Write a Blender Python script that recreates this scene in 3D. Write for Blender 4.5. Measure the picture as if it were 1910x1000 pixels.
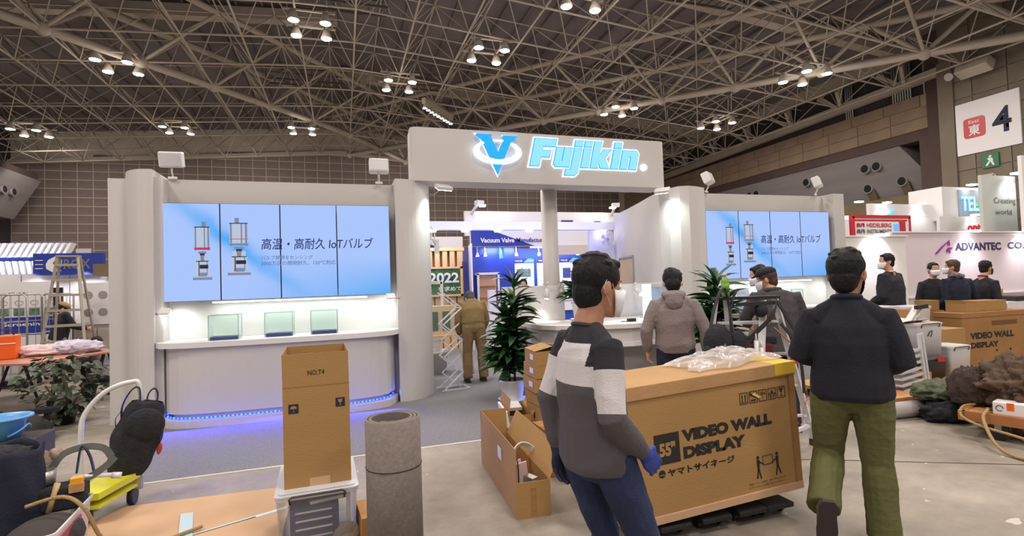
import bpy, bmesh, math, random
from mathutils import Vector, Matrix, Euler, Quaternion
from mathutils.bvhtree import BVHTree
import numpy as np
PI = math.pi
rnd = random.Random(7)
for _o in list(bpy.data.objects):
    bpy.data.objects.remove(_o, do_unlink=True)
S = bpy.context.scene
COL = S.collection

# ---------------------------------------------------------------- camera
cam = bpy.data.cameras.new('camera')
cam.sensor_width = 36.0
cam.lens = 36.0 * 971.07 / 1910.0
cam.shift_y = 1.0 / 1910.0
cam.clip_start = 0.05
cam.clip_end = 300
camo = bpy.data.objects.new('camera', cam)
COL.objects.link(camo)
_yaw, _pit, _rol = math.radians(18.0), math.radians(1.65), math.radians(-1.907)
_f = Vector((math.sin(_yaw) * math.cos(_pit), math.cos(_yaw) * math.cos(_pit), math.sin(_pit)))
_r0 = Vector((math.cos(_yaw), -math.sin(_yaw), 0))
_u0 = _r0.cross(_f)
_r = _r0 * math.cos(_rol) + _u0 * math.sin(_rol)
_u = -_r0 * math.sin(_rol) + _u0 * math.cos(_rol)
_m = Matrix((_r, _u, -_f)).transposed().to_4x4()
_m.translation = Vector((0, 0, 1.6))
camo.matrix_world = _m
S.camera = camo

# ---------------------------------------------------------------- world, exposure, hall light
W = bpy.data.worlds.new('hall_air')
S.world = W
W.use_nodes = True
W.node_tree.nodes['Background'].inputs[0].default_value = (1.0, 0.92, 0.87, 1)
W.node_tree.nodes['Background'].inputs[1].default_value = 0.42
S.view_settings.view_transform = 'Standard'
S.view_settings.look = 'None'
S.view_settings.gamma = 1.0
S.view_settings.use_curve_mapping = False
S.view_settings.exposure = 0.0
try:
    S.cycles.use_denoising = True
    S.cycles.max_bounces = 6
    S.cycles.diffuse_bounces = 3
    S.cycles.glossy_bounces = 3
    S.cycles.transmission_bounces = 5
    S.cycles.transparent_max_bounces = 10
    S.cycles.sample_clamp_indirect = 6.0
    S.cycles.caustics_reflective = False
    S.cycles.caustics_refractive = False
except Exception:
    pass

def area(name, loc, size, power, color=(1, 1, 1), target=None, size_y=None, spread=None, rot=None):
    l = bpy.data.lights.new(name, 'AREA')
    l.energy = power
    l.color = color
    l.size = size
    if size_y:
        l.shape = 'RECTANGLE'
        l.size_y = size_y
    if spread:
        l.spread = spread
    o = bpy.data.objects.new(name, l)
    o.location = loc
    if target is not None:
        o.rotation_euler = (Vector(target) - Vector(loc)).to_track_quat('-Z', 'Y').to_euler()
    if rot is not None:
        o.rotation_euler = rot
    COL.objects.link(o)
    return o

def spot(name, loc, target, power, angle=1.2, blend=0.6, color=(1, 1, 1), r=0.04):
    l = bpy.data.lights.new(name, 'SPOT')
    l.energy = power
    l.color = color
    l.spot_size = angle
    l.spot_blend = blend
    l.shadow_soft_size = r
    o = bpy.data.objects.new(name, l)
    o.location = loc
    o.rotation_euler = (Vector(target) - Vector(loc)).to_track_quat('-Z', 'Y').to_euler()
    COL.objects.link(o)
    return o

def point(name, loc, power, color, r=.2):
    l = bpy.data.lights.new(name, 'POINT')
    l.energy = power
    l.color = color
    l.shadow_soft_size = r
    o = bpy.data.objects.new(name, l)
    o.location = loc
    COL.objects.link(o)
    return o

HALL = (1.0, 0.90, 0.82)
# the hall's high lamps, those in view and the rows of them over and behind the camera
LAMPS = [(-8.2, 23.8, 10.6), (-0.9, 19.5, 10.9), (5.6, 19.4, 10.6), (2.6, 23.6, 10.7), (-14.8, 32.1, 10.0),
         (-8.4, 32.2, 10.55), (-2.0, 31.2, 10.6), (13.3, 22.8, 10.05), (18.06, 16.2, 9.6), (18.9, 22.5, 9.6), (7.6, 14.6, 10.55)]
for _i, _p in enumerate(LAMPS):
    area('hall_lamp_or_wash_light', (_p[0], _p[1], _p[2] - 0.35), 1.6, 300, HALL, rot=(0, 0, 0))
    point('hall_lamp_spill', (_p[0], _p[1], _p[2] - 0.6), 48, HALL, .4)
for _x, _y in ((-9, 12), (1.5, 9), (11, 7), (-6, 3), (3, -1), (12, -2), (-3, -7), (7, -9), (17, 6), (-14, 1)):
    area('hall_lamp_or_wash_light', (_x, _y, 10.4), 2.2, 520, HALL, rot=(0, 0, 0))

for _x in (-16, -6, 4, 14):
    area('hall_lamp_or_wash_light', (_x, 36.5, 9.4), 2.2, 120, HALL, target=(_x, 42.4, 5.5))  # added lights without fixtures, aimed at the back wall to brighten it

# ---------------------------------------------------------------- mesh builder
class MB:
    def __init__(s):
        s.v = []
        s.f = []
        s.m = []
        s.sm = []

    def add(s, vs, fs, mi=0, smooth=False):
        b = len(s.v)
        s.v += [tuple(p) for p in vs]
        for q in fs:
            s.f.append(tuple(i + b for i in q))
            s.m.append(mi)
            s.sm.append(smooth)
        return s

    def box(s, c, d, rz=0.0, mi=0, R=None, taper=1.0):
        hx, hy, hz = d[0] / 2, d[1] / 2, d[2] / 2
        vs = [Vector((x * hx * (taper if z > 0 else 1), y * hy * (taper if z > 0 else 1), z * hz)) for z in (-1, 1) for y in (-1, 1) for x in (-1, 1)]
        M = R if R is not None else Matrix.Rotation(rz, 3, 'Z')
        c = Vector(c)
        vs = [M @ v + c for v in vs]
        return s.add(vs, [(0, 2, 3, 1), (4, 5, 7, 6), (0, 1, 5, 4), (2, 6, 7, 3), (0, 4, 6, 2), (1, 3, 7, 5)], mi)

    def b2(s, x0, x1, y0, y1, z0, z1, mi=0):
        return s.box(((x0 + x1) / 2, (y0 + y1) / 2, (z0 + z1) / 2), (abs(x1 - x0), abs(y1 - y0), abs(z1 - z0)), mi=mi)

    def bar(s, p, q, w, h=None, mi=0):
        """square section bar from p to q"""
        p, q = Vector(p), Vector(q)
        d = q - p
        L = d.length
        R = d.to_track_quat('Z', 'Y').to_matrix()
        return s.box((p + q) / 2, (w, h or w, L), mi=mi, R=R)

    def cyl(s, p, q, r0, r1=None, seg=12, mi=0, smooth=True, caps=True):
        p, q = Vector(p), Vector(q)
        if r1 is None:
            r1 = r0
        R = (q - p).to_track_quat('Z', 'Y').to_matrix()
        vs = []
        for c, r in ((p, r0), (q, r1)):
            for i in range(seg):
                a = 2 * PI * i / seg
                vs.append(c + R @ Vector((math.cos(a) * r, math.sin(a) * r, 0)))
        s.add(vs, [(i, (i + 1) % seg, seg + (i + 1) % seg, seg + i) for i in range(seg)], mi, smooth)
        if caps:
            s.add(vs, [tuple(range(seg - 1, -1, -1)), tuple(range(seg, 2 * seg))], mi, False)
        return s

    def tube(s, pts, r, seg=8, mi=0, closed=False):
        pts = [Vector(p) for p in pts]
        n = len(pts)
        rr = r if isinstance(r, (list, tuple)) else [r] * n
        vs = []
        up = None
        for i in range(n):
            if closed:
                t = pts[(i + 1) % n] - pts[i - 1]
            else:
                t = pts[min(i + 1, n - 1)] - pts[max(i - 1, 0)]
            if t.length < 1e-9:
                t = Vector((0, 0, 1))
            t.normalize()
            if up is None:
                up = t.orthogonal().normalized()
            else:
                up = (up - t * up.dot(t))
                up = up.normalized() if up.length > 1e-6 else t.orthogonal().normalized()
            sd = t.cross(up)
            for k in range(seg):
                a = 2 * PI * k / seg
                vs.append(pts[i] + (up * math.cos(a) + sd * math.sin(a)) * rr[i])
        fs = []
        for i in range(n if closed else n - 1):
            j = (i + 1) % n
            for k in range(seg):
                fs.append((i * seg + k, i * seg + (k + 1) % seg, j * seg + (k + 1) % seg, j * seg + k))
        s.add(vs, fs, mi, True)
        if not closed:
            s.add(vs, [tuple(range(seg - 1, -1, -1)), tuple(range((n - 1) * seg, n * seg))], mi)
        return s

    def ribbon(s, pts, w, th, side, mi=0):
        """flat strap along pts; side = width direction"""
        pts = [Vector(p) for p in pts]
        n = len(pts)
        vs = []
        for i in range(n):
            t = (pts[min(i + 1, n - 1)] - pts[max(i - 1, 0)]).normalized()
            sd = Vector(side if not callable(side) else side(i / (n - 1)))
            sd = (sd - t * sd.dot(t)).normalized()
            nn = t.cross(sd)
            for a, b in ((-1, -1), (1, -1), (1, 1), (-1, 1)):
                vs.append(pts[i] + sd * a * w / 2 + nn * b * th / 2)
        fs = []
        for i in range(n - 1):
            for k in range(4):
                fs.append((i * 4 + k, i * 4 + (k + 1) % 4, i * 4 + 4 + (k + 1) % 4, i * 4 + 4 + k))
        fs += [(3, 2, 1, 0), tuple((n - 1) * 4 + k for k in range(4))]
        return s.add(vs, fs, mi, False)

    def lathe(s, prof, c=(0, 0, 0), seg=24, mi=0, smooth=True, sx=1.0, sy=1.0):
        c = Vector(c)
        vs = []
        for r, z in prof:
            for i in range(seg):
                a = 2 * PI * i / seg
                vs.append(c + Vector((math.cos(a) * r * sx, math.sin(a) * r * sy, z)))
        fs = []
        for j in range(len(prof) - 1):
            for i in range(seg):
                fs.append((j * seg + i, j * seg + (i + 1) % seg, (j + 1) * seg + (i + 1) % seg, (j + 1) * seg + i))
        s.add(vs, fs, mi, smooth)
        if prof[0][0] > 1e-5:
            s.add(vs, [tuple(range(seg - 1, -1, -1))], mi)
        if prof[-1][0] > 1e-5:
            b = (len(prof) - 1) * seg
            s.add(vs, [tuple(range(b, b + seg))], mi)
        return s

    def prism(s, poly, z0, z1, mi=0, smooth=False):
        """plan polygon extruded in z"""
        n = len(poly)
        vs = [(x, y, z0) for x, y in poly] + [(x, y, z1) for x, y in poly]
        ar = sum(poly[i][0] * poly[(i + 1) % n][1] - poly[(i + 1) % n][0] * poly[i][1] for i in range(n))
        if ar < 0:
            s.add(vs, [tuple(range(n)), tuple(range(2 * n - 1, n - 1, -1))], mi)
            s.add(vs, [((i + 1) % n, i, n + i, n + (i + 1) % n) for i in range(n)], mi, smooth)
        else:
            s.add(vs, [tuple(range(n - 1, -1, -1)), tuple(range(n, 2 * n))], mi)
            s.add(vs, [(i, (i + 1) % n, n + (i + 1) % n, n + i) for i in range(n)], mi, smooth)
        return s

    def plate(s, poly, M, th, mi=0):
        """polygon (u,v) mapped by matrix M (4x4), thickness th along its local +z"""
        n = len(poly)
        t = MB()
        t.prism(poly, 0, th)
        return s.add([M @ Vector(p) for p in t.v], t.f, mi)

    def ell(s, c, r, mi=0, seg=16, rings=10, R=None):
        c = Vector(c)
        vs = []
        for j in range(rings + 1):
            ph = PI * j / rings
            for i in range(seg):
                a = 2 * PI * i / seg
                p = Vector((math.sin(ph) * math.cos(a) * r[0], math.sin(ph) * math.sin(a) * r[1], -math.cos(ph) * r[2]))
                if R is not None:
                    p = R @ p
                vs.append(c + p)
        fs = []
        for j in range(rings):
            for i in range(seg):
                fs.append((j * seg + i, j * seg + (i + 1) % seg, (j + 1) * seg + (i + 1) % seg, (j + 1) * seg + i))
        return s.add(vs, fs, mi, True)

    def grid(s, fn, nu, nv, mi=0, th=0.0, smooth=True):
        vs = [Vector(fn(i / nu, j / nv)) for j in range(nv + 1) for i in range(nu + 1)]
        fs = [(j * (nu + 1) + i, j * (nu + 1) + i + 1, (j + 1) * (nu + 1) + i + 1, (j + 1) * (nu + 1) + i) for j in range(nv) for i in range(nu)]
        return s.add(vs, fs, mi, smooth)

    def mesh(s, name, mats):
        me = bpy.data.meshes.new(name)
        me.from_pydata(s.v, [], s.f)
        if not isinstance(mats, (list, tuple)):
            mats = [mats]
        for m in mats:
            me.materials.append(m)
        me.polygons.foreach_set('material_index', s.m)
        me.polygons.foreach_set('use_smooth', s.sm)
        me.validate()
        me.update()
        return me

    def build(s, name, mats, parent=None, bevel=0.0, seg=2, loc=None, rot=None, solid=0.0):
        me = s.mesh(name, mats)
        if s.v and any(s.sm):
            bm = bmesh.new()
            bm.from_mesh(me)
            bmesh.ops.remove_doubles(bm, verts=bm.verts, dist=1e-6)
            bm.to_mesh(me)
            bm.free()
        o = bpy.data.objects.new(name, me)
        COL.objects.link(o)
        if parent is not None:
            o.parent = parent
        if loc is not None:
            o.location = loc
        if rot is not None:
            o.rotation_euler = rot
        if bevel:
            b = o.modifiers.new('bevel', 'BEVEL')
            b.width = bevel
            b.segments = seg
            b.limit_method = 'ANGLE'
            b.angle_limit = 0.7
        if solid:
            b = o.modifiers.new('thickness', 'SOLIDIFY')
            b.thickness = solid
            b.offset = 0
        return o

def tag(o, label=None, cat=None, group=None, kind=None):
    if label:
        o['label'] = label
    if cat:
        o['category'] = cat
    if group:
        o['group'] = group
    if kind:
        o['kind'] = kind
    return o

def thing(name, label, cat, loc=(0, 0, 0), rz=0.0, group=None, kind=None, rot=None):
    o = bpy.data.objects.new(name, None)
    o.empty_display_size = 0.1
    COL.objects.link(o)
    o.location = loc
    o.rotation_euler = rot if rot is not None else (0, 0, rz)
    return tag(o, label, cat, group, kind)

def inst(o, parent=None, loc=None, rot=None, scale=None):
    c = o.copy()
    COL.objects.link(c)
    c.parent = parent
    if loc is not None:
        c.location = loc
    if rot is not None:
        c.rotation_euler = rot
    if scale is not None:
        c.scale = scale
    return c

def dup(root, loc, rz=None, label=None, group=None, scale=None):
    c = root.copy()
    COL.objects.link(c)
    c.location = loc
    if rz is not None:
        c.rotation_euler = (0, 0, rz)
    if label:
        c['label'] = label
    if group:
        c['group'] = group
    if scale is not None:
        c.scale = scale
    for ch in list(root.children):
        k = ch.copy()
        COL.objects.link(k)
        k.parent = c
        for g in list(ch.children):
            h = g.copy()
            COL.objects.link(h)
            h.parent = k
    return c

# ---------------------------------------------------------------- materials
def srgb(r, g, b):
    f = lambda c: (c / 255 / 12.92) if c / 255 <= 0.04045 else ((c / 255 + 0.055) / 1.055) ** 2.4
    return (f(r), f(g), f(b), 1)

def mat(name, col, rough=0.6, metal=0.0, var=0.0, vs=8.0, bump=0.0, bs=60.0, alpha=None, trans=0.0, stretch=None, spec=None, emit=None, es=0.0):
    m = bpy.data.materials.new(name)
    m.use_nodes = True
    nt = m.node_tree
    N, Lk = nt.nodes, nt.links
    p = N['Principled BSDF']
    p.inputs['Base Color'].default_value = col
    p.inputs['Roughness'].default_value = rough
    p.inputs['Metallic'].default_value = metal
    if spec is not None:
        p.inputs['Specular IOR Level'].default_value = spec
    if trans:
        p.inputs['Transmission Weight'].default_value = trans
    if alpha is not None:
        p.inputs['Alpha'].default_value = alpha
    if emit:
        p.inputs['Emission Color'].default_value = emit
        p.inputs['Emission Strength'].default_value = es
    tc = N.new('ShaderNodeTexCoord')
    src = tc.outputs['Object']
    if stretch:
        mp = N.new('ShaderNodeMapping')
        mp.inputs['Scale'].default_value = stretch
        Lk.new(src, mp.inputs['Vector'])
        src = mp.outputs['Vector']
    if var:
        n = N.new('ShaderNodeTexNoise')
        n.inputs['Scale'].default_value = vs
        n.inputs['Detail'].default_value = 5
        Lk.new(src, n.inputs['Vector'])
        r = N.new('ShaderNodeMapRange')
        r.inputs['From Min'].default_value = 0.3
        r.inputs['From Max'].default_value = 0.7
        r.inputs['To Min'].default_value = 1 - var
        r.inputs['To Max'].default_value = 1 + var
        Lk.new(n.outputs['Fac'], r.inputs['Value'])
        mx = N.new('ShaderNodeVectorMath')
        mx.operation = 'SCALE'
        mx.inputs[0].default_value = col[:3]
        Lk.new(r.outputs['Result'], mx.inputs['Scale'])
        Lk.new(mx.outputs['Vector'], p.inputs['Base Color'])
    if bump:
        n2 = N.new('ShaderNodeTexNoise')
        n2.inputs['Scale'].default_value = bs
        n2.inputs['Detail'].default_value = 4
        Lk.new(src, n2.inputs['Vector'])
        b = N.new('ShaderNodeBump')
        b.inputs['Strength'].default_value = bump
        b.inputs['Distance'].default_value = 0.02
        Lk.new(n2.outputs['Fac'], b.inputs['Height'])
        Lk.new(b.outputs['Normal'], p.inputs['Normal'])
    return m

def emis(name, col, strength):
    m = bpy.data.materials.new(name)
    m.use_nodes = True
    N = m.node_tree.nodes
    N.remove(N['Principled BSDF'])
    e = N.new('ShaderNodeEmission')
    e.inputs[0].default_value = col
    e.inputs[1].default_value = strength
    m.node_tree.links.new(e.outputs[0], N['Material Output'].inputs[0])
    return m

def clear(name, col, mixv=0.25, rough=0.1):
    """thin clear plastic or glass sheet: mostly see-through, tinted, with reflections"""
    m = bpy.data.materials.new(name)
    m.use_nodes = True
    nt = m.node_tree
    N = nt.nodes
    N.remove(N['Principled BSDF'])
    t = N.new('ShaderNodeBsdfTransparent')
    t.inputs[0].default_value = col
    g = N.new('ShaderNodeBsdfPrincipled')
    g.inputs['Base Color'].default_value = (0.8, 0.8, 0.82, 1)
    g.inputs['Roughness'].default_value = rough
    lw = N.new('ShaderNodeLayerWeight')
    lw.inputs['Blend'].default_value = 0.35
    mr = N.new('ShaderNodeMapRange')
    mr.inputs['To Min'].default_value = mixv
    mr.inputs['To Max'].default_value = min(1.0, mixv + 0.5)
    nt.links.new(lw.outputs['Facing'], mr.inputs['Value'])
    mx = N.new('ShaderNodeMixShader')
    nt.links.new(mr.outputs['Result'], mx.inputs[0])
    nt.links.new(t.outputs[0], mx.inputs[1])
    nt.links.new(g.outputs[0], mx.inputs[2])
    nt.links.new(mx.outputs[0], N['Material Output'].inputs[0])
    return m

M = {}
M['white'] = mat('booth_white', (0.61, 0.585, 0.57, 1), 0.55, var=0.03, vs=0.8)
M['white2'] = mat('white_panel', (0.78, 0.76, 0.76, 1), 0.5)
M['metal_w'] = mat('white_metal', (0.75, 0.74, 0.73, 1), 0.35, bump=0.05)
M['carton'] = mat('corrugated_card', srgb(170, 133, 83), 0.85, var=0.035, vs=2, bump=0.2, bs=40, stretch=(1, 1, 4))
M['carton_d'] = mat('card_brown', srgb(158, 116, 70), 0.85, var=0.1, vs=3, bump=0.2, bs=30)
M['carton_l'] = mat('card_pale', srgb(202, 166, 130), 0.85, var=0.06, vs=2, bump=0.1)
M['carton_in'] = mat('card_inside', srgb(170, 125, 82), 0.9, var=0.05, vs=5)
M['ink'] = mat('black_ink', (0.02, 0.018, 0.018, 1), 0.7)
M['ink_brown'] = mat('faded_ink', srgb(110, 78, 45), 0.8)
M['navy_ink'] = mat('navy_ink', srgb(35, 38, 60), 0.7)
M['black'] = mat('black_plastic', (0.015, 0.015, 0.017, 1), 0.45)
M['blackcloth'] = mat('black_cloth', (0.018, 0.018, 0.024, 1), 0.9, var=0.3, vs=12, bump=0.5, bs=50)
M['alu'] = mat('aluminium', (0.74, 0.74, 0.76, 1), 0.35, 0.1)
M['grey_ink'] = mat('grey_print', srgb(110, 108, 110), .7)
M['steel'] = mat('grey_steel', (0.45, 0.44, 0.42, 1), 0.4, 0.7)
M['chrome'] = mat('chrome', (0.7, 0.7, 0.72, 1), 0.18, 1.0)
M['wood'] = mat('plywood', srgb(190, 140, 88), 0.7, var=0.15, vs=3, bump=0.1, stretch=(8, 1, 1))
M['wood_l'] = mat('pale_wood', srgb(214, 178, 132), 0.6, var=0.08, vs=4, stretch=(6, 1, 1))
M['wood_red'] = mat('worn_table_board', srgb(178, 118, 96), 0.5, var=0.12, vs=3)
M['blue'] = mat('booth_blue', srgb(30, 52, 150), 0.45)
M['blue_l'] = mat('sky_blue_plastic', srgb(95, 160, 215), 0.35)
M['navy'] = mat('navy_cloth', (0.012, 0.015, 0.035, 1), 0.85, var=0.2, vs=10, bump=0.3)
M['red'] = mat('red_plastic', srgb(190, 35, 40), 0.4)
M['orange'] = mat('orange_plastic', srgb(235, 100, 25), 0.45)
M['yellow'] = mat('yellow_plastic', srgb(215, 215, 40), 0.45)
M['tape_y'] = mat('yellow_tape', srgb(222, 188, 60), 0.4)
M['tape_c'] = mat('clear_tape', srgb(190, 215, 225), 0.15)
M['glass'] = clear('greenish_glass', (0.945, 0.99, 0.97, 1), 0.03, 0.03)
M['glass_edge'] = mat('glass_edge', srgb(70, 130, 120), 0.2)
M['film'] = clear('clear_film', (0.93, 0.94, 0.96, 1), 0.3, 0.12)
M['bin'] = clear('clear_storage_plastic', (0.9, 0.91, 0.92, 1), 0.12, 0.2)
M['bin_solid'] = mat('milky_plastic', (0.62, 0.62, 0.64, 1), 0.3)
M['bin_milky'] = clear('frosted_storage_plastic', (0.8, 0.81, 0.84, 1), 0.55, 0.3)
M['lamp_on'] = emis('lamp_glow', (1.0, 0.98, 0.95, 1), 12)
M['led_w'] = emis('led_tube_glow', (0.93, 1.0, 0.97, 1), 6)
M['led_b'] = emis('blue_led_glow', (0.04, 0.12, 1.0, 1), 6)
M['rope'] = mat('jute_rope', srgb(170, 140, 95), 0.9, bump=0.6, bs=90)
M['leaf'] = mat('glossy_leaf', (0.024, 0.085, 0.025, 1), 0.35, var=0.35, vs=5)
M['leaf2'] = mat('bright_leaf', (0.06, 0.17, 0.03, 1), 0.35, var=0.2, vs=5)
M['leaf_d'] = mat('dull_leaf', (0.06, 0.085, 0.045, 1), 0.5, var=0.35, vs=5)
M['stem'] = mat('woody_stem', (0.09, 0.07, 0.04, 1), 0.8)
M['skin'] = mat('skin', srgb(205, 150, 122), 0.5, var=0.05, vs=20)
M['skin2'] = mat('tanned_skin', srgb(180, 130, 106), 0.5, var=0.05, vs=20)
M['hair'] = mat('black_hair', (0.007, 0.006, 0.008, 1), 0.55, spec=.3, var=0.5, vs=30, bump=0.6, bs=120, stretch=(1, 1, 0.25))
M['hair_br'] = mat('brown_hair', srgb(70, 48, 38), 0.5, var=0.3, vs=30, bump=0.6, bs=120, stretch=(1, 1, 0.25))
M['mask'] = mat('white_mask_cloth', (0.75, 0.77, 0.8, 1), 0.8)
M['jeans'] = mat('blue_denim', srgb(37, 48, 84), 0.9, var=0.25, vs=7, bump=0.3, bs=120)
M['olive'] = mat('olive_trousers', srgb(88, 89, 50), 0.85, var=0.12, vs=4, bump=0.3, bs=30)
M['knit'] = mat('black_knit', (0.011, 0.011, 0.020, 1), 0.95, var=0.2, vs=12, bump=0.2, bs=90)
M['khaki'] = mat('khaki_fleece', srgb(128, 104, 66), 0.9, var=0.1, vs=6, bump=0.4, bs=60)
M['khaki_t'] = mat('khaki_trousers', srgb(136, 112, 80), 0.9, var=0.12, vs=5, bump=0.3, bs=30)
M['greyhood'] = mat('grey_taupe_cloth', srgb(138, 126, 124), 0.85, var=0.08, vs=6, bump=0.3, bs=40)
M['dgrey'] = mat('dark_grey_jacket', srgb(66, 62, 64), 0.8, var=0.12, vs=5, bump=0.3, bs=20)
M['glove'] = mat('blue_rubber_glove', srgb(40, 62, 150), 0.6, var=0.1, vs=30, bump=0.3)
M['glove_d'] = mat('dark_navy_glove', srgb(30, 35, 62), 0.7, bump=0.3)
M['shoe_teal'] = mat('pale_teal_shoe', srgb(120, 145, 138), 0.7)
M['shoe_grey'] = mat('grey_shoe', srgb(105, 92, 90), 0.8)
M['sole'] = mat('shoe_sole', srgb(60, 52, 55), 0.8)
M['feltroll'] = mat('grey_punch_carpet', srgb(128, 118, 112), 0.95, var=0.14, vs=45, bump=0.5, bs=200)
M['feltdark'] = mat('carpet_underside', srgb(78, 70, 68), 0.95, var=0.1, vs=30)

# ---------------------------------------------------------------- lettering
_txtcache = {}
def txt(s, w, h, m, parent=None, loc=(0, 0, 0), rot=(PI / 2, 0, 0), bold=0.0, shear=0.0, ext=0.0, name='lettering', label=None, up=0.0):
    """flat lettering fitted to a w x h box whose centre is loc; rot maps its own XY plane"""
    key = (s, round(w, 4), round(h, 4), m.name, bold, shear, ext)
    me = _txtcache.get(key)
    if me is None:
        c = bpy.data.curves.new('lettering', 'FONT')
        c.body = s
        c.size = 1.0
        c.offset = bold
        c.shear = shear
        c.extrude = 0.0
        c.resolution_u = 3
        o = bpy.data.objects.new('tmp', c)
        COL.objects.link(o)
        dg = bpy.context.evaluated_depsgraph_get()
        me = bpy.data.meshes.new_from_object(o.evaluated_get(dg))
        bpy.data.objects.remove(o, do_unlink=True)
        n = len(me.vertices)
        a = np.zeros(n * 3)
        me.vertices.foreach_get('co', a)
        a = a.reshape(-1, 3)
        if n:
            lo, hi = a.min(0), a.max(0)
            a = a - (lo + hi) / 2
            a[:, 0] *= w / max(hi[0] - lo[0], 1e-6)
            a[:, 1] *= h / max(hi[1] - lo[1], 1e-6)
            me.vertices.foreach_set('co', a.ravel())
        me.materials.clear()
        me.materials.append(m)
        if ext:
            bm = bmesh.new()
            bm.from_mesh(me)
            r = bmesh.ops.extrude_face_region(bm, geom=list(bm.faces))
            vs = [g for g in r['geom'] if isinstance(g, bmesh.types.BMVert)]
            bmesh.ops.translate(bm, verts=vs, vec=(0, 0, ext))
            bm.to_mesh(me)
            bm.free()
        me.name = 'lettering'
        me.update()
        _txtcache[key] = me
    o = bpy.data.objects.new(name, me)
    COL.objects.link(o)
    o.parent = parent
    o.location = loc
    o.rotation_euler = rot
    if label:
        o['label'] = label
    return o
# ================================================================= FLOOR
def floor_material():
    m = bpy.data.materials.new('worn_concrete')
    m.use_nodes = True
    nt = m.node_tree
    N, Lk = nt.nodes, nt.links
    p = N['Principled BSDF']
    tc = N.new('ShaderNodeTexCoord')
    n1 = N.new('ShaderNodeTexNoise'); n1.inputs['Scale'].default_value = 0.55; n1.inputs['Detail'].default_value = 8; n1.inputs['Roughness'].default_value = 0.65
    n2 = N.new('ShaderNodeTexNoise'); n2.inputs['Scale'].default_value = 5.0; n2.inputs['Detail'].default_value = 8; n2.inputs['Roughness'].default_value = 0.7
    n3 = N.new('ShaderNodeTexNoise'); n3.inputs['Scale'].default_value = 9.0; n3.inputs['Detail'].default_value = 2
    for n in (n1, n2, n3):
        Lk.new(tc.outputs['Object'], n.inputs['Vector'])
    r1 = N.new('ShaderNodeValToRGB')
    r1.color_ramp.elements[0].position = 0.3; r1.color_ramp.elements[0].color = srgb(122, 112, 102)
    r1.color_ramp.elements[1].position = 0.7; r1.color_ramp.elements[1].color = srgb(172, 163, 149)
    Lk.new(n1.outputs['Fac'], r1.inputs['Fac'])
    r2 = N.new('ShaderNodeMapRange')
    r2.inputs['From Min'].default_value = 0.3; r2.inputs['From Max'].default_value = 0.7
    r2.inputs['To Min'].default_value = 0.8; r2.inputs['To Max'].default_value = 1.15
    Lk.new(n2.outputs['Fac'], r2.inputs['Value'])
    mul = N.new('ShaderNodeVectorMath'); mul.operation = 'SCALE'
    Lk.new(r1.outputs['Color'], mul.inputs[0]); Lk.new(r2.outputs['Result'], mul.inputs['Scale'])
    r3 = N.new('ShaderNodeValToRGB')
    r3.color_ramp.elements[0].position = 0.715; r3.color_ramp.elements[0].color = (0, 0, 0, 1)
    r3.color_ramp.elements[1].position = 0.74; r3.color_ramp.elements[1].color = (1, 1, 1, 1)
    Lk.new(n3.outputs['Fac'], r3.inputs['Fac'])
    mx = N.new('ShaderNodeMix'); mx.data_type = 'RGBA'
    Lk.new(r3.outputs['Color'], mx.inputs['Factor'])
    Lk.new(mul.outputs['Vector'], mx.inputs['A'])
    mx.inputs['B'].default_value = srgb(205, 198, 186)
    Lk.new(mx.outputs['Result'], p.inputs['Base Color'])
    rr = N.new('ShaderNodeMapRange')
    rr.inputs['To Min'].default_value = 0.35; rr.inputs['To Max'].default_value = 0.7
    Lk.new(n2.outputs['Fac'], rr.inputs['Value'])
    Lk.new(rr.outputs['Result'], p.inputs['Roughness'])
    b = N.new('ShaderNodeBump'); b.inputs['Strength'].default_value = 0.15; b.inputs['Distance'].default_value = 0.02
    Lk.new(n2.outputs['Fac'], b.inputs['Height'])
    Lk.new(b.outputs['Normal'], p.inputs['Normal'])
    return m
M['concrete'] = floor_material()
fl = MB().b2(-32, 32, -16, 44, -0.2, 0).build('floor', M['concrete'])
tag(fl, kind='structure')
# saw-cut joints and paint spots on the slab
j = MB()
M['joint'] = mat('dark_joint', srgb(78, 66, 60), 0.9)
j.box((5.2, 2.78, 0.001), (0.012, 3.4, 0.003), rz=math.radians(62))
j.box((-7.5, 9.0, 0.001), (9, 0.014, 0.003))
o = j.build('trim_1', M['joint'], fl)
M['paintspot'] = mat('cream_paint', srgb(208, 198, 184), 0.5)
for k, (x, y, a, b) in enumerate(((3.98, 2.2, .06, .035), (4.15, 1.9, .055, .03), (4.55, 3.1, .012, .01), (4.0, 2.75, .012, .01))):
    sp = MB()
    pl = []
    for i in range(16):
        t = 2 * PI * i / 16
        q = 1 + 0.18 * math.sin(3 * t + k) + 0.1 * math.sin(5 * t)
        pl.append((x + a * q * math.cos(t - .3), y + b * q * math.sin(t)))
    sp.prism(pl, 0.0, 0.0012)
    sp.build('paint_spot', M['paintspot'], fl)
M['plastrip'] = mat('grey_path', srgb(150, 140, 128), 0.6, var=0.1)
# booth carpet
M['carpet'] = mat('grey_booth_carpet', srgb(126, 125, 129), 0.95, var=0.14, vs=55, bump=0.4, bs=220)
cp = MB().b2(-2.1, 9.6, 5.27, 12.6, 0.0, 0.006).build('booth_carpet', M['carpet'])
tag(cp, 'grey needle-punch carpet laid over the concrete in front of and inside the white booth', 'carpet')
ct = MB().b2(-2.1, 9.6, 5.235, 5.27, 0.0, 0.004).build('edge_tape', mat('white_edge_tape', srgb(205, 200, 195), 0.5), cp)
ct['label'] = 'white tape along the front edge of the carpet'

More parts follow.
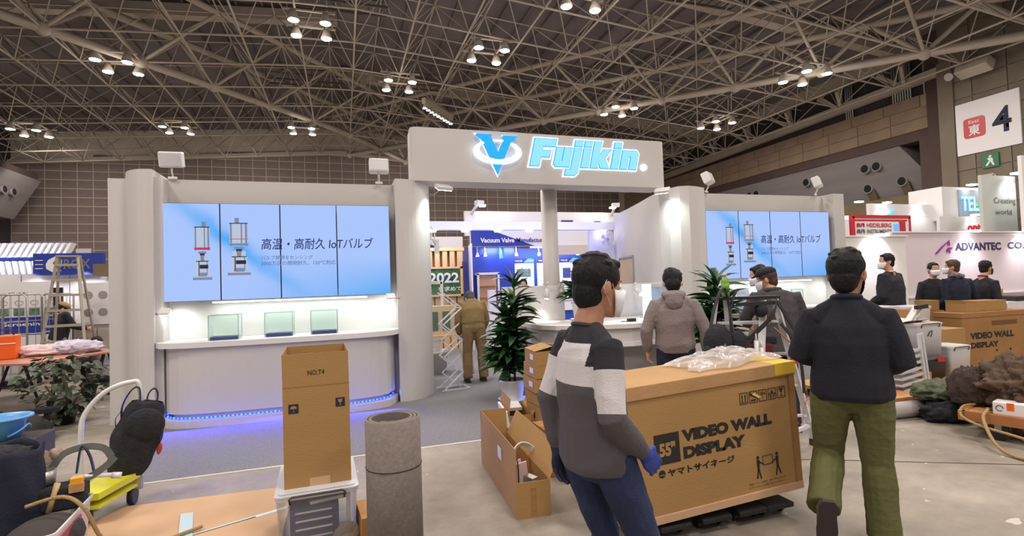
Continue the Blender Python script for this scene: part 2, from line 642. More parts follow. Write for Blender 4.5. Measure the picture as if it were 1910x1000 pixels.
# ================================================================= HALL SHELL
XR, YB, XL = 25.0, 42.4, -20.6
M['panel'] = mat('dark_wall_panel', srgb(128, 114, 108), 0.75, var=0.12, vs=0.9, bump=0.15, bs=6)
M['grout'] = mat('pale_joint', srgb(196, 184, 168), 0.8)
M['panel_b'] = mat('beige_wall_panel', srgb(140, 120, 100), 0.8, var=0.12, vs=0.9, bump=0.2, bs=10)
M['panel_dk'] = mat('dark_grey_panel', srgb(62, 56, 58), 0.8, var=0.1, vs=0.9)  # dark grey panels with slight random variation
M['brown'] = mat('brown_beam_paint', srgb(82, 66, 60), 0.8, var=0.1, vs=1.5)
M['conc_l'] = mat('grey_board_marked_concrete', srgb(140, 134, 134), 0.85, var=0.1, vs=0.8, bump=0.3, bs=4, stretch=(1, 0.3, 3))
M['olivebeam'] = mat('dusty_beam', srgb(112, 100, 76), 0.85, var=0.15, vs=1)
M['block'] = mat('stone_block', srgb(118, 108, 94), 0.85, var=0.15, vs=0.7, bump=0.3, bs=8)
M['deck'] = mat('dark_roof_deck', srgb(122, 115, 117), 0.9, var=0.2, vs=0.5)
M['truss'] = mat('painted_truss_steel', srgb(186, 176, 162), 0.6, var=0.1, vs=1)
wb = MB().b2(XL - 1, XR + 1, YB + 0.05, YB + 0.35, 0, 15).build('wall_back', M['grout'])
tag(wb, kind='structure')
PW, PH = 0.90, 0.60
pm = MB().box((0, 0, 0), (PW - 0.05, 0.02, PH - 0.05)).mesh('wall_panel', M['panel'])
def zb(x):  # underside of the roof frame
    return 11.6 - (0.075 if x < 0 else 0.085) * abs(x)
cnt = 0
rest = MB()
for i in range(int((XR - XL) / PW)):
    x = XL + PW * (i + 0.5)
    for r in range(21):
        z = PH * (r + 0.5)
        if z > zb(x) + 0.7:
            continue
        seen = (x < -13.3 and z > 3.6 and x > -19.8) or (-13.3 <= x < 4.6 and z > 9.9) or (6 < x < 22 and 5.0 < z < 8.8 and r % 1 == 0)
        if seen and cnt < 296:
            o = bpy.data.objects.new('wall_panel', pm)
            COL.objects.link(o)
            o.parent = wb
            o.location = (x, YB + 0.045, z)
            cnt += 1
        else:
            rest.box((x, YB + 0.045, z), (PW - 0.05, 0.02, PH - 0.05))
tag(rest.build('wall_panel_field', M['panel'], wb), kind='stuff')
pp = MB().box((-16.65, YB - 0.04, 4.45), (0.85, 0.05, 0.95)).build('cover_panel', M['white2'], wb)
pp['label'] = 'pale square cover plate'

# right hand wall with its overhanging gallery
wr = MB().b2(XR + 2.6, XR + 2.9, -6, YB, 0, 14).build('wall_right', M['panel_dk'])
tag(wr, kind='structure')
up = MB()
up.b2(XR + 0.25, XR + 0.4, 15.8, YB, 9.5, 13).build('upper_wall', M['grout'], wr)
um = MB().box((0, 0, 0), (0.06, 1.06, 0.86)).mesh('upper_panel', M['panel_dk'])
for i in range(24):
    for r in range(2):
        o = bpy.data.objects.new('upper_panel', um)
        COL.objects.link(o); o.parent = wr
        o.location = (XR + 0.24, 16.4 + 1.1 * i, 9.95 + 0.9 * r)
MB().b2(XR + 0.02, XR + 2.6, 16.1, YB, 7.95, 9.5).build('gallery_band', mat('band_joint', srgb(165, 145, 118), .8), wr)
bmh = MB().box((0, 0, 0), (0.06, 1.63, 0.50)).mesh('band_tile', M['panel_b'])
for i in range(16):
    for r in range(3):
        o = bpy.data.objects.new('band_tile', bmh)
        COL.objects.link(o); o.parent = wr
        o.location = (XR, 16.95 + 1.66 * i + (0.3 if r == 2 else 0), 8.21 + 0.52 * r)
MB().b2(XR + 0.1, XR + 2.6, 16.05, YB, 7.5, 7.95).build('brown_beam', M['brown'], wr)
MB().b2(XR + 0.0, XR + 0.5, 16.0, 16.55, 5.0, 7.6).build('brown_post', M['brown'], wr)
# slanted concrete under the gallery
sl = MB()
sl.add([(XR + .15, 17.6, 7.55), (XR + .15, YB, 7.55), (XR + 1.6, YB, 5.0), (XR + 1.6, 16.4, 5.0), (XR + 2.6, 17.6, 7.55), (XR + 2.6, YB, 7.55), (XR + 2.6, YB, 5.0), (XR + 2.6, 16.4, 5.0)],
       [(0, 1, 2, 3), (4, 0, 3, 7), (3, 2, 6, 7), (1, 5, 6, 2), (5, 1, 0, 4)])
slo = sl.build('slanted_soffit', M['conc_l'], wr)
hd = MB()
M['hole'] = mat('dark_recess', (0.01, 0.01, 0.01, 1), 0.9)
for (y, z) in ((19.55, 6.85), (18.95, 6.85), (23.1, 6.85), (22.4, 6.85), (19.85, 5.9), (18.1, 5.95), (27.5, 6.85), (26.9, 6.85)):
    x = XR + .15 + (7.55 - z) * 1.45 / 2.55
    h = MB()
    h.cyl((x - 0.10, y, z), (x + 0.15, y, z), 0.25, seg=20, mi=0)
    ho = h.build('vent_collar', [M['conc_l'], M['hole']], wr)
    MB().cyl((x - 0.11, y, z), (x - 0.09, y, z), 0.20, seg=20).build('vent_hole', M['hole'], ho)
for y, z in ((18.1, 5.5), (19.85, 5.45)):
    x = XR + .15 + (7.55 - z) * 1.45 / 2.55
    MB().box((x - 0.05, y - .1, z - .05), (0.12, 0.42, 0.9), R=Matrix.Rotation(-0.5, 3, 'Y')).build('chute', M['olivebeam'], wr)
MB().b2(XR + 0.3, XR + 2.6, 16.2, YB, 4.35, 5.15).build('lower_beam', M['olivebeam'], wr)
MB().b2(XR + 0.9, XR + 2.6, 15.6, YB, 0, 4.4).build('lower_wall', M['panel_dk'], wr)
# pier with the hall number
MB().b2(24.9, XR + 2.6, 14.9, 16.1, 0, 14).build('pier_edge', M['brown'], wr)
pr = MB().b2(24.06, XR + 2.6, -4, 15.0, 0, 14).build('pier', M['grout'], wr)
bk = MB().box((0, 0, 0), (0.08, 1.14, 0.70)).mesh('stone_block', M['block'])
for i in range(9):
    for r in range(17):
        z = 3.0 + 0.73 * r
        o = bpy.data.objects.new('stone_block', bk)
        COL.objects.link(o); o.parent = wr
        o.location = (24.04, 14.4 - 1.17 * i + 0.0, z)
MB().b2(23.92, 24.12, 14.45, 15.02, 0, 10.2).build('pier_trim', M['block'], wr)
# vertical conduits on the gallery
for y0, n in ((17.6, 8), (20.0, 4), (16.2, 7)):
    for k in range(n):
        y = y0 - 0.115 * k
        b0 = 9.5
        z1 = 11.35
        MB().tube([(XR - .02, y, b0), (XR - .02, y, z1 - .15), (XR + .05, y, z1), (XR + .2, y, z1 + .08)], 0.035, seg=6).build('conduit', M['steel'], wr)

# hall number sign
sg = thing('hall_sign', 'large white sign with red square reading East and the figure 4', 'sign', (23.98, 13.35, 7.2))
MB().b2(-0.04, 0.02, -1.06, 1.06, -1.04, 1.04).build('sign_board', M['white2'], sg)
SR = (PI / 2, 0, -PI / 2)
rp = MB()
pl = []
for cx, cy, a0 in ((0.25, 0.28, 0), (-0.25, 0.28, 90), (-0.25, -0.28, 180), (0.25, -0.28, 270)):
    for k in range(5):
        a = math.radians(a0 + 22.5 * k)
        pl.append((cx + 0.12 * math.cos(a), cy + 0.12 * math.sin(a)))
rp.plate(pl, Matrix.Translation((-0.045, 0.42, -0.02)) @ Matrix.Rotation(-PI / 2, 4, 'Z') @ Matrix.Rotation(PI / 2, 4, 'X'), 0.012)
rp.build('red_square', M['red'], sg)
txt('East', 0.36, 0.13, M['white2'], sg, (-0.062, 0.42, 0.22), SR)
txt('東', 0.40, 0.42, M['white2'], sg, (-0.062, 0.42, -0.12), SR, bold=0.02)
txt('4', 0.62, 0.98, M['navy_ink'], sg, (-0.045, -0.48, 0.02), SR, bold=0.02)
ex = thing('exit_sign', 'small green and white running man exit sign below the hall number', 'sign', (23.98, 13.3, 5.75))
MB().b2(-0.05, 0.02, -0.27, 0.27, -0.27, 0.27).build('sign_plate', mat('exit_green', srgb(40, 110, 70), 0.5), ex)
rm = MB()
for pg in ([(-.05, .12), (.03, .12), (.05, .2), (-.03, .2)], [(-.1, .1), (.07, .1), (.1, -.02), (.0, -.03), (-.06, .02)], [(-.06, -.02), (.02, -.02), (-.1, -.2), (-.16, -.18)], [(.0, -.03), (.08, -.03), (.14, -.2), (.08, -.2)]):
    rm.plate(pg, Matrix.Translation((-0.055, 0, 0)) @ Matrix.Rotation(-PI / 2, 4, 'Z') @ Matrix.Rotation(PI / 2, 4, 'X'), 0.01)
rm.build('running_figure', M['white2'], ex)
# wall floodlight units
wf = thing('wall_floodlight', 'boxy floodlight unit on brackets high on the right pier', 'light', (23.5, 13.4, 9.4))
MB().box((0, 0, 0), (0.5, 1.1, 0.45), R=Matrix.Rotation(0.5, 3, 'Y')).build('housing', M['truss'], wf, bevel=.03)
MB().bar((0.1, -0.4, 0), (0.5, -0.4, 0.2), .07).build('bracket', M['steel'], wf)
MB().bar((0.1, 0.4, 0), (0.5, 0.4, 0.2), .07).build('bracket', M['steel'], wf)
MB().cyl((-.35, .7, -.15), (-.1, .7, -.05), .16, .1).build('horn', M['steel'], wf)
cd = thing('wall_camera', 'small beige box frame fixed to the stone pier beside the green exit sign', 'fixture', (23.96, 13.4, 4.9))
fr = MB()
for a, b in (((0, -.2, -.3), (0, .2, -.3)), ((0, -.2, .3), (0, .2, .3)), ((0, -.2, -.3), (0, -.2, .3)), ((0, .2, -.3), (0, .2, .3))):
    fr.bar(a, b, .09)
fr.build('frame', M['truss'], cd)

# left gallery end
wl = MB().b2(XL - 0.6, XL, 8, YB, 0, 14).build('wall_left', M['panel_dk'])
tag(wl, kind='structure')
lg = MB()
lg.add([(-17.9, 40, 9.0), (-17.9, 26, 9.0), (-19.3, 40, 6.6), (-19.3, 26, 6.6), (-20.6, 40, 9.0), (-20.6, 26, 9.0), (-20.6, 40, 6.6), (-20.6, 26, 6.6)],
       [(0, 2, 3, 1), (0, 1, 5, 4), (2, 6, 7, 3), (0, 4, 6, 2), (1, 3, 7, 5), (4, 5, 7, 6)])
lg.build('slanted_soffit', M['conc_l'], wl)
MB().b2(-20.6, -18.1, 26, 40.05, 9.0, 9.45).build('gallery_beam', M['brown'], wl)
for y, z in ((37.3, 8.0), (38.2, 8.0), (37.6, 6.95)):
    x = -17.9 - (9.0 - z) * 1.4 / 2.4
    MB().cyl((x - .15, y, z), (x + .10, y, z), .27, seg=18).cyl((x + .1, y, z), (x + .11, y, z), .2, seg=18, mi=1).build('vent_collar', [M['conc_l'], M['hole']], wl)

# ================================================================= ROOF
# ribbed deck over a steel space frame
dk = MB()
xs = [-22 + 1.0 * i for i in range(50)]
for i in range(len(xs) - 1):
    x0, x1 = xs[i], xs[i] + 0.93
    za, zc = zb(x0) + 2.6, zb(x1) + 2.6
    dk.add([(x0, -16, za), (x1, -16, zc), (x1, 43, zc), (x0, 43, za)], [(0, 3, 2, 1)])
    x2 = x1 + .07
    zd = zb(x2) + 2.6
    dk.add([(x1, -16, zc), (x1, -16, zc - .14), (x1, 43, zc - .14), (x1, 43, zc)], [(0, 3, 2, 1)])
    dk.add([(x1, -16, zc - .14), (x2, -16, zc - .14), (x2, 43, zc - .14), (x1, 43, zc - .14)], [(0, 3, 2, 1)])
    dk.add([(x2, -16, zd), (x2, -16, zc - .14), (x2, 43, zc - .14), (x2, 43, zd)], [(0, 1, 2, 3)])
dko = dk.build('ceiling', M['deck'])
tag(dko, kind='structure')
tr = thing('trim_2', None, None, (0, 0, 0), kind='structure')   # the roof's steel frame
ucyl = MB().cyl((0, 0, 0), (0, 0, 1), 1.0, seg=6, caps=False).mesh('truss_bar', M['truss'])
def bar_obj(name, p, q, r, parent):
    o = bpy.data.objects.new(name, ucyl)
    COL.objects.link(o)
    o.parent = parent
    p, q = Vector(p), Vector(q)
    o.location = p
    o.rotation_euler = (q - p).to_track_quat('Z', 'Y').to_euler()
    o.scale = (r, r, (q - p).length)
    return o
DX, DY = 2.05, 2.65
X0, Y0 = -9.6, 21.6
TOPH = 1.5
def bn(i, jj):
    x, y = X0 + DX * i, Y0 + DY * jj
    return Vector((x, y, zb(x)))
def tn(i, jj):
    x, y = X0 + DX * (i + 0.5), Y0 + DY * (jj + 0.5)
    return Vector((x, y, zb(x) + TOPH))
bars = []
for i in range(-5, 17):
    for jj in range(-6, 8):
        b = bn(i, jj)
        if b.x > XR + .3:
            continue
        if i < 16:
            bars.append((b, bn(i + 1, jj), .040))
        if jj < 7:
            bars.append((b, bn(i, jj + 1), .040))
        t = tn(i, jj)
        if jj < 7:
            bars.append((t, tn(i + 1, jj), .030))
            bars.append((t, tn(i, jj + 1), .030))
        for di, dj in ((0, 0), (-1, 0), (0, -1), (-1, -1)):
            bars.append((b, tn(i + di, jj + dj), .025))
_f2 = Vector((math.sin(_yaw), math.cos(_yaw), 0))
def vis(b):
    m = (b[0] + b[1]) / 2 - Vector((0, 0, 1.6))
    w = m.dot(_f)
    if w < 6:
        return 1e9
    u, v = abs(m.dot(_r)) / w, m.dot(_u) / w
    return w if (u < 0.98 and v < 0.52) else 1e6 + w
bars.sort(key=vis)
for b in bars[:280]:
    bar_obj('truss_bar', b[0], b[1], b[2], tr)
rb = MB()
for b in bars[280:]:
    rb.cyl(b[0], b[1], b[2], seg=5, caps=False)
tag(rb.build('truss_bar_field', M['truss'], tr), kind='stuff')
# big diagonal trusses: lower chord, upper chord, zigzag
def big(nodes, side, r=0.17):
    lo = [Vector((x, y, zb(x))) for x, y in nodes]
    upn = []
    for a, b in zip(lo[:-1], lo[1:]):
        m = (a + b) / 2
        m.z += TOPH
        upn.append(m)
    for a, b in zip(lo[:-1], lo[1:]):
        bar_obj('lower_chord', a, b, r, tr)
    for a, b in zip(upn[:-1], upn[1:]):
        bar_obj('upper_chord', a, b, r * .9, tr)
    for k, u in enumerate(upn):
        bar_obj('truss_brace', lo[k], u, r * .55, tr)
        bar_obj('truss_brace', u, lo[k + 1], r * .55, tr)
        # outer chord beside it
    for k, u in enumerate(lo):
        MB().ell(u, (r * 1.5, r * 1.5, r * 1.5), seg=8, rings=6).build('node_joint', M['truss'], tr)
    off = Vector(side)
    for a, b in zip(upn[:-1], upn[1:]):
        bar_obj('upper_chord', a + off, b + off, r * .75, tr)
    for k, u in enumerate(upn):
        bar_obj('truss_brace', lo[k], u + off, r * .4, tr)
big([(X0 + DX * i, Y0 + DY * i) for i in range(-5, 8)], (DX, -DY, .15))
big([(X0 + DX * (12 - i), Y0 + DY * i) for i in range(-5, 8)], (-DX, -DY, .15))
# thick roof girders across and purlins
for y, x0, x1 in ((17.0, 0, 25), (11.5, 0, 25), (24.3, -20, 0), (30.5, 0, 25)):
    p, q = Vector((x0, y, zb(x0) + 2.15)), Vector((x1, y, zb(x1) + 2.15))
    MB().bar(p, q, .45, .5).build('roof_girder', M['truss'], tr)
MB().bar((XR - .1, 14, zb(25) + .75), (XR - .1, YB, zb(25) + .2), .32, .4).build('edge_girder', M['truss'], tr)
MB().bar((XL, YB - .3, zb(XL) + .55), (0, YB - .3, zb(0) + .55), .25, .3).bar((0, YB - .3, zb(0) + .55), (XR, YB - .3, zb(XR) + .55), .25, .3).build('edge_girder', M['truss'], tr)
for i in range(8):
    p = Vector((XR - .1, 17 + 3.2 * i, zb(25) + .55))
    MB().bar(p, p + Vector((-.9, -.5, .75)), .14).bar(p, p + Vector((-.9, .6, .75)), .14).bar(p, p + Vector((-.1, 0, 1.2)), .16).build('end_strut', M['truss'], tr)
# maintenance walkways
M['dksteel'] = mat('dark_steel', srgb(88, 80, 74), .7)
for y, x0, x1, nm in ((20.9, -1.6, 1.9, 0), (27.6, 2.6, 5.4, 1), (15.3, 10.0, 14.0, 2), (29, -3.5, 0.5, 3)):
    wk = MB()
    z = zb((x0 + x1) / 2) + 1.0
    for dy in (-.35, .35):
        wk.bar((x0, y + dy, z), (x1, y + dy, z), .07)
        wk.bar((x0, y + dy, z + .6), (x1, y + dy, z + .6), .04)
    n = int((x1 - x0) / .35)
    for k in range(n + 1):
        x = x0 + (x1 - x0) * k / n
        wk.bar((x, y - .35, z), (x, y + .35, z), .04)
        if k % 3 == 0:
            wk.bar((x, y - .35, z), (x, y - .35, z + .6), .03)
    wk.build('walkway', M['dksteel'], tr)

# lamp clusters
NEARLAB = ['leftmost bright lamp cluster under the truss beside the big sloping chord', 'four lamp cluster high above the left video wall, near its right end',
           'four lamp cluster in the truss straight above the glowing logo', 'lamp cluster just left above the header sign, nearer of the pair',
           'far left lamp cluster low over the back wall', 'low distant lamp cluster above the left end flood light', 'low distant lamp cluster to the left of the header sign',
           'lamp cluster over the right end of the header sign', 'large lamp cluster under the right-hand big chord', 'smallest lamp cluster above the beige gallery', 'topmost lamp cluster cut by the top of the picture']
lampg = emis('high_bay_glow', (1.0, 0.93, 0.98, 1), 60)
for (x, y, z), lab in zip(LAMPS, NEARLAB):
    t = thing('high_bay_lamp', lab, 'lamp', (x, y, z), group='four lamp clusters in the roof truss')
    rg = MB()
    for dx, dy in ((-.45, -.45), (.45, -.45), (.45, .45), (-.45, .45)):
        h = MB().lathe([(.10, .30), (.12, .2), (.21, -.02), (.19, -.04)], (dx * 1.15, dy * 1.3, 0), seg=16)
        ho = h.build('reflector', M['truss'], t)
        MB().lathe([(0.0, -.03), (.17, -.03), (.17, -.05), (0, -.05)], (dx * 1.15, dy * 1.3, 0), seg=16).build('lamp_lens', lampg, ho)
    for dy in (-.6, .6):
        rg.bar((-.85, dy, .33), (.85, dy, .33), .06)
    for dx in (-.52, .52):
        rg.bar((dx, -.6, .33), (dx, .6, .33), .05)
        rg.bar((dx, 0, .33), (dx, 0, zb(x) - z + .05), .04)
    rg.build('lamp_rack', M['truss'], t)
bt = thing('ceiling_light_row', 'row of small bright spotlights on a dusty orange roof beam above the header sign', 'lamp', (4.9, 26.6, 10.4), rz=.9)
MB().bar((-1.5, 0, .35), (1.5, 0, .35), .2, .3).build('beam', M['truss'], bt)
for k in range(9):
    MB().cyl((-1.4 + .35 * k, 0, .2), (-1.4 + .35 * k, 0, .0), .05, .11, seg=10).cyl((-1.4 + .35 * k, 0, .0), (-1.4 + .35 * k, 0, -.01), .09, seg=10, mi=1).build('spot_head', [M['truss'], lampg], bt)
# ================================================================= WHITE BOOTH
def arc(cx, cy, rx, ry, a0, a1, n):
    return [(cx + rx * math.cos(math.radians(a0 + (a1 - a0) * k / n)), cy + ry * math.sin(math.radians(a0 + (a1 - a0) * k / n))) for k in range(n + 1)]
HB = 3.12
booth = thing('booth_stand', 'white exhibition booth of rounded columns, video wall bays and a tall illuminated header', 'booth', (0, 0, 0))
WHT = M['white']
# left bay
lb = MB()
lb.prism([(-2.3, 7.7), (0.80, 7.7), (0.80, 7.95), (-2.3, 7.95)], 0, HB - .03)
lb.build('back_panel', WHT, booth)
MB().prism(arc(-2.25, 8.0, .38, .62, 180, 270, 10) + [(-2.2, 7.38), (-2.2, 8.1), (-2.63, 8.1)], 0, HB + .03, smooth=False).build('end_column', WHT, booth)
MB().b2(-2.80, -2.55, 7.78, 8.02, 0, HB - .02).build('side_panel', WHT, booth)
MB().prism([(0.72, 7.42)] + arc(0.78, 8.15, .52, .73, -84, 0, 12) + [(1.3, 8.9), (1.1, 8.9), (1.1, 8.3), (0.72, 8.1)], 0, HB + .01).build('end_column', WHT, booth)
MB().b2(-2.22, -2.12, 7.45, 7.72, 0.0, HB - .05).build('return_panel', WHT, booth)
# right bay
rbp = MB()
rbp.prism([(5.86, 7.7), (9.05, 7.7), (9.05, 7.95), (5.86, 7.95)], 0, HB - .03)
rbp.build('back_panel', WHT, booth)
MB().b2(8.86, 9.12, 7.45, 7.98, 0, HB - .02).build('side_panel', WHT, booth)
innr = [(5.92, 7.42), (5.70, 7.32), (5.50, 7.28), (5.36, 7.34), (5.30, 7.55), (5.34, 7.9), (5.46, 8.4), (5.64, 9.0), (5.86, 9.8), (6.06, 10.6), (6.15, 11.0)]
outr = [(6.4, 11.0), (6.3, 10.5), (6.1, 9.7), (5.95, 9.0), (5.93, 8.2), (5.95, 7.8)]
MB().prism(innr + outr, 0, HB + .01).build('curved_wall', WHT, booth)
# header
hp = [(1.06, 7.46), (5.10, 7.46)] + arc(5.10, 7.56, .10, .10, -90, 0, 4) + [(5.2, 7.95)] + [(0.98, 7.95)] + arc(1.06, 7.56, .10, .10, 180, 270, 4)
hd = MB().prism(hp, 3.12, 3.90).build('header', WHT, booth, bevel=.02)
MB().cyl((3.28, 8.0, 0.006), (3.28, 8.0, 3.13), .135, seg=28).build('round_post', WHT, booth)
# back beam with purple wash and downlights
MB().b2(1.3, 6.35, 11.0, 11.2, 2.80, 2.98).build('cross_beam', M['white2'], booth)
MB().b2(5.60, 6.5, 11.2, 11.3, 0, 2.98).build('rear_wall', M['white2'], booth)
for k, x in enumerate((1.85, 2.55, 3.3, 4.05, 5.9)):
    MB().cyl((x, 11.1, 2.80), (x, 11.1, 2.76), .08, .07, seg=14).build('downlight', M['lamp_on'], booth)
# downlight wash
area('beam_wash_light', (3.6, 10.2, 2.3), 3.6, 55, (0.16, 0.24, 1.0), target=(3.6, 11.2, 2.95), size_y=.3)
# logo on header
LB = emis('logo_blue_glow', (0.03, 0.38, 0.95, 1), 1.25)
LBT = emis('letter_cyan_glow', (0.30, 0.72, 1.0, 1), 1.15)
LW = emis('logo_white_glow', (0.85, 0.9, 1.0, 1), 2.0)
HY = 7.46
def face(poly, name, m, parent, y, th=.03, ox=0, oz=0, R=None):
    """polygon given in (x, z) standing in an XZ plane at depth y, facing the front"""
    t = MB()
    n = len(poly)
    vs = [(x + ox, y, z + oz) for x, z in poly] + [(x + ox, y - th, z + oz) for x, z in poly]
    ar = sum(poly[i][0] * poly[(i + 1) % n][1] - poly[(i + 1) % n][0] * poly[i][1] for i in range(n))
    if ar > 0:
        fs = [tuple(range(n - 1, -1, -1)), tuple(range(n, 2 * n))] + [((i + 1) % n, i, n + i, n + (i + 1) % n) for i in range(n)]
        fs[0], fs[1] = tuple(range(n)), tuple(range(2 * n - 1, n - 1, -1))
        fs[0], fs[1] = fs[0][::-1], fs[1][::-1]
        fs = [fs[0], fs[1]] + [q for q in fs[2:]]
    else:
        fs = [tuple(range(n)), tuple(range(2 * n - 1, n - 1, -1))] + [(i, (i + 1) % n, n + (i + 1) % n, n + i) for i in range(n)]
    t.add(vs, fs)
    return t.build(name, m, parent)
lg = thing('illuminated_logo', 'glowing blue V crossed by a white ring with glowing italic lettering on the tall header', 'sign', (0, 0, 0))
cx, cz = 2.24, 3.555
vl = [(-.33, .27), (-.09, .27), (-.10, .22), (.0, -.0), (.1, .21), (.08, .26), (.32, .26), (.22, .2), (.0, -.32), (-.24, .2)]
face([(x * 1.07, z * 1.1) for x, z in vl], 'logo_halo', LW, lg, HY - .002, .012, cx, cz)
face(vl, 'blue_v', LB, lg, HY - .016, .05, cx, cz)
rg = MB()
n = 40
vs = []
for k in range(n):
    a = 2 * PI * k / n
    w = .5 - .5 * math.sin(a)   # thicker at the front, lower half
    ro, ri = 1.0, 1.0 - .12 - .30 * w
    for r_ in (ro, ri):
        for y in (HY - .05, HY - .085):
            vs.append((cx - .0 + .375 * r_ * math.cos(a) * (1 if r_ == ro else 1.03), y, cz + .015 + .185 * (math.sin(a) * r_ if r_ == ro else math.sin(a) * ri - .06 * 0)))
fs = []
for k in range(n):
    a, b = k * 4, ((k + 1) % n) * 4
    fs += [(a + 1, b + 1, b + 3, a + 3), (a, a + 2, b + 2, b), (a, b, b + 1, a + 1), (a + 2, a + 3, b + 3, b + 2)]
rg.add(vs, fs)
rg.build('white_ring', LW, lg)
face([(-.33, .27), (-.09, .27), (-.10, .22), (.0, -.0), (.1, .21), (.08, .26), (.32, .26), (.2, .15), (.06, -.10), (-.06, -.10), (-.22, .15)], 'blue_v_front', LB, lg, HY - .086, .01, cx, cz + .002)
def grow(poly, d):
    n = len(poly)
    ar = sum(poly[i][0] * poly[(i + 1) % n][1] - poly[(i + 1) % n][0] * poly[i][1] for i in range(n))
    sg_ = 1 if ar > 0 else -1
    r = []
    for i in range(n):
        a, b, c = Vector(poly[i - 1]), Vector(poly[i]), Vector(poly[(i + 1) % n])
        e1, e2 = (b - a).normalized(), (c - b).normalized()
        n1, n2 = Vector((e1.y, -e1.x)) * sg_, Vector((e2.y, -e2.x)) * sg_
        q = b + (n1 + n2) * d / max(.35, 1 + n1.dot(n2))
        r.append((q.x, q.y))
    return r
R4 = lambda a, b, c, d: [(a, b), (c, b), (c, d), (a, d)]
GL = [[(0, 0), (.14, 0), (.14, .14), (.28, .14), (.28, .24), (.14, .24), (.14, .31), (.34, .31), (.34, .42), (0, .42)],
      [(.37, .04), (.41, 0), (.62, 0), (.62, .30), (.50, .30), (.50, .09), (.48, .09), (.48, .30), (.37, .30)],
      [(.58, -.13), (.74, -.13), (.78, -.09), (.78, .30), (.66, .30), (.66, -.04), (.58, -.04)], R4(.66, .335, .78, .42),
      R4(.82, 0, .94, .30), R4(.82, .335, .94, .42),
      [(.98, 0), (1.10, 0), (1.10, .10), (1.15, 0), (1.29, 0), (1.20, .16), (1.28, .30), (1.15, .30), (1.10, .20), (1.10, .42), (.98, .42)],
      R4(1.33, 0, 1.45, .30), R4(1.33, .335, 1.45, .42),
      [(1.49, 0), (1.61, 0), (1.61, .21), (1.65, .21), (1.65, 0), (1.77, 0), (1.77, .26), (1.73, .30), (1.49, .30)]]
for g_ in GL:
    for d_, m_, y_, nm_ in ((.030, LW, .0, 'letter_halo'), (.012, LB, .016, 'letter_rim'), (.0, LBT, .03, 'letter_face')):
        face([(x * 1.04 + .24 * z, z) for x, z in grow(g_, d_)], nm_, m_, lg, HY - y_, .014, 2.76, 3.40)
MB().cyl((4.76, HY, 3.44), (4.76, HY - .04, 3.44), .055, seg=18).build('round_dot', LW, lg)

# ---- video walls
def screen_mat():
    m = bpy.data.materials.new('screen_picture')
    m.use_nodes = True
    nt = m.node_tree
    N, Lk = nt.nodes, nt.links
    N.remove(N['Principled BSDF'])
    tc = N.new('ShaderNodeTexCoord')
    sp = N.new('ShaderNodeSeparateXYZ')
    Lk.new(tc.outputs['Object'], sp.inputs[0])
    def math_(op, a, b=None, c=None):
        n = N.new('ShaderNodeMath'); n.operation = op
        for i, v in enumerate((a, b, c)):
            if v is None: continue
            if isinstance(v, (int, float)): n.inputs[i].default_value = v
            else: Lk.new(v, n.inputs[i])
        return n.outputs[0]
    # object x from 0 to 2.8, z from 0 to 1.22: a streak from the upper left to the lower middle
    d = math_('ADD', math_('MULTIPLY', sp.outputs['X'], 0.80), sp.outputs['Z'])
    d = math_('SUBTRACT', d, 1.42)
    nz = N.new('ShaderNodeTexNoise'); nz.inputs['Scale'].default_value = 3.0; nz.inputs['Detail'].default_value = 4
    Lk.new(tc.outputs['Object'], nz.inputs['Vector'])
    d = math_('ADD', d, math_('MULTIPLY', math_('SUBTRACT', nz.outputs['Fac'], 0.5), 0.22))
    g = math_('POWER', 2.718, math_('MULTIPLY', math_('MULTIPLY', d, d), -55.0))
    lim = math_('SUBTRACT', 1.0, math_('SMOOTH_MIN', 1.0, math_('MULTIPLY', math_('ABSOLUTE', math_('SUBTRACT', sp.outputs['X'], 0.85)), 1.0), 0.2))
    g = math_('MULTIPLY', g, math_('MAXIMUM', lim, 0.0))
    bt = math_('MULTIPLY', math_('MAXIMUM', math_('SUBTRACT', 0.55, sp.outputs['Z']), 0.0), math_('MAXIMUM', math_('SUBTRACT', sp.outputs['X'], 0.9), 0.0))
    t = math_('MINIMUM', math_('ADD', math_('MULTIPLY', g, 1.1), math_('MULTIPLY', bt, 0.9)), 1.0)
    mx = N.new('ShaderNodeMix'); mx.data_type = 'RGBA'
    Lk.new(t, mx.inputs['Factor'])
    mx.inputs['A'].default_value = (0.42, 0.58, 1.0, 1)
    mx.inputs['B'].default_value = (0.10, 0.42, 0.95, 1)
    e = N.new('ShaderNodeEmission')
    e.inputs[1].default_value = 0.98
    Lk.new(mx.outputs['Result'], e.inputs[0])
    Lk.new(e.outputs[0], N['Material Output'].inputs[0])
    return m
SM = screen_mat()
SI = emis('screen_dark_letters', (0.03, 0.045, 0.17, 1), 1)
SG = emis('screen_grey_letters', (0.12, 0.18, 0.38, 1), 1)
S1 = emis('screen_metal_light', (0.50, 0.56, 0.72, 1), 1)
S2 = emis('screen_metal_mid', (0.22, 0.26, 0.38, 1), 1)
S3 = emis('screen_metal_dark', (0.03, 0.035, 0.06, 1), 1)
S4 = emis('screen_red', (0.55, 0.05, 0.10, 1), 1)
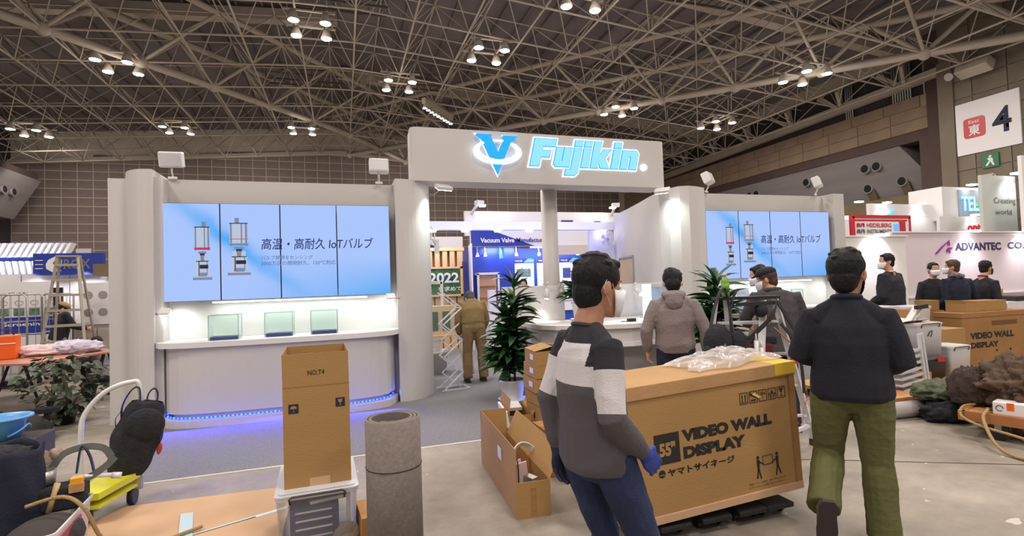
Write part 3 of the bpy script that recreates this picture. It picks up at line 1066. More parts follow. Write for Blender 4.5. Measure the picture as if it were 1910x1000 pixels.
def video_wall(x0, y, z0, w, h, label):
    t = thing('video_wall', label, 'screen', (x0, y, z0), group='video walls of the booth')
    pw = w / 4
    for k in range(4):
        p = MB()
        a, b = k * pw + .003, (k + 1) * pw - .003
        p.b2(a, b, 0, .10, 0, h, 0)
        ob = p.build('display_panel', [M['black'], M['black']], t)
        pi = MB()
        pi.add([(a + .004, -.001, .004), (b - .004, -.001, .004), (b - .004, -.001, h - .004), (a + .004, -.001, h - .004)], [(0, 1, 2, 3)])
        pi.build('screen_face', SM, ob)
    MB().b2(.1, w - .1, .10, .2, .1, h - .1).build('mounting_frame', M['steel'], t)
    s = w / 2.84
    def R_(name, x, z, ww, hh, m, d=.004):
        face([((x - ww / 2) * s, z - hh / 2), ((x + ww / 2) * s, z - hh / 2), ((x + ww / 2) * s, z + hh / 2), ((x - ww / 2) * s, z + hh / 2)], name, m, t, -.001 - d, .001)
    def valve(cx, zt, ww, red):
        # picture of a valve, drawn flat as it is on the screens
        pm = MB()
        def q(x, z, a, b, mi, d):
            pm.add([((cx + x - a / 2) * s, -.002 - d, z - b / 2), ((cx + x + a / 2) * s, -.002 - d, z - b / 2), ((cx + x + a / 2) * s, -.002 - d, z + b / 2), ((cx + x - a / 2) * s, -.002 - d, z + b / 2)], [(0, 1, 2, 3)], mi)
        q(0.02 if red else -.02, zt + .03, .05, .07, 1, 0)
        q(0, zt - .15, ww, .30, 0, .001)
        q(-ww * .42, zt - .15, ww * .10, .30, 1, .002)
        q(ww * .40, zt - .15, ww * .12, .30, 1, .002)
        q(ww * .15, zt - .15, ww * .08, .30, 1, .0015)
        q(0, zt - .005, ww, .012, 2, .003)
        q(0, zt - .30 + .02, ww * 1.02, .03, 3 if red else 1, .003)
        if not red:
            q(0, zt - .21, ww * .98, .008, 3, .003)
        q(0, zt - .33, ww * .5, .03, 1, 0)
        q(0, zt - .36, ww * .3, .04, 2, .001)
        q(0, zt - .40, ww * .72, .07, 0, .001)
        q(0, zt - .40, ww * .24, .07, 1, .002)
        q(0, zt - .44, ww * .8, .012, 2, .003)
        q(0, zt - .53, ww * .86, .18, 0, .001)
        q(-ww * .22, zt - .53, ww * .06, .18, 2, .002)
        q(ww * .3, zt - .53, ww * .06, .18, 1, .002)
        q(ww * .1, zt - .51, ww * .55, .05, 2, .003)
        q(0, zt - .61, ww * .55, .05, 1, .002)
        q(0, zt - .655, ww * 1.25, .045, 1, .003)
        q(0, zt - .64, ww * 1.25, .012, 0, .004)
        pm.build('valve_picture', [S1, S2, S3, S4], t)
    valve(.505, .94 * h / 1.24, .175, True)
    valve(.925, .99 * h / 1.24, .215, False)
    txt('高温・高耐久 IoTバルブ', 1.42 * s, .155, SI, t, (1.90 * s, -.004, .715 * h / 1.24), bold=.008, shear=.12)
    txt('バルブ開閉をセンシング', .64 * s, .058, SG, t, (1.50 * s, -.004, .535 * h / 1.24), shear=.12, bold=.006)
    txt('3000万回の開閉耐久、150℃対応', .93 * s, .062, SG, t, (1.645 * s, -.004, .46 * h / 1.24), shear=.12, bold=.006)
    return t
video_wall(-2.20, 7.5, 1.51, 2.84, 1.245, 'larger left video wall of four upright panels showing two valves')
video_wall(5.98, 7.5, 1.555, 2.80, 1.20, 'right video wall of four upright panels, partly hidden by the man in a cap')

# ---- counters under the screens
BL = M['led_b']
def counter(x0, x1, label, leds=True, deep=True):
    t = thing('display_counter', label, 'counter', (0, 0, 0), group='counters under the video walls')
    W_ = x1 - x0
    def front(off, ya, yb, n=12):
        """bowed front edge with rounded corners, left to right"""
        p = []
        for k in range(n + 1):
            u = k / n
            x = x0 + off + (W_ - 2 * off) * u
            y = yb + (ya - yb) * (1 - (1 - abs(2 * u - 1) ** 6) ** .5 * 1.0)
            p.append((x, y - .06 * math.sin(PI * u)))
        return p
    top = [(x0, 7.69)] + front(0.0, 7.50, 7.14, 24) + [(x1, 7.69)]
    MB().prism(top, .955, 1.02).build('worktop', M['white2'], t)
    bod = [(x0 + .1, 7.69)] + front(.10, 7.55, 7.18, 24) + [(x1 - .1, 7.69)]
    MB().prism(bod, .16, .955).build('cabinet', WHT, t)
    pl = [(x0 + .06, 7.69)] + front(.06, 7.52, 7.12, 24) + [(x1 - .06, 7.69)]
    MB().prism(pl, 0.006, .095).build('plinth', WHT, t)
    rec = [(x0 + .16, 7.69)] + front(.16, 7.6, 7.22, 24) + [(x1 - .16, 7.69)]
    MB().prism(rec, .095, .16).build('recess', WHT, t)
    if leds:
        pts = [p for p in front(.13, 7.56, 7.155, 58) ]
        strip = MB().tube([(x, y, .118) for x, y in pts], .006, seg=5).build('led_strip', emis('blue_strip_glow', (0.02, 0.06, 1.0, 1), 2.5), t)
        dots = MB().ell((0, 0, 0), (.013, .013, .013), seg=6, rings=4).mesh('led', BL)
        for k, (x, y) in enumerate(pts):
            o = bpy.data.objects.new('led', dots)
            COL.objects.link(o); o.parent = strip
            o.location = (x, y - .004, .118)
            if k % 2 == 0:
                o.scale = (.8, .8, .8)
    return t
counter(-2.24, 0.76, 'long white display counter with a blue light strip along its foot, under the left screens')
counter(5.90, 8.95, 'white display counter under the right video wall, behind the man in a cap', leds=False)
for x in (-1.7, -.75, .2):
    area('blue_foot_light', (x, 7.05, .10), .9, 11, (0.05, 0.05, 1.0), size_y=.03, target=(x, 6.75, 0))
area('blue_gap_light', (.74, 7.5, .12), .1, .8, (0.03, 0.08, 1.0), target=(.80, 7.4, .3))
# LED tubes and arm lamps over the counters
for x0, x1, lab in ((-1.6, .32, 'slim glowing tube light under the left video wall'), (6.3, 8.3, 'slim glowing tube light under the right video wall')):
    t = thing('tube_light', lab, 'lamp', (x0, 7.52, 1.49), group='tube lights under the video walls')
    MB().b2(0, x1 - x0, -.02, .05, 0, .012).build('housing', M['white2'], t)
    MB().b2(0.01, x1 - x0 - .01, -.015, .045, -.014, 0).build('diffuser', M['led_w'], t)
    area('tube_glow_light', ((x0 + x1) / 2, 7.56, 1.46), x1 - x0, 4.5, (0.86, 1.0, 0.95), size_y=.05, target=((x0 + x1) / 2, 7.6, .9))
def arm_lamp(base, head, aim, label, power, col=(0.88, 1.0, 0.96), size=(.13, .09, .03)):
    t = thing('arm_spotlight', label, 'lamp', base, group='arm spotlights of the booth')
    b, h = Vector(base), Vector(head)
    d = h - b
    MB().tube([(0, 0, 0), d * .4 + Vector((0, 0, -.05)), d * .8, d], .008, seg=6).build('arm', M['steel'], t)
    R = (Vector(aim) - h).to_track_quat('-Z', 'Y').to_matrix()
    hd_ = MB().box(d, size, R=R).build('lamp_head', M['metal_w'], t, bevel=.008)
    MB().box(d + R @ Vector((0, 0, -size[2] / 2 - .003)), (size[0] * .9, size[1] * .85, .006), R=R).build('lamp_face', M['lamp_on'], hd_)
    dirn = (Vector(aim) - h).normalized()
    spot('arm_spot_light', h + dirn * .04, aim, power, angle=1.9, blend=.8, color=col, r=.05)
    return t
arm_lamp((-2.24, 7.48, 1.42), (-2.08, 7.36, 1.40), (-1.95, 7.75, 1.1), 'small arm lamp at the left end of the long counter', 9)
arm_lamp((.80, 7.45, 1.50), (.62, 7.36, 1.48), (.48, 7.75, 1.15), 'small arm lamp at the right end of the left video wall', 9)
arm_lamp((9.0, 7.45, 1.45), (8.86, 7.30, 1.47), (8.55, 7.75, 1.1), 'small arm lamp at the right end of the right video wall', 9)
arm_lamp((5.96, 7.42, 1.40), (6.1, 7.3, 1.42), (6.2, 7.75, 1.1), 'small arm lamp at the left end of the right video wall', 8)
arm_lamp((1.24, 7.75, 2.98), (1.42, 7.45, 3.03), (1.30, 7.85, 2.3), 'bright arm floodlight under the left end of the header', 55, size=(.24, .14, .05))
arm_lamp((5.28, 7.5, 2.93), (5.0, 7.3, 3.04), (5.42, 7.65, 2.2), 'bright arm floodlight under the right end of the header', 60, size=(.24, .14, .05))
# ---- glass showcases
def showcase(x, y, label, s=1.0):
    t = thing('glass_showcase', label, 'showcase', (x, y, 1.02), group='glass showcases on the counters')
    w, d, h = .33 * s, .24, .31
    MB().b2(-w / 2 + .012, w / 2 - .012, -d / 2 + .012, d / 2 - .012, 0, .042).build('blue_base', mat('royal_blue_base', srgb(20, 40, 120), .4), t)
    MB().b2(-w / 2, w / 2, -d / 2, -d / 2 + .004, 0, h).build('glass_pane', M['glass'], t)
    for a in (MB().b2(-w / 2, w / 2, d / 2 - .004, d / 2, 0, h), MB().b2(-w / 2, -w / 2 + .004, -d / 2, d / 2, 0, h), MB().b2(w / 2 - .004, w / 2, -d / 2, d / 2, 0, h), MB().b2(-w / 2, w / 2, -d / 2, d / 2, h, h + .004)):
        a.build('glass_pane', M['glass'], t)
    e = MB()
    for p, q in (((-1, -1, 0), (-1, -1, 1)), ((1, -1, 0), (1, -1, 1)), ((-1, -1, 1), (1, -1, 1)), ((1, -1, 1), (1, 1, 1)), ((1, 1, 0), (1, 1, 1)), ((-1, 1, 1), (1, 1, 1))):
        e.bar((p[0] * w / 2, p[1] * d / 2, p[2] * h), (q[0] * w / 2, q[1] * d / 2, q[2] * h), .005)
    e.build('glass_edge', M['glass_edge'], t)
    return t
showcase(-1.42, 7.36, 'leftmost empty glass showcase on a blue base on the long counter')
showcase(-.80, 7.42, 'middle one of three empty glass showcases on the long counter')
showcase(-.25, 7.44, 'third empty glass showcase from the left, on the long counter')
showcase(7.75, 7.45, 'empty glass showcase on the counter under the right video wall', .8)
# ---- flood lamps on top of the walls
def flood(x, y, tilt, yaw, label):
    t = thing('floodlight', label, 'lamp', (x, y, HB - .02), rz=yaw, group='white box floodlights on top of the booth')
    MB().tube([(0, .05, 0), (0, .0, .08), (0, 0, .13)], .012, seg=6).bar((-.05, .03, .005), (.05, .03, .005), .03).build('bracket', M['metal_w'], t)
    R = Matrix.Rotation(tilt, 3, 'X')
    h = MB().box((0, 0, .235), (.27, .13, .20), R=R).build('lamp_housing', M['metal_w'], t, bevel=.02, seg=3)
    MB().box(Vector((0, 0, .235)) + R @ Vector((0, -.067, 0)), (.23, .005, .16), R=R).build('lamp_glass', M['bin_solid'], h)
    return t
flood(-2.06, 7.65, .25, -.05, 'white box floodlight above the left end of the left video wall')
flood(.52, 7.6, -.2, .0, 'white box floodlight above the right end of the left video wall')
flood(6.15, 7.6, -.35, .6, 'white box floodlight above the left end of the right video wall')
flood(8.65, 7.6, -.3, .6, 'white box floodlight above the right end of the right video wall')
# ---- central island
isl = thing('reception_counter', 'low curved white reception counter with a recessed shade-grey base in the middle of the booth', 'counter', (0, 0, 0))
fr_ = [(2.62, 7.25), (2.66, 6.95), (2.80, 6.72), (3.2, 6.5), (3.8, 6.35), (4.6, 6.45), (5.15, 6.9), (5.25, 7.4)]
bk_ = [(5.25, 7.70), (2.62, 7.70)]
MB().prism(fr_ + bk_, .93, .99).build('worktop', M['white2'], isl)
MB().prism([(x * .985 + .06, y + .05) for x, y in fr_] + [(5.2, 7.68), (2.7, 7.68)], .74, .93).build('fascia', WHT, isl)
MB().prism([(x * .99 + .04, y + .0) for x, y in fr_] + [(5.2, 7.68), (2.7, 7.68)], .68, .74).build('ledge', M['white2'], isl)
MB().prism([(x * .93 + .3, y + .3) for x, y in fr_] + [(5.1, 7.67), (2.85, 7.67)], 0.006, .68).build('base', mat('shaded_grey_base', srgb(178, 172, 170), .7), isl)  # shadow of the recess put into the base's grey
pt = thing('partition_screen', 'waist-high cream partition wall behind the reception counter', 'partition', (0, 0, 0))
MB().prism([(2.34, 7.72), (3.38, 7.72), (3.38, 7.78), (2.34, 7.78)], 0.006, 1.55).build('panel', M['white2'], pt)
MB().prism([(3.86, 7.72), (4.90, 7.72), (4.90, 7.78), (3.86, 7.78)], 0.006, 1.53).build('panel', M['white2'], pt)
def clip_spot(x, y, z, d, label, on=True, cl=(1, .88, .78), pw=10):
    t = thing('clip_spotlight', label, 'lamp', (x, y, z), group='clip-on spotlights over the reception counter')
    dv = Vector(d).normalized()
    MB().cyl((0, 0, 0), dv * .16, .035, .04, seg=14).build('barrel', M['metal_w'], t)
    MB().cyl((0, 0, 0), (0, .02, .08), .008, seg=6).bar((0, .06, .06), (0, -.02, .1), .03).build('bracket', M['metal_w'], t)
    MB().cyl(dv * .16, dv * .165, .036, seg=14).build('lens', M['lamp_on'] if on else M['white2'], t)
    if on:
        spot('clip_spot_light', Vector((x, y, z)) + dv * .18, Vector((x, y, z)) + dv * 2, pw, angle=1.6, color=cl)
clip_spot(3.05, 7.62, 1.50, (-.15, -.1, -.9), 'left clip-on spotlight hanging below the foot of the round post')
clip_spot(3.28, 7.62, 1.49, (.45, -.1, -.7), 'right clip-on spotlight tilted outward below the round post')
clip_spot(4.33, 7.62, 1.44, (-.15, -.9, -.25), 'glowing clip-on spotlight aimed at the viewer over the white counter', pw=6)
clip_spot(4.62, 7.62, 1.44, (.15, -.8, -.5), 'second clip-on spotlight at the left of the grey-hooded man', pw=6)
dt = thing('desk_clutter', 'small black device with a pen lying on the white counter', 'device', (3.95, 6.65, .99))
MB().box((0, 0, .025), (.12, .07, .05)).build('device_body', M['black'], dt, bevel=.006)
MB().cyl((-.16, .02, .012), (-.06, -.02, .012), .007, seg=6).build('pen', M['black'], dt)
MB().box((-.1, -.05, .003), (.5, .2, .003), rz=.2).build('paper', M['white2'], dt)
# ---- brochure stands (clear stands with printed sheets)
pr_m = mat('printed_sheet', srgb(170, 195, 225), .4, var=.15, vs=9)
def brochure(x, y, z, rz, label, w=.26, h=.36, parent=None):
    t = thing('brochure_holder', label, 'stand', (x, y, z), rz=rz, group='leaflet stands on the right counter')
    R = Matrix.Rotation(-.25, 3, 'X')
    MB().box((0, 0.03, h / 2), (w, .008, h), R=R).build('back_sheet', M['bin_solid'], t)
    MB().box((0, .02, h / 2 + .0), (w * .86, .006, h * .88), R=R).build('printed_sheet', pr_m, t)
    MB().box((0, -.03, .004), (w, .16, .008)).build('foot', M['bin_solid'], t)
    MB().box((-w * .1, .012, h * .55), (w * .35, .004, h * .3), R=R).build('picture', M['white2'], t)
brochure(6.35, 7.40, 1.02, .15, 'leaflet stand with a pale blue sheet at the left end of the right counter', .34, .36)
brochure(6.62, 7.36, 1.02, -.1, 'grey printed leaflet stand behind the green tea bottle', .26, .34)
mm = thing('lit_display_stand', 'backlit upright display panel with pictures, left of the grey-hooded man', 'display', (4.75, 7.25, .99), rz=.1)
MB().box((-.16, 0, .27), (.16, .03, .52)).build('lit_panel', emis('lit_panel_glow', (.8, .85, 1, 1), 1.3), mm)
MB().box((.08, .02, .25), (.28, .03, .46)).build('picture_panel', pr_m, mm)
MB().box((0, 0, .54), (.5, .1, .02)).build('top_rail', M['white2'], mm)
MB().box((0, 0, .0), (.5, .16, .03)).build('foot', M['white2'], mm)
# doorway in the curved wall
dr = MB()
dd = (Vector((6.06, 10.6, 0)) - Vector((5.86, 9.8, 0))).normalized()
nn = Vector((-dd.y, dd.x, 0))
c0 = Vector((5.93, 10.08, 0)) + nn * .004
R = Matrix((dd, nn, Vector((0, 0, 1)))).transposed()
dr.box(c0 + Vector((0, 0, 1.05)), (1.0, .03, 2.05), R=R)
door = dr.build('door_1', mat('beige_room_beyond', srgb(196, 178, 152), .8))
tag(door, kind='structure')
fr2 = MB()
fr2.box(c0 + dd * -.51 + Vector((0, 0, 1.05)), (.03, .06, 2.1), R=R).box(c0 + dd * .51 + Vector((0, 0, 1.05)), (.03, .06, 2.1), R=R).box(c0 + Vector((0, 0, 2.09)), (1.05, .06, .04), R=R)
fr2.build('door_frame', M['steel'], door)
# wall fans
def fan(x, y, z, rz, label, tilt=.1):
    t = thing('wall_fan', label, 'fan', (x, y, z), rz=rz, group='white wall fans')
    cg = MB()
    for r_ in (.20, .16, .11, .06):
        for yy in ((-.06,) if r_ < .2 else (-.03,)):
            pts = [(r_ * math.cos(2 * PI * k / 28), yy - (.2 - r_) * .15, r_ * math.sin(2 * PI * k / 28)) for k in range(28)]
            cg.tube(pts, .0045 if r_ < .2 else .008, seg=5, closed=True)
    for k in range(36):
        a = 2 * PI * k / 36
        cg.bar((.04 * math.cos(a), -.085, .04 * math.sin(a)), (.2 * math.cos(a), -.03, .2 * math.sin(a)), .0035)
    cg.build('wire_guard', M['metal_w'], t)
    MB().cyl((0, -.09, 0), (0, -.08, 0), .04, seg=14).build('badge', M['steel'], t)
    for k in range(5):
        a = 2 * PI * k / 5
        b = MB()
        b.add([(0.02 * math.cos(a), -.035, .02 * math.sin(a)), (.15 * math.cos(a - .35), -.055, .15 * math.sin(a - .35)), (.17 * math.cos(a), -.045, .17 * math.sin(a)), (.15 * math.cos(a + .4), -.02, .15 * math.sin(a + .4))], [(0, 1, 2, 3)])
        b.build('fan_blade', M['bin_solid'], t, solid=.003)
    MB().cyl((0, -.02, 0), (0, .10, 0), .055, .045, seg=16).build('motor', M['metal_w'], t)
    MB().tube([(0, .08, 0), (0.12, .12, -.06), (.16, .14, -.16)], .02, seg=8).box((.17, .15, -.18), (.07, .05, .24)).build('wall_bracket', M['metal_w'], t)
fan(5.88, 10.86, 2.55, -.2, 'white wall fan on the wall right of the round post')
fan(1.30, 8.72, 2.45, -.5 + .0, 'white wall fan half hidden behind the right column of the left bay')
# ================================================================= BACKGROUND STANDS (behind the booth)
def lbl(o, s):
    o['label'] = s
    return o
NV = mat('deep_blue_letters', srgb(25, 35, 120), .5)
# blue valve maker's stand
bs = thing('exhibition_stand', 'blue exhibition stand with a white lettered fascia and product posters behind the booth', 'stand', (0, 0, 0))
MB().b2(3.25, 7.6, 14.4, 14.5, 0, 2.62).build('back_wall', mat('blue_print_wall', srgb(38, 72, 175), .5, var=.15, vs=1.2), bs)
MB().b2(3.25, 7.6, 13.45, 13.6, 2.62, 3.04).build('fascia', M['white2'], bs)
MB().b2(3.25, 4.6, 13.9, 14.4, 0, 2.62).build('side_wall', M['blue'], bs)
fw = MB()
fw.add([(3.25, 13.44, 3.04), (3.85, 13.44, 3.04), (5.05, 13.44, 2.62), (3.25, 13.44, 2.62)], [(0, 3, 2, 1)])
fw.build('blue_wedge', M['blue'], bs)
MB().b2(5.6, 7.6, 13.42, 13.45, 2.36, 2.63).build('cream_panel', mat('cream_panel', srgb(205, 195, 180), .6), bs)
txt('Vacuum Valve', .95, .13, M['white2'], bs, (3.98, 13.43, 2.78), bold=.03)
txt('Manufacturer', .93, .12, NV, bs, (4.98, 13.42, 2.785), bold=.02)
MB().b2(4.15, 4.16, 13.45, 14.4, 2.3, 2.62).build('divider', M['blue_l'], bs)
area('stand_wash_light', (5.2, 13.7, 2.55), 3.0, 45, (.8, .88, 1), size_y=.2, target=(5.2, 14.4, 1.4))
for k, x in enumerate((3.5, 3.72, 4.62, 5.3, 6.5, 7.0)):
    MB().cyl((x, 13.8, 2.62), (x, 13.8, 2.45), .012, seg=6).cyl((x, 13.8, 2.46), (x, 13.78, 2.38), .03, .05, seg=10).cyl((x, 13.78, 2.379), (x, 13.78, 2.37), .045, seg=10, mi=1).build('pendant_spot', [M['metal_w'], M['lamp_on']], bs)
pg = mat('poster_photo', srgb(95, 115, 110), .5, var=.5, vs=14)
for k, x in enumerate((4.72, 5.44, 6.16, 6.88)):
    p = thing('wall_poster', ('leftmost white product poster with two photographs on the blue stand', 'second product poster, left of the round post, on the blue stand', 'product poster just right of the round post on the blue stand', 'product poster partly hidden by the striped man\'s head')[k], 'poster', (x, 14.36, 1.6), group='product posters on the blue stand')
    MB().b2(0, .62, 0, .02, -.85, .72).build('poster_sheet', M['white2'], p)
    MB().b2(0, .62, -.006, 0, .58, .72).build('header_band', NV, p)
    q = MB()
    q.add([(.30, -.01, .60), (.62, -.01, .60), (.62, -.01, .70), (.45, -.01, .72)], [(0, 1, 2, 3)])
    q.build('logo_patch', M['blue_l'], p)
    txt('VALVE', .22, .05, M['white2'], p, (.15, -.008, .65))
    if k in (0,):
        MB().b2(.08, .52, -.006, 0, .18, .42).b2(.06, .28, -.006, 0, -.18, .06).build('picture', pg, p)
    elif k == 1:
        MB().cyl((.30, -.01, -.05), (.30, 0, -.05), .13, seg=7).b2(.4, .56, -.006, 0, .15, .4).build('picture', pg, p)
    else:
        MB().b2(.1, .35, -.006, 0, .12, .42).b2(.35, .5, -.006, 0, -.25, -.02).build('picture', mat('poster_blue_product', srgb(60, 70, 135), .5, var=.4, vs=20), p)
    for r in range(5):
        MB().b2(.08, .08 + .3 + .03 * (r % 3), -.004, 0, -.3 - .07 * r, -.27 - .07 * r).build('text_line', M['steel'], p)
cb = thing('glass_cabinet', 'small white framed cabinet with wooden shelves against the blue wall', 'cabinet', (3.42, 13.55, 0))
MB().b2(0, .62, 0, .3, 0, .95).build('lower_body', M['white2'], cb)
MB().b2(.04, .58, .2, .24, .95, 1.86).build('back_board', M['wood_l'], cb)
for p in ((0, .05), (.57, .62)):
    MB().b2(p[0], p[1], 0, .05, .95, 1.9).build('post', M['metal_w'], cb)
MB().b2(0, .62, 0, .3, 1.86, 1.92).build('top', M['metal_w'], cb)
MB().b2(.05, .57, .04, .24, 1.55, 1.57).b2(.05, .57, .04, .24, 1.25, 1.27).build('shelf', M['wood'], cb)
for k, (x, h) in enumerate(((3.55, 1.15), (3.75, .85))):
    w = thing('white_plinth', ('narrow white plinth just behind the khaki man\'s head', 'low white leaflet panel with a blue logo beside the khaki man')[k], 'plinth', (x, 12.9 + .1 * k, 0))
    MB().b2(0, .18 + .6 * k, 0, .15, 0, h + .3 * (1 - k)).build('body', M['white2'], w)
    if k:
        txt('Va', .35, .18, NV, w, (.4, -.006, .55), bold=.03)
# big white V board
vb = thing('overhead_banner', 'white overhead banner with a large dark blue V, lit from both ends', 'banner', (0, 0, 0))
MB().b2(3.45, 8.6, 14.95, 15.1, 3.05, 3.78).build('banner_board', M['white2'], vb)
MB().b2(5.45, 8.6, 14.9, 14.95, 2.6, 3.12).build('lower_board', M['white2'], vb)
txt('V', 1.0, 1.0, NV, vb, (6.42, 14.88, 3.02), bold=.12, shear=.35)
txt('A', 1.0, 1.0, NV, vb, (7.45, 14.88, 3.0), bold=.12, shear=.35)
for x, s_ in ((3.65, 1), (8.3, -1)):
    MB().bar((x, 14.95, 3.7), (x + .1 * s_, 14.5, 3.95), .06).box((x + .12 * s_, 14.45, 3.95), (.22, .18, .12), rz=.3 * s_).build('flood_head', M['metal_w'], vb)
    MB().box((x + .22 * s_, 14.47, 3.87), (.16, .14, .05)).build('flood_face', M['lamp_on'], vb)
    spot('banner_spot_light', (x + .22 * s_, 14.4, 3.85), (x + .9 * s_, 15, 3.4), 60, angle=2.0, color=(1, .93, .8))
# wood slat stand with the 2022 sign
ws = thing('slatted_stand', 'pale wooden slatted stand carrying a leafy green 2022 panel', 'stand', (0, 0, 0))
MB().b2(1.2, 2.92, 13.2, 13.3, 0, 2.5).build('back_board', M['wood_l'], ws)
for k in range(9):
    MB().b2(1.25 + .19 * k, 1.37 + .19 * k, 13.0, 13.2, 2.08, 2.5).build('slat', M['wood_l'], ws)
for k in range(9):
    MB().b2(1.25 + .19 * k, 1.40 + .19 * k, 13.1, 13.2, 0, 1.34).build('slat', M['wood_l'], ws)
MB().b2(1.2, 2.95, 12.98, 13.2, 2.48, 2.56).build('top_rail', M['wood_l'], ws)
gp = mat('foliage_print', srgb(50, 95, 40), .6, var=.75, vs=9)
MB().b2(1.3, 2.84, 13.02, 13.1, 1.38, 2.05).build('printed_panel', gp, ws)
f_ = MB()
f_.b2(1.24, 2.9, 12.99, 13.1, 2.03, 2.08).b2(1.24, 2.9, 12.99, 13.1, 1.33, 1.38).b2(2.84, 2.9, 12.99, 13.1, 1.33, 2.08)
f_.build('panel_frame', M['wood_l'], ws)
txt('2022', .76, .26, M['white2'], ws, (2.42, 13.005, 1.80), bold=.03)
txt('を求めて', .60, .12, M['white2'], ws, (2.56, 13.005, 1.52), bold=.02)
area('slat_light', (2.2, 12.6, 2.9), 1.2, 9, (1, .88, .7), target=(2.2, 13.2, 2.0), size_y=.1)
wf_ = thing('tall_white_board', 'tall white board standing edge-on between the wooden stand and the blue stand', 'board', (0, 0, 0))
MB().prism([(2.98, 12.4), (3.16, 13.4), (3.2, 13.4), (3.02, 12.4)], 0, 2.62).build('board', M['white2'], wf_)
bbg = thing('rear_white_fascia', 'white fascia with dark blue swooping stripes above the wooden stand', 'banner', (0, 0, 0))
MB().b2(0.5, 3.35, 14.9, 15.0, 2.3, 3.02).build('fascia_board', M['white2'], bbg)
for x in (.6, 3.2):
    MB().b2(x, x + .08, 14.92, 15.0, 0, 2.3).build('post', M['metal_w'], bbg)
sw = MB()
sw.add([(0.8, 14.88, 2.60), (2.0, 14.88, 2.88), (2.2, 14.88, 2.86), (3.1, 14.88, 2.58), (2.9, 14.88, 2.58), (1.9, 14.88, 2.78)], [(0, 5, 4, 3, 2, 1)])
sw.add([(0.8, 14.88, 2.42), (2.0, 14.88, 2.66), (2.5, 14.88, 2.6), (1.8, 14.88, 2.56)], [(0, 3, 2, 1)])
sw.build('stripe', NV, bbg)
# left column behind: cabinet of glass doors, table and zigzag stand
gc = thing('display_cabinet', 'white framed glass door cabinet in front of the leafy 2022 panel', 'cabinet', (1.15, 9.8, 0))
gf = MB()
for a, b in (((0, 0, .55), (0, 0, 1.68)), ((.62, 0, .55), (.62, 0, 1.68)), ((0, 0, 1.66), (.62, 0, 1.66)), ((0, 0, 1.15), (.62, 0, 1.15)), ((0, 0, .57), (.62, 0, .57)), ((.31, 0, .57), (.31, 0, 1.66))):
    gf.bar(a, b, .05)
gf.build('frame', M['metal_w'], gc)
MB().b2(0, .62, 0.02, .03, .57, 1.66).build('glass_door', M['glass'], gc)
MB().b2(0, .62, .3, .33, 0, 1.1).build('lower_body', M['white2'], gc)
hb = thing('wood_box', 'beige board fronted case with small windows, standing on a trestle table', 'case', (1.4, 9.3, .72))
MB().b2(0, .72, 0, .25, 0, .52).build('body', mat('beige_board', srgb(200, 178, 150), .7), hb)
for k in range(3):
    MB().b2(.06 + .22 * k, .2 + .22 * k, -.01, 0, .08, .42).build('pane', mat('dim_window', srgb(95, 115, 105), .2), hb)
tt = thing('trestle_table', 'narrow white trestle table on thin legs behind the zigzag rack', 'table', (1.38, 9.2, 0))
MB().b2(-.1, .85, 0, .45, .69, .72).build('tabletop', M['wood_l'], tt)
for x in (-.05, .62, .78):
    MB().tube([(x, .05, .69), (x + .03, .0, .006)], .015, seg=6).build('leg', M['metal_w'], tt)
wt = thing('white_tub', 'white plastic tub on the carpet behind the zigzag rack', 'tub', (1.55, 9.6, .006))
MB().lathe([(.22, 0), (.27, .38), (.29, .38), (.29, .41), (.26, .41), (.21, .03), (0, .03)], seg=20).build('tub_body', M['white2'], wt)
zz = thing('leaflet_rack', 'folding aluminium zigzag leaflet rack standing by the right column', 'rack', (1.56, 8.0, .006), rz=.15)
prv = -.15
z = 0.0
k = 0
L_ = .30
pts = []
z = .02
side = -1
while z < 1.5:
    pts.append((side * .15, z))
    side *= -1
    z += .245
for (xa, za), (xb, zb_) in zip(pts[:-1], pts[1:]):
    for y in (-.12, .12):
        MB().bar((xa, y, za), (xb, y, zb_), .018).build('link_bar', M['alu'], zz)
    MB().bar((xb, -.12, zb_), (xb, .12, zb_), .014).build('cross_bar', M['alu'], zz)
pts2 = [(-a, b) for a, b in pts]
for (xa, za), (xb, zb_) in list(zip(pts2[:-1], pts2[1:]))[:4]:
    MB().bar((xa, .0, za), (xb, .0, zb_), .016).build('link_bar', M['alu'], zz)
MB().bar((-.2, -.14, .012), (.24, -.14, .012), .02).bar((-.2, .14, .012), (.24, .14, .012), .02).bar((.24, -.14, .012), (.24, .14, .012), .02).build('foot_frame', M['alu'], zz)
# V-shaped white lamp like object above the counter
cl = thing('white_canopy', 'curved white canopy piece lying on the partition right of the round post', 'fixture', (0, 0, 0))
cm = MB()
cm.grid(lambda u, v: (4.0 + 1.1 * u, 9.0 + .3 * v, 1.58 + .22 * u * u + .05 * math.sin(PI * v)), 12, 3)
cm.build('canopy_sheet', M['white2'], cl, solid=.02)

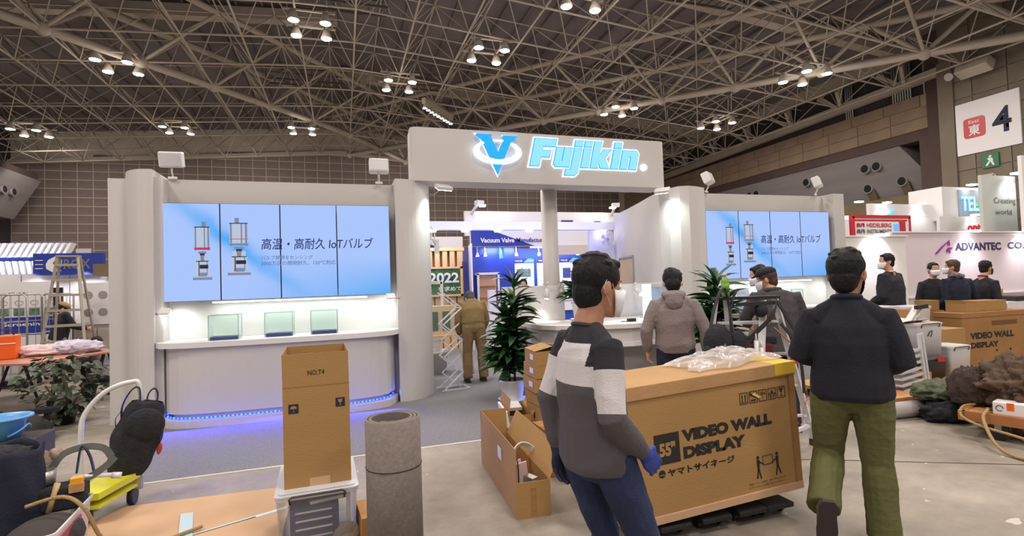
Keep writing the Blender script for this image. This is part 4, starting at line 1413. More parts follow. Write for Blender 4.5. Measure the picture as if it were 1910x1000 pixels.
# ================================================================= LEFT SIDE OF THE HALL
ls = thing('exhibition_stand', 'low white walled exhibition stand at the far left with a blue lettered fascia', 'stand', (0, 0, 0))
for x0, x1 in ((-8.6, -7.7), (-7.68, -6.78), (-6.76, -5.9), (-5.88, -4.6)):
    MB().b2(x0, x1, 14.3, 14.4, 0, 2.17).build('wall_panel', M['white2'], ls)
MB().b2(-6.42, -5.15, 14.0, 14.15, 2.12, 2.60).build('fascia', M['blue'], ls)
lt = thing('fascia_lettering', 'white moon shaped emblem and letters on the blue fascia at far left', 'sign', (0, 0, 0))
txt('ROX', .50, .22, M['grey_ink'], lt, (-5.62, 13.99, 2.36), bold=.03)
face([(-.16, -.1), (-.06, -.17), (.12, -.15), (.02, -.09), (-.04, .02), (.02, .14), (.16, .17), (.0, .17), (-.12, .1), (-.17, 0)], 'moon_mark', M['metal_w'], lt, 13.995, .01, -6.02, 2.36)
face([(-.03, -.1), (.08, -.08), (.1, .06), (.07, .12), (.02, .0)], 'blue_flame', M['blue_l'], lt, 13.985, .01, -5.98, 2.37)
for k in range(3):
    MB().b2(-6.38, -6.24, 13.985, 13.995, 2.26 + .09 * k, 2.275 + .09 * k).build('bar_mark', M['white2'], lt)
MB().b2(-4.95, -4.3, 13.0, 14.4, 2.05, 2.3).build('beam', M['olivebeam'], ls)
lsx = MB().b2(-4.9, -4.55, 14.2, 14.25, 1.2, 2.1).build('lit_panel', emis('pale_screen_glow', (.55, .8, 1, 1), 1.0), ls)
fins = thing('finned_canopy', 'row of slanting white fins with blue edges over the far left stand', 'canopy', (0, 0, 0))
for k in range(17):
    x = -8.35 + .125 * k
    for (za, zb_, dx) in ((2.60, 2.92, .16), (2.2, 2.5, -.05)):
        if dx < 0 and k > 14:
            continue
        m_ = MB()
        m_.add([(x, 15, za), (x + .065, 15, za), (x + .065 + dx, 15, zb_), (x + dx, 15, zb_), (x, 15.25, za), (x + .065, 15.25, za), (x + .065 + dx, 15.25, zb_), (x + dx, 15.25, zb_)],
               [(0, 1, 2, 3), (5, 4, 7, 6), (3, 2, 6, 7), (1, 5, 6, 2), (4, 0, 3, 7)])
        m_.build('fin', M['white2'], fins)
MB().b2(-8.5, -6.3, 15.26, 15.35, 2.15, 2.95).build('backing', M['blue'], fins)
MB().b2(-8.5, -6.4, 15.1, 15.25, 2.02, 2.2).build('valance', M['blue'], fins)
area('fin_light', (-7.4, 14.7, 2.4), 2.0, 14, (.75, .8, 1), size_y=.1, target=(-7.4, 15.2, 2.5))
for k, (x, z) in enumerate(((-6.45, 2.08), (-5.5, 2.1), (-4.8, 2.35))):
    spot('stand_spot_light', (x, 13.8, z + .1), (x, 14.4, .9), 22, 2.0, color=(1, .95, .95))
po = thing('printed_board', 'white printed board with photographs over a blue band, behind the roll cage', 'board', (0, 0, 0))
MB().b2(-7.6, -5.87, 13.5, 13.55, 1.24, 1.97).build('upper_sheet', M['white2'], po)
MB().b2(-7.6, -5.87, 13.5, 13.55, .86, 1.24).build('blue_sheet', M['blue'], po)
MB().b2(-7.6, -5.87, 13.5, 13.55, .5, .86).build('lower_sheet', M['white2'], po)
txt('your Yields.', .66, .07, M['ink'], po, (-6.58, 13.495, 1.72), bold=.03)
txt('Screening', .72, .10, M['white2'], po, (-6.35, 13.495, 1.08), bold=.02)
MB().cyl((-6.88, 13.499, 1.08), (-6.88, 13.49, 1.08), .07, seg=16).build('ring_mark', M['white2'], po)
for k in range(4):
    MB().b2(-6.78 + .26 * k, -6.60 + .26 * k, 13.49, 13.5, 1.27, 1.42).build('picture', pg, po)
    MB().tube([(-6.69 + .26 * k + .07 * math.cos(a * .6), 13.495, 1.54 + .05 * math.sin(a * .6)) for a in range(11)], .005, seg=4).build('round_icon', M['steel'], po)
# boxes/crates seen through the ladder
bxl = thing('printed_carton', 'white carton with round printed pictures behind the step ladder', 'box', (-4.80, 12.7, 1.05))
MB().b2(-.25, .3, 0, .4, 0, .85).build('carton_body', M['white2'], bxl)
for i in range(2):
    for j_ in range(2):
        MB().cyl((-.12 + .25 * i, -.002, .25 + .35 * j_), (-.12 + .25 * i, -.008, .25 + .35 * j_), .08, seg=12).build('printed_circle', M['steel'], bxl)
bx3 = thing('cabinet', 'grey brown cupboard on which the white printed carton stands', 'cabinet', (-4.80, 12.7, 0))
MB().b2(-.4, .45, 0, .5, 0, 1.04).build('cupboard_body', M['conc_l'], bx3)
MB().b2(-.36, .02, -.02, 0, .05, .98).build('door', M['truss'], bx3)
MB().b2(.04, .41, -.02, 0, .05, .98).build('door', M['truss'], bx3)
bx2 = thing('blue_case', 'navy blue case behind the right leg of the far left ladder', 'case', (-4.15, 12.0, .85))
MB().b2(-.05, .5, 0, .3, 0, .36).build('case_body', M['blue'], bx2)
for k in range(3):
    MB().b2(.08, .2, -.008, 0, .08 + .08 * k, .1 + .08 * k).build('white_mark', M['white2'], bx2)
bx2s = thing('brown_crate', 'brown crate under the navy blue case, behind the ladder', 'crate', (-4.12, 12.0, 0))
MB().b2(-.1, .55, 0, .4, 0, .84).build('crate_body', M['carton_d'], bx2s)
mn = thing('monitor', 'black monitor standing left of the far left ladder', 'screen', (-5.95, 13.75, 1.12))
MB().b2(-.16, .16, 0, .04, .2, .72).build('screen_panel', M['black'], mn)
MB().b2(-.03, .03, .01, .04, 0, .25).build('neck', M['black'], mn)
MB().b2(-.12, .12, -.05, .1, 0, .02).build('foot', M['black'], mn)
mns = thing('side_table', 'light cabinet carrying the black monitor at far left', 'cabinet', (-5.95, 13.8, 0))
MB().b2(-.25, .25, -.1, .35, 0, 1.12).build('cabinet_body', M['white2'], mns)
# roll cages
def cage(x, y, rz, w, h, label):
    t = thing('roll_cage', label, 'trolley', (x, y, 0), rz=rz, group='steel roll cages at the far left')
    d = .55
    for yy in (-d / 2, d / 2):
        MB().tube([(-w / 2, yy, .16), (-w / 2, yy, h - .06), (-w / 2 + .06, yy, h), (w / 2 - .06, yy, h), (w / 2, yy, h - .06), (w / 2, yy, .16)], .017, seg=6).build('side_frame', M['steel'], t)
        n = 5
        for k in range(1, n):
            xx = -w / 2 + w * k / n
            MB().cyl((xx, yy, .2), (xx, yy, h), .005, seg=4, caps=False).build('wire', M['steel'], t)
        for k in range(1, 6):
            zz_ = .2 + (h - .2) * k / 6
            MB().cyl((-w / 2, yy, zz_), (w / 2, yy, zz_), .006 if k != 3 else .014, seg=4, caps=False).build('wire', M['steel'], t)
    MB().b2(-w / 2, w / 2, -d / 2, d / 2, .15, .19).build('deck', M['steel'], t)
    for xx in (-w / 2 + .05, w / 2 - .05):
        for yy in (-d / 2 + .05, d / 2 - .05):
            c_ = MB().bar((xx, yy, .15), (xx, yy, .08), .04).build('caster', M['steel'], t)
            MB().cyl((xx - .02, yy, .062), (xx + .02, yy, .062), .06, seg=14).build('wheel', M['black'], c_)
    return t
cage(-5.78, 12.0, 0, .62, 1.70, 'wider roll cage standing before the white and blue printed board')
cage(-6.6, 12.05, 0, .62, 1.70, 'roll cage cut by the left edge of the picture')
cage(-5.55, 13.0, 0, .30, 1.70, 'narrow roll cage just left of the far left ladder')
# step ladder far left
def ladder(name, label, loc, rz, h, wtop, wbot, splay, n, m_, group=None):
    t = thing(name, label, 'ladder', loc, rz=rz)
    for s_ in (-1, 1):
        MB().bar((s_ * wbot / 2, -splay / 2, 0.02), (s_ * wtop / 2, -.05, h), .045, .025).build('front_rail', m_, t)
        MB().bar((s_ * wbot / 2, splay / 2, 0.02), (s_ * wtop / 2, .05, h), .04, .022).build('rear_rail', m_, t)
        for yy in (-splay / 2, splay / 2):
            MB().box((s_ * wbot / 2, yy, .025), (.06, .045, .05)).build('rubber_foot', M['black'], t)
    for k in range(1, n + 1):
        f_ = k / (n + .6)
        w_ = wbot + (wtop - wbot) * f_
        yy = -(splay / 2) + (splay / 2 - .05) * f_
        MB().box((0, yy, h * f_), (w_, .07, .04)).build('step', m_, t)
        if k % 2 == 0:
            MB().box((0, -yy, h * f_), (w_, .03, .02)).build('rear_rung', m_, t)
    MB().box((0, 0, h), (wtop + .04, .16, .025)).build('top_cap', m_, t)
    return t
ladder('step_ladder', 'tall beige step ladder standing in front of the blue fascia at far left', (-4.83, 11.7, 0), .1, 2.38, .30, .76, .80, 8, mat('worn_ladder', srgb(168, 160, 148), .5, .3))
# far left table with board top and trestles
ft = thing('work_table', 'worn red-brown board lying on purple steel trestles at the left edge', 'table', (0, 0, 0))
MB().prism([(-6.2, 10.0), (-4.6, 8.75), (-3.95, 8.5), (-3.35, 9.75), (-4.0, 10.35), (-5.6, 11.2)], .735, .76).build('tabletop', M['wood_red'], ft)
pm_ = mat('purple_steel', srgb(60, 32, 62), .5)
for (x, y, dx, dy) in ((-4.95, 10.3, .22, -.1), (-3.62, 8.5, .08, -.05), (-3.55, 9.75, .15, 0)):
    MB().bar((x - dx * .2, y, .735), (x - dx, y - .12, 0), .035).build('leg', pm_ if x < -4 else M['black'], ft)
    MB().bar((x + dx * .2, y, .735), (x + dx, y + .12, 0), .035).build('leg', pm_ if x < -4 else M['black'], ft)
    MB().bar((x - dx * .7, y - .08, .26), (x + dx * .7, y + .08, .26), .02).build('brace', M['black'], ft)
ob = thing('tool_bucket', 'orange tool caddy standing on the red-brown board table', 'tool box', (-4.62, 9.35, .76), rz=.2)
MB().box((0, 0, .17), (.28, .22, .34), taper=1.08).build('caddy_body', M['orange'], ob, bevel=.015)
MB().b2(-.145, .145, -.125, -.118, .22, .235).build('rim_strip', M['white2'], ob)
MB().tube([(-.1, 0, .34), (-.06, 0, .42), (.06, 0, .42), (.1, 0, .34)], .01).build('handle', M['black'], ob)
ob2 = thing('tool_bag', 'black tool bag beside the orange caddy at the left edge', 'bag', (-4.98, 9.5, .76))
MB().box((0, 0, .15), (.3, .24, .3)).build('bag_body', M['blackcloth'], ob2, bevel=.03)
def heap(name, label, cat, c, r, m_, seed=1, res=26, amp=.25, freq=3.0, parent=None, flat=0.0):
    """crumpled cloth or bag heap: a lump with folds, resting at c (base centre)"""
    rr = random.Random(seed)
    ks = [(Vector((rr.uniform(-1, 1), rr.uniform(-1, 1), rr.uniform(-.6, .6))).normalized() * freq * rr.uniform(.6, 2.6), rr.uniform(0, 6.28), rr.uniform(.4, 1)) for _ in range(7)]
    m2 = MB()
    vs = []
    n = res
    for j_ in range(n + 1):
        ph = PI * j_ / n
        for i in range(n * 2):
            a = PI * i / n
            d = Vector((math.sin(ph) * math.cos(a), math.sin(ph) * math.sin(a), math.cos(ph)))
            w_ = 0
            for k_, p_, q_ in ks:
                w_ += q_ * (1 - abs(math.sin(d.dot(k_) + p_ + 1.2 * math.sin(2.1 * d.dot(k_.yzx) + p_))))
            s_ = 1 + amp * (w_ / 4 - .5)
            x, y, z_ = d.x * r[0] * s_, d.y * r[1] * s_, d.z * r[2] * s_
            z_ = max(z_ + r[2] * (.55), 0.0 + .004)
            vs.append((x, y, z_))
    fs = []
    for j_ in range(n):
        for i in range(2 * n):
            i2 = (i + 1) % (2 * n)
            fs.append((j_ * 2 * n + i, (j_ + 1) * 2 * n + i, (j_ + 1) * 2 * n + i2, j_ * 2 * n + i2))
    m2.add(vs, fs, 0, True)
    if parent is not None:
        return m2.build(name, m_, parent, loc=c)
    o = m2.build(name, m_, None, loc=c)
    return tag(o, label, cat)
M['pinkcloth'] = mat('pale_cloth', srgb(215, 190, 190), .9)
M['whitecloth'] = mat('white_printed_cloth', srgb(205, 198, 215), .85, var=.15, vs=14)
heap('cloth_sheet', 'pale pink crumpled sheet on the red-brown board table', 'cloth', (-4.35, 9.7, .76), (.42, .3, .10), M['pinkcloth'], 3, amp=.5)
heap('cloth_bundle', 'white and lilac crumpled cloth on the red-brown board table', 'cloth', (-3.95, 9.75, .76), (.36, .28, .13), M['whitecloth'], 5, amp=.5)
# dark clutter on the floor under the table
heap('black_bag', 'black crumpled bag on the floor beside the left trestle', 'bag', (-4.25, 8.0, 0), (.42, .3, .16), M['blackcloth'], 8, amp=.5)
heap('dark_holdall', 'dark green holdall lying on the concrete by the upturned plant', 'bag', (-3.55, 7.3, 0), (.36, .3, .2), mat('dark_green_cloth', srgb(48, 50, 44), .9), 9, amp=.3)
t = thing('dark_plank', 'dark plank on a stand beside the holdall', 'plank', (-3.75, 7.6, 0), rz=.35)
MB().box((0, 0, .27), (.95, .16, .05)).build('plank_board', M['blackcloth'], t)
MB().bar((.35, 0, 0), (.35, 0, .25), .04).build('leg', pm_, t)
MB().bar((-.35, 0, 0), (-.35, 0, .25), .04).build('leg', pm_, t)

# ---- broad leafed shrub
def shrub(x, y, label):
    t = thing('potted_shrub', label, 'plant', (x, y, 0))
    lf = MB()
    lf.add([(0, 0, 0), (.045, .03, .012), (.052, .09, .006), (0, .15, -.02), (-.052, .09, .006), (-.045, .03, .012), (0, .075, 0)], [(0, 1, 6), (1, 2, 6), (2, 3, 6), (3, 4, 6), (4, 5, 6), (5, 0, 6)])
    me1 = lf.mesh('leaf', M['leaf_d'])
    rr = random.Random(5)
    MB().tube([(0, 0, 0), (.03, 0, .3), (-.02, .02, .6)], .02).tube([(.02, 0, .1), (.2, .05, .5)], .012).tube([(0, 0, .15), (-.2, 0, .5)], .012).build('stem', M['stem'], t)
    for k in range(290):
        a, b = rr.uniform(0, 2 * PI), rr.random() ** .5
        z = rr.uniform(.12, .86)
        w = .40 * math.sin(min(1, (z) / .7) * PI * .55 + .1) * (1 if z < .66 else (1 - (z - .66) * 2.2))
        o = bpy.data.objects.new('leaf', me1)
        COL.objects.link(o); o.parent = t
        o.location = (math.cos(a) * b * w * 1.25, math.sin(a) * b * w, z)
        o.rotation_euler = (rr.uniform(-1.0, .5), rr.uniform(-.6, .6), a - PI / 2 + rr.uniform(-.6, .6))
        s_ = rr.uniform(.5, .95)
        o.scale = (s_, s_, s_)
    MB().lathe([(.10, 0), (.14, .22), (.15, .22), (.13, .2), (0, .2)], seg=18).build('pot', M['black'], t)
    return t
shrub(-3.42, 8.15, 'dull green leafy shrub on the concrete left of the white booth')

# ================================================================= RIGHT SIDE STANDS
rs = thing('exhibition_stand', 'long white exhibition wall with purple and dark blue company lettering', 'stand', (0, 0, 0))
pts_ = [(10.4, 8.15), (13.0, 8.15)]
MB().b2(10.3, 12.35, 8.6, 8.75, 0, 2.38).build('left_wall', M['white2'], rs)
MB().b2(12.35, 19.5, 8.9, 9.05, 0, 2.50).build('main_wall', mat('lilac_white_panel', srgb(218, 206, 214), .6), rs)
MB().b2(10.25, 12.4, 8.56, 8.76, 2.38, 2.41).build('cornice', M['white2'], rs)
MB().b2(12.35, 19.5, 8.86, 9.06, 2.50, 2.53).build('cornice', M['white2'], rs)
MB().b2(12.35, 19.5, 8.86, 8.9, .93, .97).build('rail', M['white2'], rs)
AV = mat('company_navy', srgb(45, 42, 82), .5)
txt('ADVANTEC', 1.72, .20, AV, rs, (15.35, 8.89, 2.15), bold=.035)
txt('CO.,LTD.', 1.55, .20, AV, rs, (17.25, 8.89, 2.15), bold=.02)
PU = mat('company_purple', srgb(150, 40, 160), .5)
face([(-.42, -.16), (-.2, .0), (.12, .18), (.13, .04), (.05, .05), (.05, .12), (-.18, -.04), (-.34, -.16)], 'a_mark', PU, rs, 8.895, .01, 14.17, 2.14)
face([(.0, -.08), (.08, -.02), (.26, -.02), (.14, -.08), (.16, -.16), (.08, -.12), (.0, -.15), (.04, -.09)], 'star_mark', PU, rs, 8.893, .01, 14.15, 2.15)
for k, (x, y, z) in enumerate(((11.35, 8.3, 2.38), (14.9, 8.6, 2.5), (17.0, 8.6, 2.53), (18.8, 8.6, 2.53))):
    MB().box((x, y + .1, z + .02), (.3, .12, .05)).build('spot_head', M['lamp_on'], rs)
    spot('wall_spot_light', (x, y - .05, z - .02), (x, 8.85, 1.7), 75, 2.0, .9, (1, .95, 1))
hs = thing('red_framed_sign', 'red framed white sign with wavy mark and two lines of grey and red letters', 'sign', (0, 0, 0))
MB().b2(14.9, 17.3, 11.9, 12.0, 2.68, 3.30).build('board', M['white2'], hs)
for x in (15.1, 17.0):
    MB().b2(x, x + .08, 11.92, 12.0, 0, 2.68).build('post', M['metal_w'], hs)
HR = mat('sign_red', srgb(190, 40, 52), .5)
MB().b2(14.86, 17.36, 11.88, 12.0, 3.26, 3.36).build('frame_top', HR, hs)
MB().b2(14.86, 14.96, 11.88, 12.0, 2.66, 3.3).build('frame_side', HR, hs)
MB().b2(17.28, 17.36, 11.88, 12.0, 2.66, 3.3).build('frame_side', HR, hs)
MB().b2(14.98, 17.2, 11.885, 11.9, 3.17, 3.22).build('thin_line', HR, hs)
txt('HEIDELBERG', 1.05, .13, HR, hs, (15.98, 11.89, 3.04), bold=.02)
txt('INSTRUMENTS', 1.05, .12, M['grey_ink'], hs, (15.98, 11.89, 2.85), bold=.02)
for z_, m_ in ((3.04, HR), (2.85, M['grey_ink'])):
    MB().tube([(15.05, 11.88, z_ - .06), (15.05, 11.88, z_ + .05), (15.13, 11.88, z_ + .05), (15.13, 11.88, z_ - .03), (15.22, 11.88, z_ - .03), (15.22, 11.88, z_ + .05), (15.32, 11.88, z_ + .05), (15.32, 11.88, z_ - .05)], .022, seg=6).build('wave_mark', m_, hs)
MB().b2(16.85, 17.12, 11.885, 11.9, 2.72, 3.16).build('red_block', HR, hs)
MB().b2(16.6, 16.85, 11.885, 11.9, 2.86, 3.08).build('blue_glow', emis('small_blue_glow', (.2, .5, 1, 1), 1), hs)
sp_ = thing('stand_wall_end', 'short white end wall beside the red framed sign', 'wall', (0, 0, 0))
MB().b2(13.3, 14.8, 11.95, 12.1, 0, 3.22).build('panel', M['white2'], sp_)
wb2 = thing('white_banner', 'white rear stand wall with a blue glowing emblem above the red framed sign', 'banner', (0, 0, 0))
MB().prism([(15.6, 13.2), (20.8, 13.2), (20.8, 13.3), (15.6, 13.3)], 2.4, 3.52).build('banner_board', M['white2'], wb2)
MB().prism([(17.3, 13.19), (20.8, 13.19), (20.8, 13.3), (17.3, 13.3)], 3.52, 3.95).build('banner_board', M['white2'], wb2)
BG = emis('blue_neon', (.12, .55, 1.0, 1), 1.6)
MB().tube([(17.9, 13.12, 3.45), (18.15, 13.12, 3.55), (18.25, 13.12, 3.4), (18.1, 13.12, 3.2), (17.85, 13.12, 3.15)], .06).tube([(18.1, 13.12, 3.5), (18.35, 13.12, 3.75)], .035).build('emblem', BG, wb2)
for x in (16.6, 17.9, 19.6):
    spot('banner_spot_light', (x, 12.9, 3.9), (x, 13.3, 3.2), 25, 1.9, .8)
    MB().box((x, 13.0, 3.96), (.25, .15, .04)).build('spot_head', M['lamp_on'], wb2)
tl = thing('cube_sign', 'hanging white cube sign with glowing blue and white letters TEL', 'sign', (0, 0, 0))
MB().b2(20.4, 23.0, 12.85, 14.0, 3.35, 4.55).build('cube_body', M['white2'], tl)
MB().b2(21.2, 22.72, 12.80, 12.85, 3.42, 4.45).build('grey_face', mat('pale_grey_face', srgb(165, 175, 190), .5), tl)
txt('TEL', .98, .55, BG, tl, (21.72, 12.77, 3.95), bold=.05)
txt('TEL', .86, .5, LW, tl, (21.72, 12.76, 3.95), bold=.0)
MB().cyl((22.05, 12.76, 3.93), (22.05, 12.74, 3.93), .06, seg=12).build('green_dot', emis('green_glow', (.2, 1, .3, 1), 1.2), tl)
MB().b2(22.78, 22.9, 12.8, 12.9, 3.6, 4.5).build('edge_strip', M['panel_dk'], tl)
MB().b2(20.9, 21.3, 13.2, 13.4, 0, 3.35).build('support', M['white2'], tl)
for x in (21.6, 22.3):
    spot('cube_spot_light', (x, 12.5, 4.6), (x, 12.85, 3.9), 20, 1.8, .8)
    MB().box((x, 12.6, 4.6), (.3, .2, .04)).build('spot_head', M['lamp_on'], tl)
on_ = thing('white_fascia', 'white fascia with bold red letters under the cube sign', 'sign', (0, 0, 0))
MB().b2(19.5, 23.4, 12.4, 12.5, 0, 3.42).build('board', M['white2'], on_)
txt('onto', .95, .34, M['red'], on_, (21.35, 12.39, 3.02), bold=.05)
for x in (21.1, 21.9):
    spot('fascia_spot_light', (x, 12.1, 3.5), (x, 12.4, 2.9), 22, 1.9, .8, (1, .95, .85))
    MB().box((x, 12.25, 3.46), (.3, .16, .05)).build('spot_head', M['lamp_on'], on_)
cr = thing('tall_board', 'tall pale board with the grey words Creating world at the right edge', 'board', (0, 0, 0))
MB().b2(19.3, 20.95, 11.0, 11.1, 0, 4.55).build('board', mat('pale_green_board', srgb(190, 196, 190), .6), cr)
txt('Creating', 1.05, .24, M['grey_ink'], cr, (20.35, 10.985, 3.72), bold=.005)
txt('world', .80, .17, M['grey_ink'], cr, (20.26, 10.985, 3.38), bold=.005)
MB().box((20.7, 10.8, 4.6), (.35, .2, .05)).build('spot_head', M['lamp_on'], cr)
spot('board_spot_light', (20.6, 10.6, 4.5), (20.6, 11, 3.8), 50, 1.9, .8)
cw = thing('white_end_board', 'plain white board cut by the right edge below the hall number', 'board', (0, 0, 0))
MB().b2(19.2, 21.5, 9.9, 10.0, 0, 4.9).build('board', M['white2'], cw)
# ================================================================= FOREGROUND, LEFT TO CENTRE
def open_carton(name, label, loc, rz, w, d, h, m_=None, flaps=None, th=.005, fl=.18, group=None, cat='box', rot=None):
    """open cardboard box centred on loc (base); flaps: dict side -> outward angle from vertical"""
    m_ = m_ or M['carton']
    t = thing(name, label, cat, loc, rz=rz, group=group, rot=rot)
    ms = [m_, M['carton_in']]
    b = MB()
    b.b2(-w / 2, w / 2, -d / 2, -d / 2 + th, 0, h).b2(-w / 2, w / 2, d / 2 - th, d / 2, 0, h)
    b.b2(-w / 2, -w / 2 + th, -d / 2 + th, d / 2 - th, 0, h).b2(w / 2 - th, w / 2, -d / 2 + th, d / 2 - th, 0, h)
    b.b2(-w / 2 + th, w / 2 - th, -d / 2 + th, d / 2 - th, 0, th)
    b.build('box_body', ms, t)
    for s_, a in (flaps or {}).items():
        f_ = MB()
        if s_ in ('front', 'back'):
            sg_ = -1 if s_ == 'front' else 1
            p0 = Vector((0, sg_ * (d / 2 - th / 2), h))
            R = Matrix.Rotation(-sg_ * a, 3, 'X')
            f_.box(p0 + R @ Vector((0, 0, fl / 2 + .001)), (w - .004, th * .8, fl), R=R)
        else:
            sg_ = -1 if s_ == 'left' else 1
            p0 = Vector((sg_ * (w / 2 - th / 2), 0, h))
            R = Matrix.Rotation(sg_ * a, 3, 'Y')
            f_.box(p0 + R @ Vector((0, 0, fl / 2 + .001)), (th * .8, d - .004, fl), R=R)
        f_.build('flap', m_, t)
    return t
def closed_carton(name, label, loc, rz, w, d, h, m_=None, group=None, tape=True, tag_=True, rot=None):
    m_ = m_ or M['carton']
    t = thing(name, label, 'box', loc, rz=rz, group=group, rot=rot)
    MB().b2(-w / 2, w / 2, -d / 2, d / 2, 0, h - .004).build('box_body', m_, t, bevel=.003)
    MB().b2(-w / 2, w / 2, -d / 2, -.002, h - .003, h).build('top_flap', m_, t)
    MB().b2(-w / 2, w / 2, .002, d / 2, h - .003, h).build('top_flap', m_, t)
    if tape:
        MB().b2(-w / 2 - .001, w / 2 + .001, -.025, .025, h, h + .001).b2(w / 2, w / 2 + .001, -.025, .025, h * .6, h).build('tape', mat('brown_tape', srgb(160, 110, 62), .3), t)
    if tag_:
        MB().b2(-w / 2 - .0015, -w / 2, -d * .3, -d * .02, h * .35, h * .75).build('paper_label', M['white2'], t)
    return t
def bin_box(name, label, loc, rz, w, d, h, m_=None, lid=True, group=None, handle=True, lidm=None):
    """rounded storage box of thin plastic with rim, lid and wire handles"""
    m_ = m_ or M['bin']
    t = thing(name, label, 'box', loc, rz=rz, group=group)
    def rr_(w_, d_, r=.035):
        p = []
        for cx, cy, a0 in ((w_ / 2 - r, d_ / 2 - r, 0), (-w_ / 2 + r, d_ / 2 - r, 90), (-w_ / 2 + r, -d_ / 2 + r, 180), (w_ / 2 - r, -d_ / 2 + r, 270)):
            for k in range(5):
                a = math.radians(a0 + 22.5 * k)
                p.append((cx + r * math.cos(a), cy + r * math.sin(a)))
        return p
    a_, b_ = rr_(w * .9, d * .9), rr_(w * .97, d * .97)
    n = len(a_)
    sh = MB()
    vs = [(x, y, 0.002) for x, y in a_] + [(x, y, h - .03) for x, y in b_]
    sh.add(vs, [(i, (i + 1) % n, n + (i + 1) % n, n + i) for i in range(n)], 0, True)
    sh.add(vs, [tuple(range(n - 1, -1, -1))])
    sh.build('box_shell', m_, t)
    c_ = rr_(w, d)
    rm_ = MB()
    for z0, z1, q in ((h - .035, h - .02, c_),):
        vs = [(x, y, z0) for x, y in q] + [(x, y, z1) for x, y in q] + [(x, y, z1) for x, y in b_] + [(x, y, z0) for x, y in b_]
        for lv in range(4):
            l2 = (lv + 1) % 4
            rm_.add(vs, [(lv * n + i, lv * n + (i + 1) % n, l2 * n + (i + 1) % n, l2 * n + i) for i in range(n)])
    rm_.build('rim', lidm or M['bin_solid'], t)
    if lid:
        MB().prism(rr_(w * 1.01, d * 1.01), h - .02, h - .008).prism(rr_(w * .93, d * .93), h - .008, h).build('lid', lidm or M['bin_milky'], t)
    if handle:
        for sg_ in (-1,):
            MB().tube([(-w * .32, sg_ * d * .5, h - .06), (-w * .33, sg_ * (d * .5 + .012), h - .025), (-w * .30, sg_ * (d * .5 + .014), h - .012), (w * .30, sg_ * (d * .5 + .014), h - .012), (w * .33, sg_ * (d * .5 + .012), h - .025), (w * .32, sg_ * d * .5, h - .06)], .006, seg=6).build('wire_handle', mat('brown_handle', srgb(72, 62, 62), .5), t)
    return t

# tall carton NO.T4 on a clear storage box
TB = open_carton('tall_carton', 'tall open brown cardboard box lettered NO.T4 standing on a clear storage box', (-.185, 3.76, .385), .04, .392, .50, .62, flaps={'front': 0.0, 'back': 0.02, 'left': .01, 'right': -.01}, fl=.20)
txt('NO.T4', .098, .030, M['ink'], TB, (0, -.2525, .70), bold=.005)
def symbol_tile(parent, x, y, z, s, kind, m1, m2, RX=(PI / 2, 0, 0)):
    MB().b2(x - s / 2, x + s / 2, y - .001, y, z - s / 2, z + s / 2).build('printed_square', m1, parent)
    g = MB()
    if kind == 'umbrella':
        pl = [(x + s * .34 * math.cos(PI * k / 8), z + s * .02 + s * .3 * math.sin(PI * k / 8)) for k in range(9)]
        face(pl, 'umbrella_mark', m2, parent, y - .001, .001)
        g.b2(x - s * .02, x + s * .02, y - .002, y - .001, z - s * .32, z + s * .04).b2(x - s * .02, x + s * .1, y - .002, y - .001, z - s * .34, z - s * .3)
    else:
        face([(x - s * .26, z + s * .34), (x + s * .26, z + s * .34), (x + s * .16, z + s * .02), (x + s * .03, z - s * .06), (x + s * .03, z - s * .26), (x + s * .16, z - s * .32), (x - s * .16, z - s * .32), (x - s * .03, z - s * .26), (x - s * .03, z - s * .06), (x - s * .16, z + s * .02)], 'glass_mark', m2, parent, y - .001, .001)
        g.b2(x - s * .02, x + s * .0, y - .003, y - .002, z + s * .1, z + s * .34)
    g.build('mark_detail', m2 if kind == 'umbrella' else m1, parent)
symbol_tile(TB, -.135, -.2505, .485, .058, 'umbrella', M['navy_ink'], M['carton'])
symbol_tile(TB, .14, -.2505, .50, .056, 'glass', M['navy_ink'], M['carton'])
MB().b2(-.196, .196, -.2515, -.25, .615, .618).build('score_line', M['carton_d'], TB)
MB().b2(-.05, .07, -.2515, -.25, 0, .05).build('tape', M['carton_l'], TB)
B1 = bin_box('storage_box', 'clear lidded storage box with brown wire handle packed with blue cartons, under the tall box', (-.19, 3.72, 0.005), .04, .48, .62, .38)
# packed contents
for k in range(5):
    c_ = thing('blue_carton', 'flat navy blue carton with white stripes in the clear storage box, stack place ' + ('lowest', 'second', 'middle', 'fourth', 'topmost')[k], 'box', (-.20, 3.66, .03 + .05 * k), rz=.06, group='blue cartons in the clear storage box')
    MB().b2(-.15, .13, -.2, .2, 0, .046).build('carton_body', mat('navy_carton', srgb(28, 40, 98), .5), c_)
    MB().b2(-.12, .09, -.203, -.2, .014, .024).build('white_stripe', M['white2'], c_)
c_ = thing('grey_carton', 'grey topped flat carton lying tilted on the blue cartons in the clear box', 'box', (-.13, 3.66, .285), rz=.2)
MB().b2(-.13, .1, -.17, .17, 0, .025).build('carton_body', mat('grey_board', srgb(120, 108, 112), .7), c_)
MB().b2(-.13, .1, -.172, -.17, .003, .02).build('white_edge', M['white2'], c_)
c_ = thing('paper_roll', 'white printed sleeve standing at the right inside the clear box', 'paper', (.0, 3.52, .03), rz=.1)
MB().b2(-.012, .012, -.01, .01, 0, .3).build('sleeve', M['white2'], c_)
c_ = thing('beige_pouch', 'beige pouch low at the right inside the clear box', 'bag', (-.02, 3.49, .012))
MB().ell((0, 0, .06), (.09, .05, .07)).build('pouch', mat('beige_cloth', srgb(180, 165, 150), .9), c_)
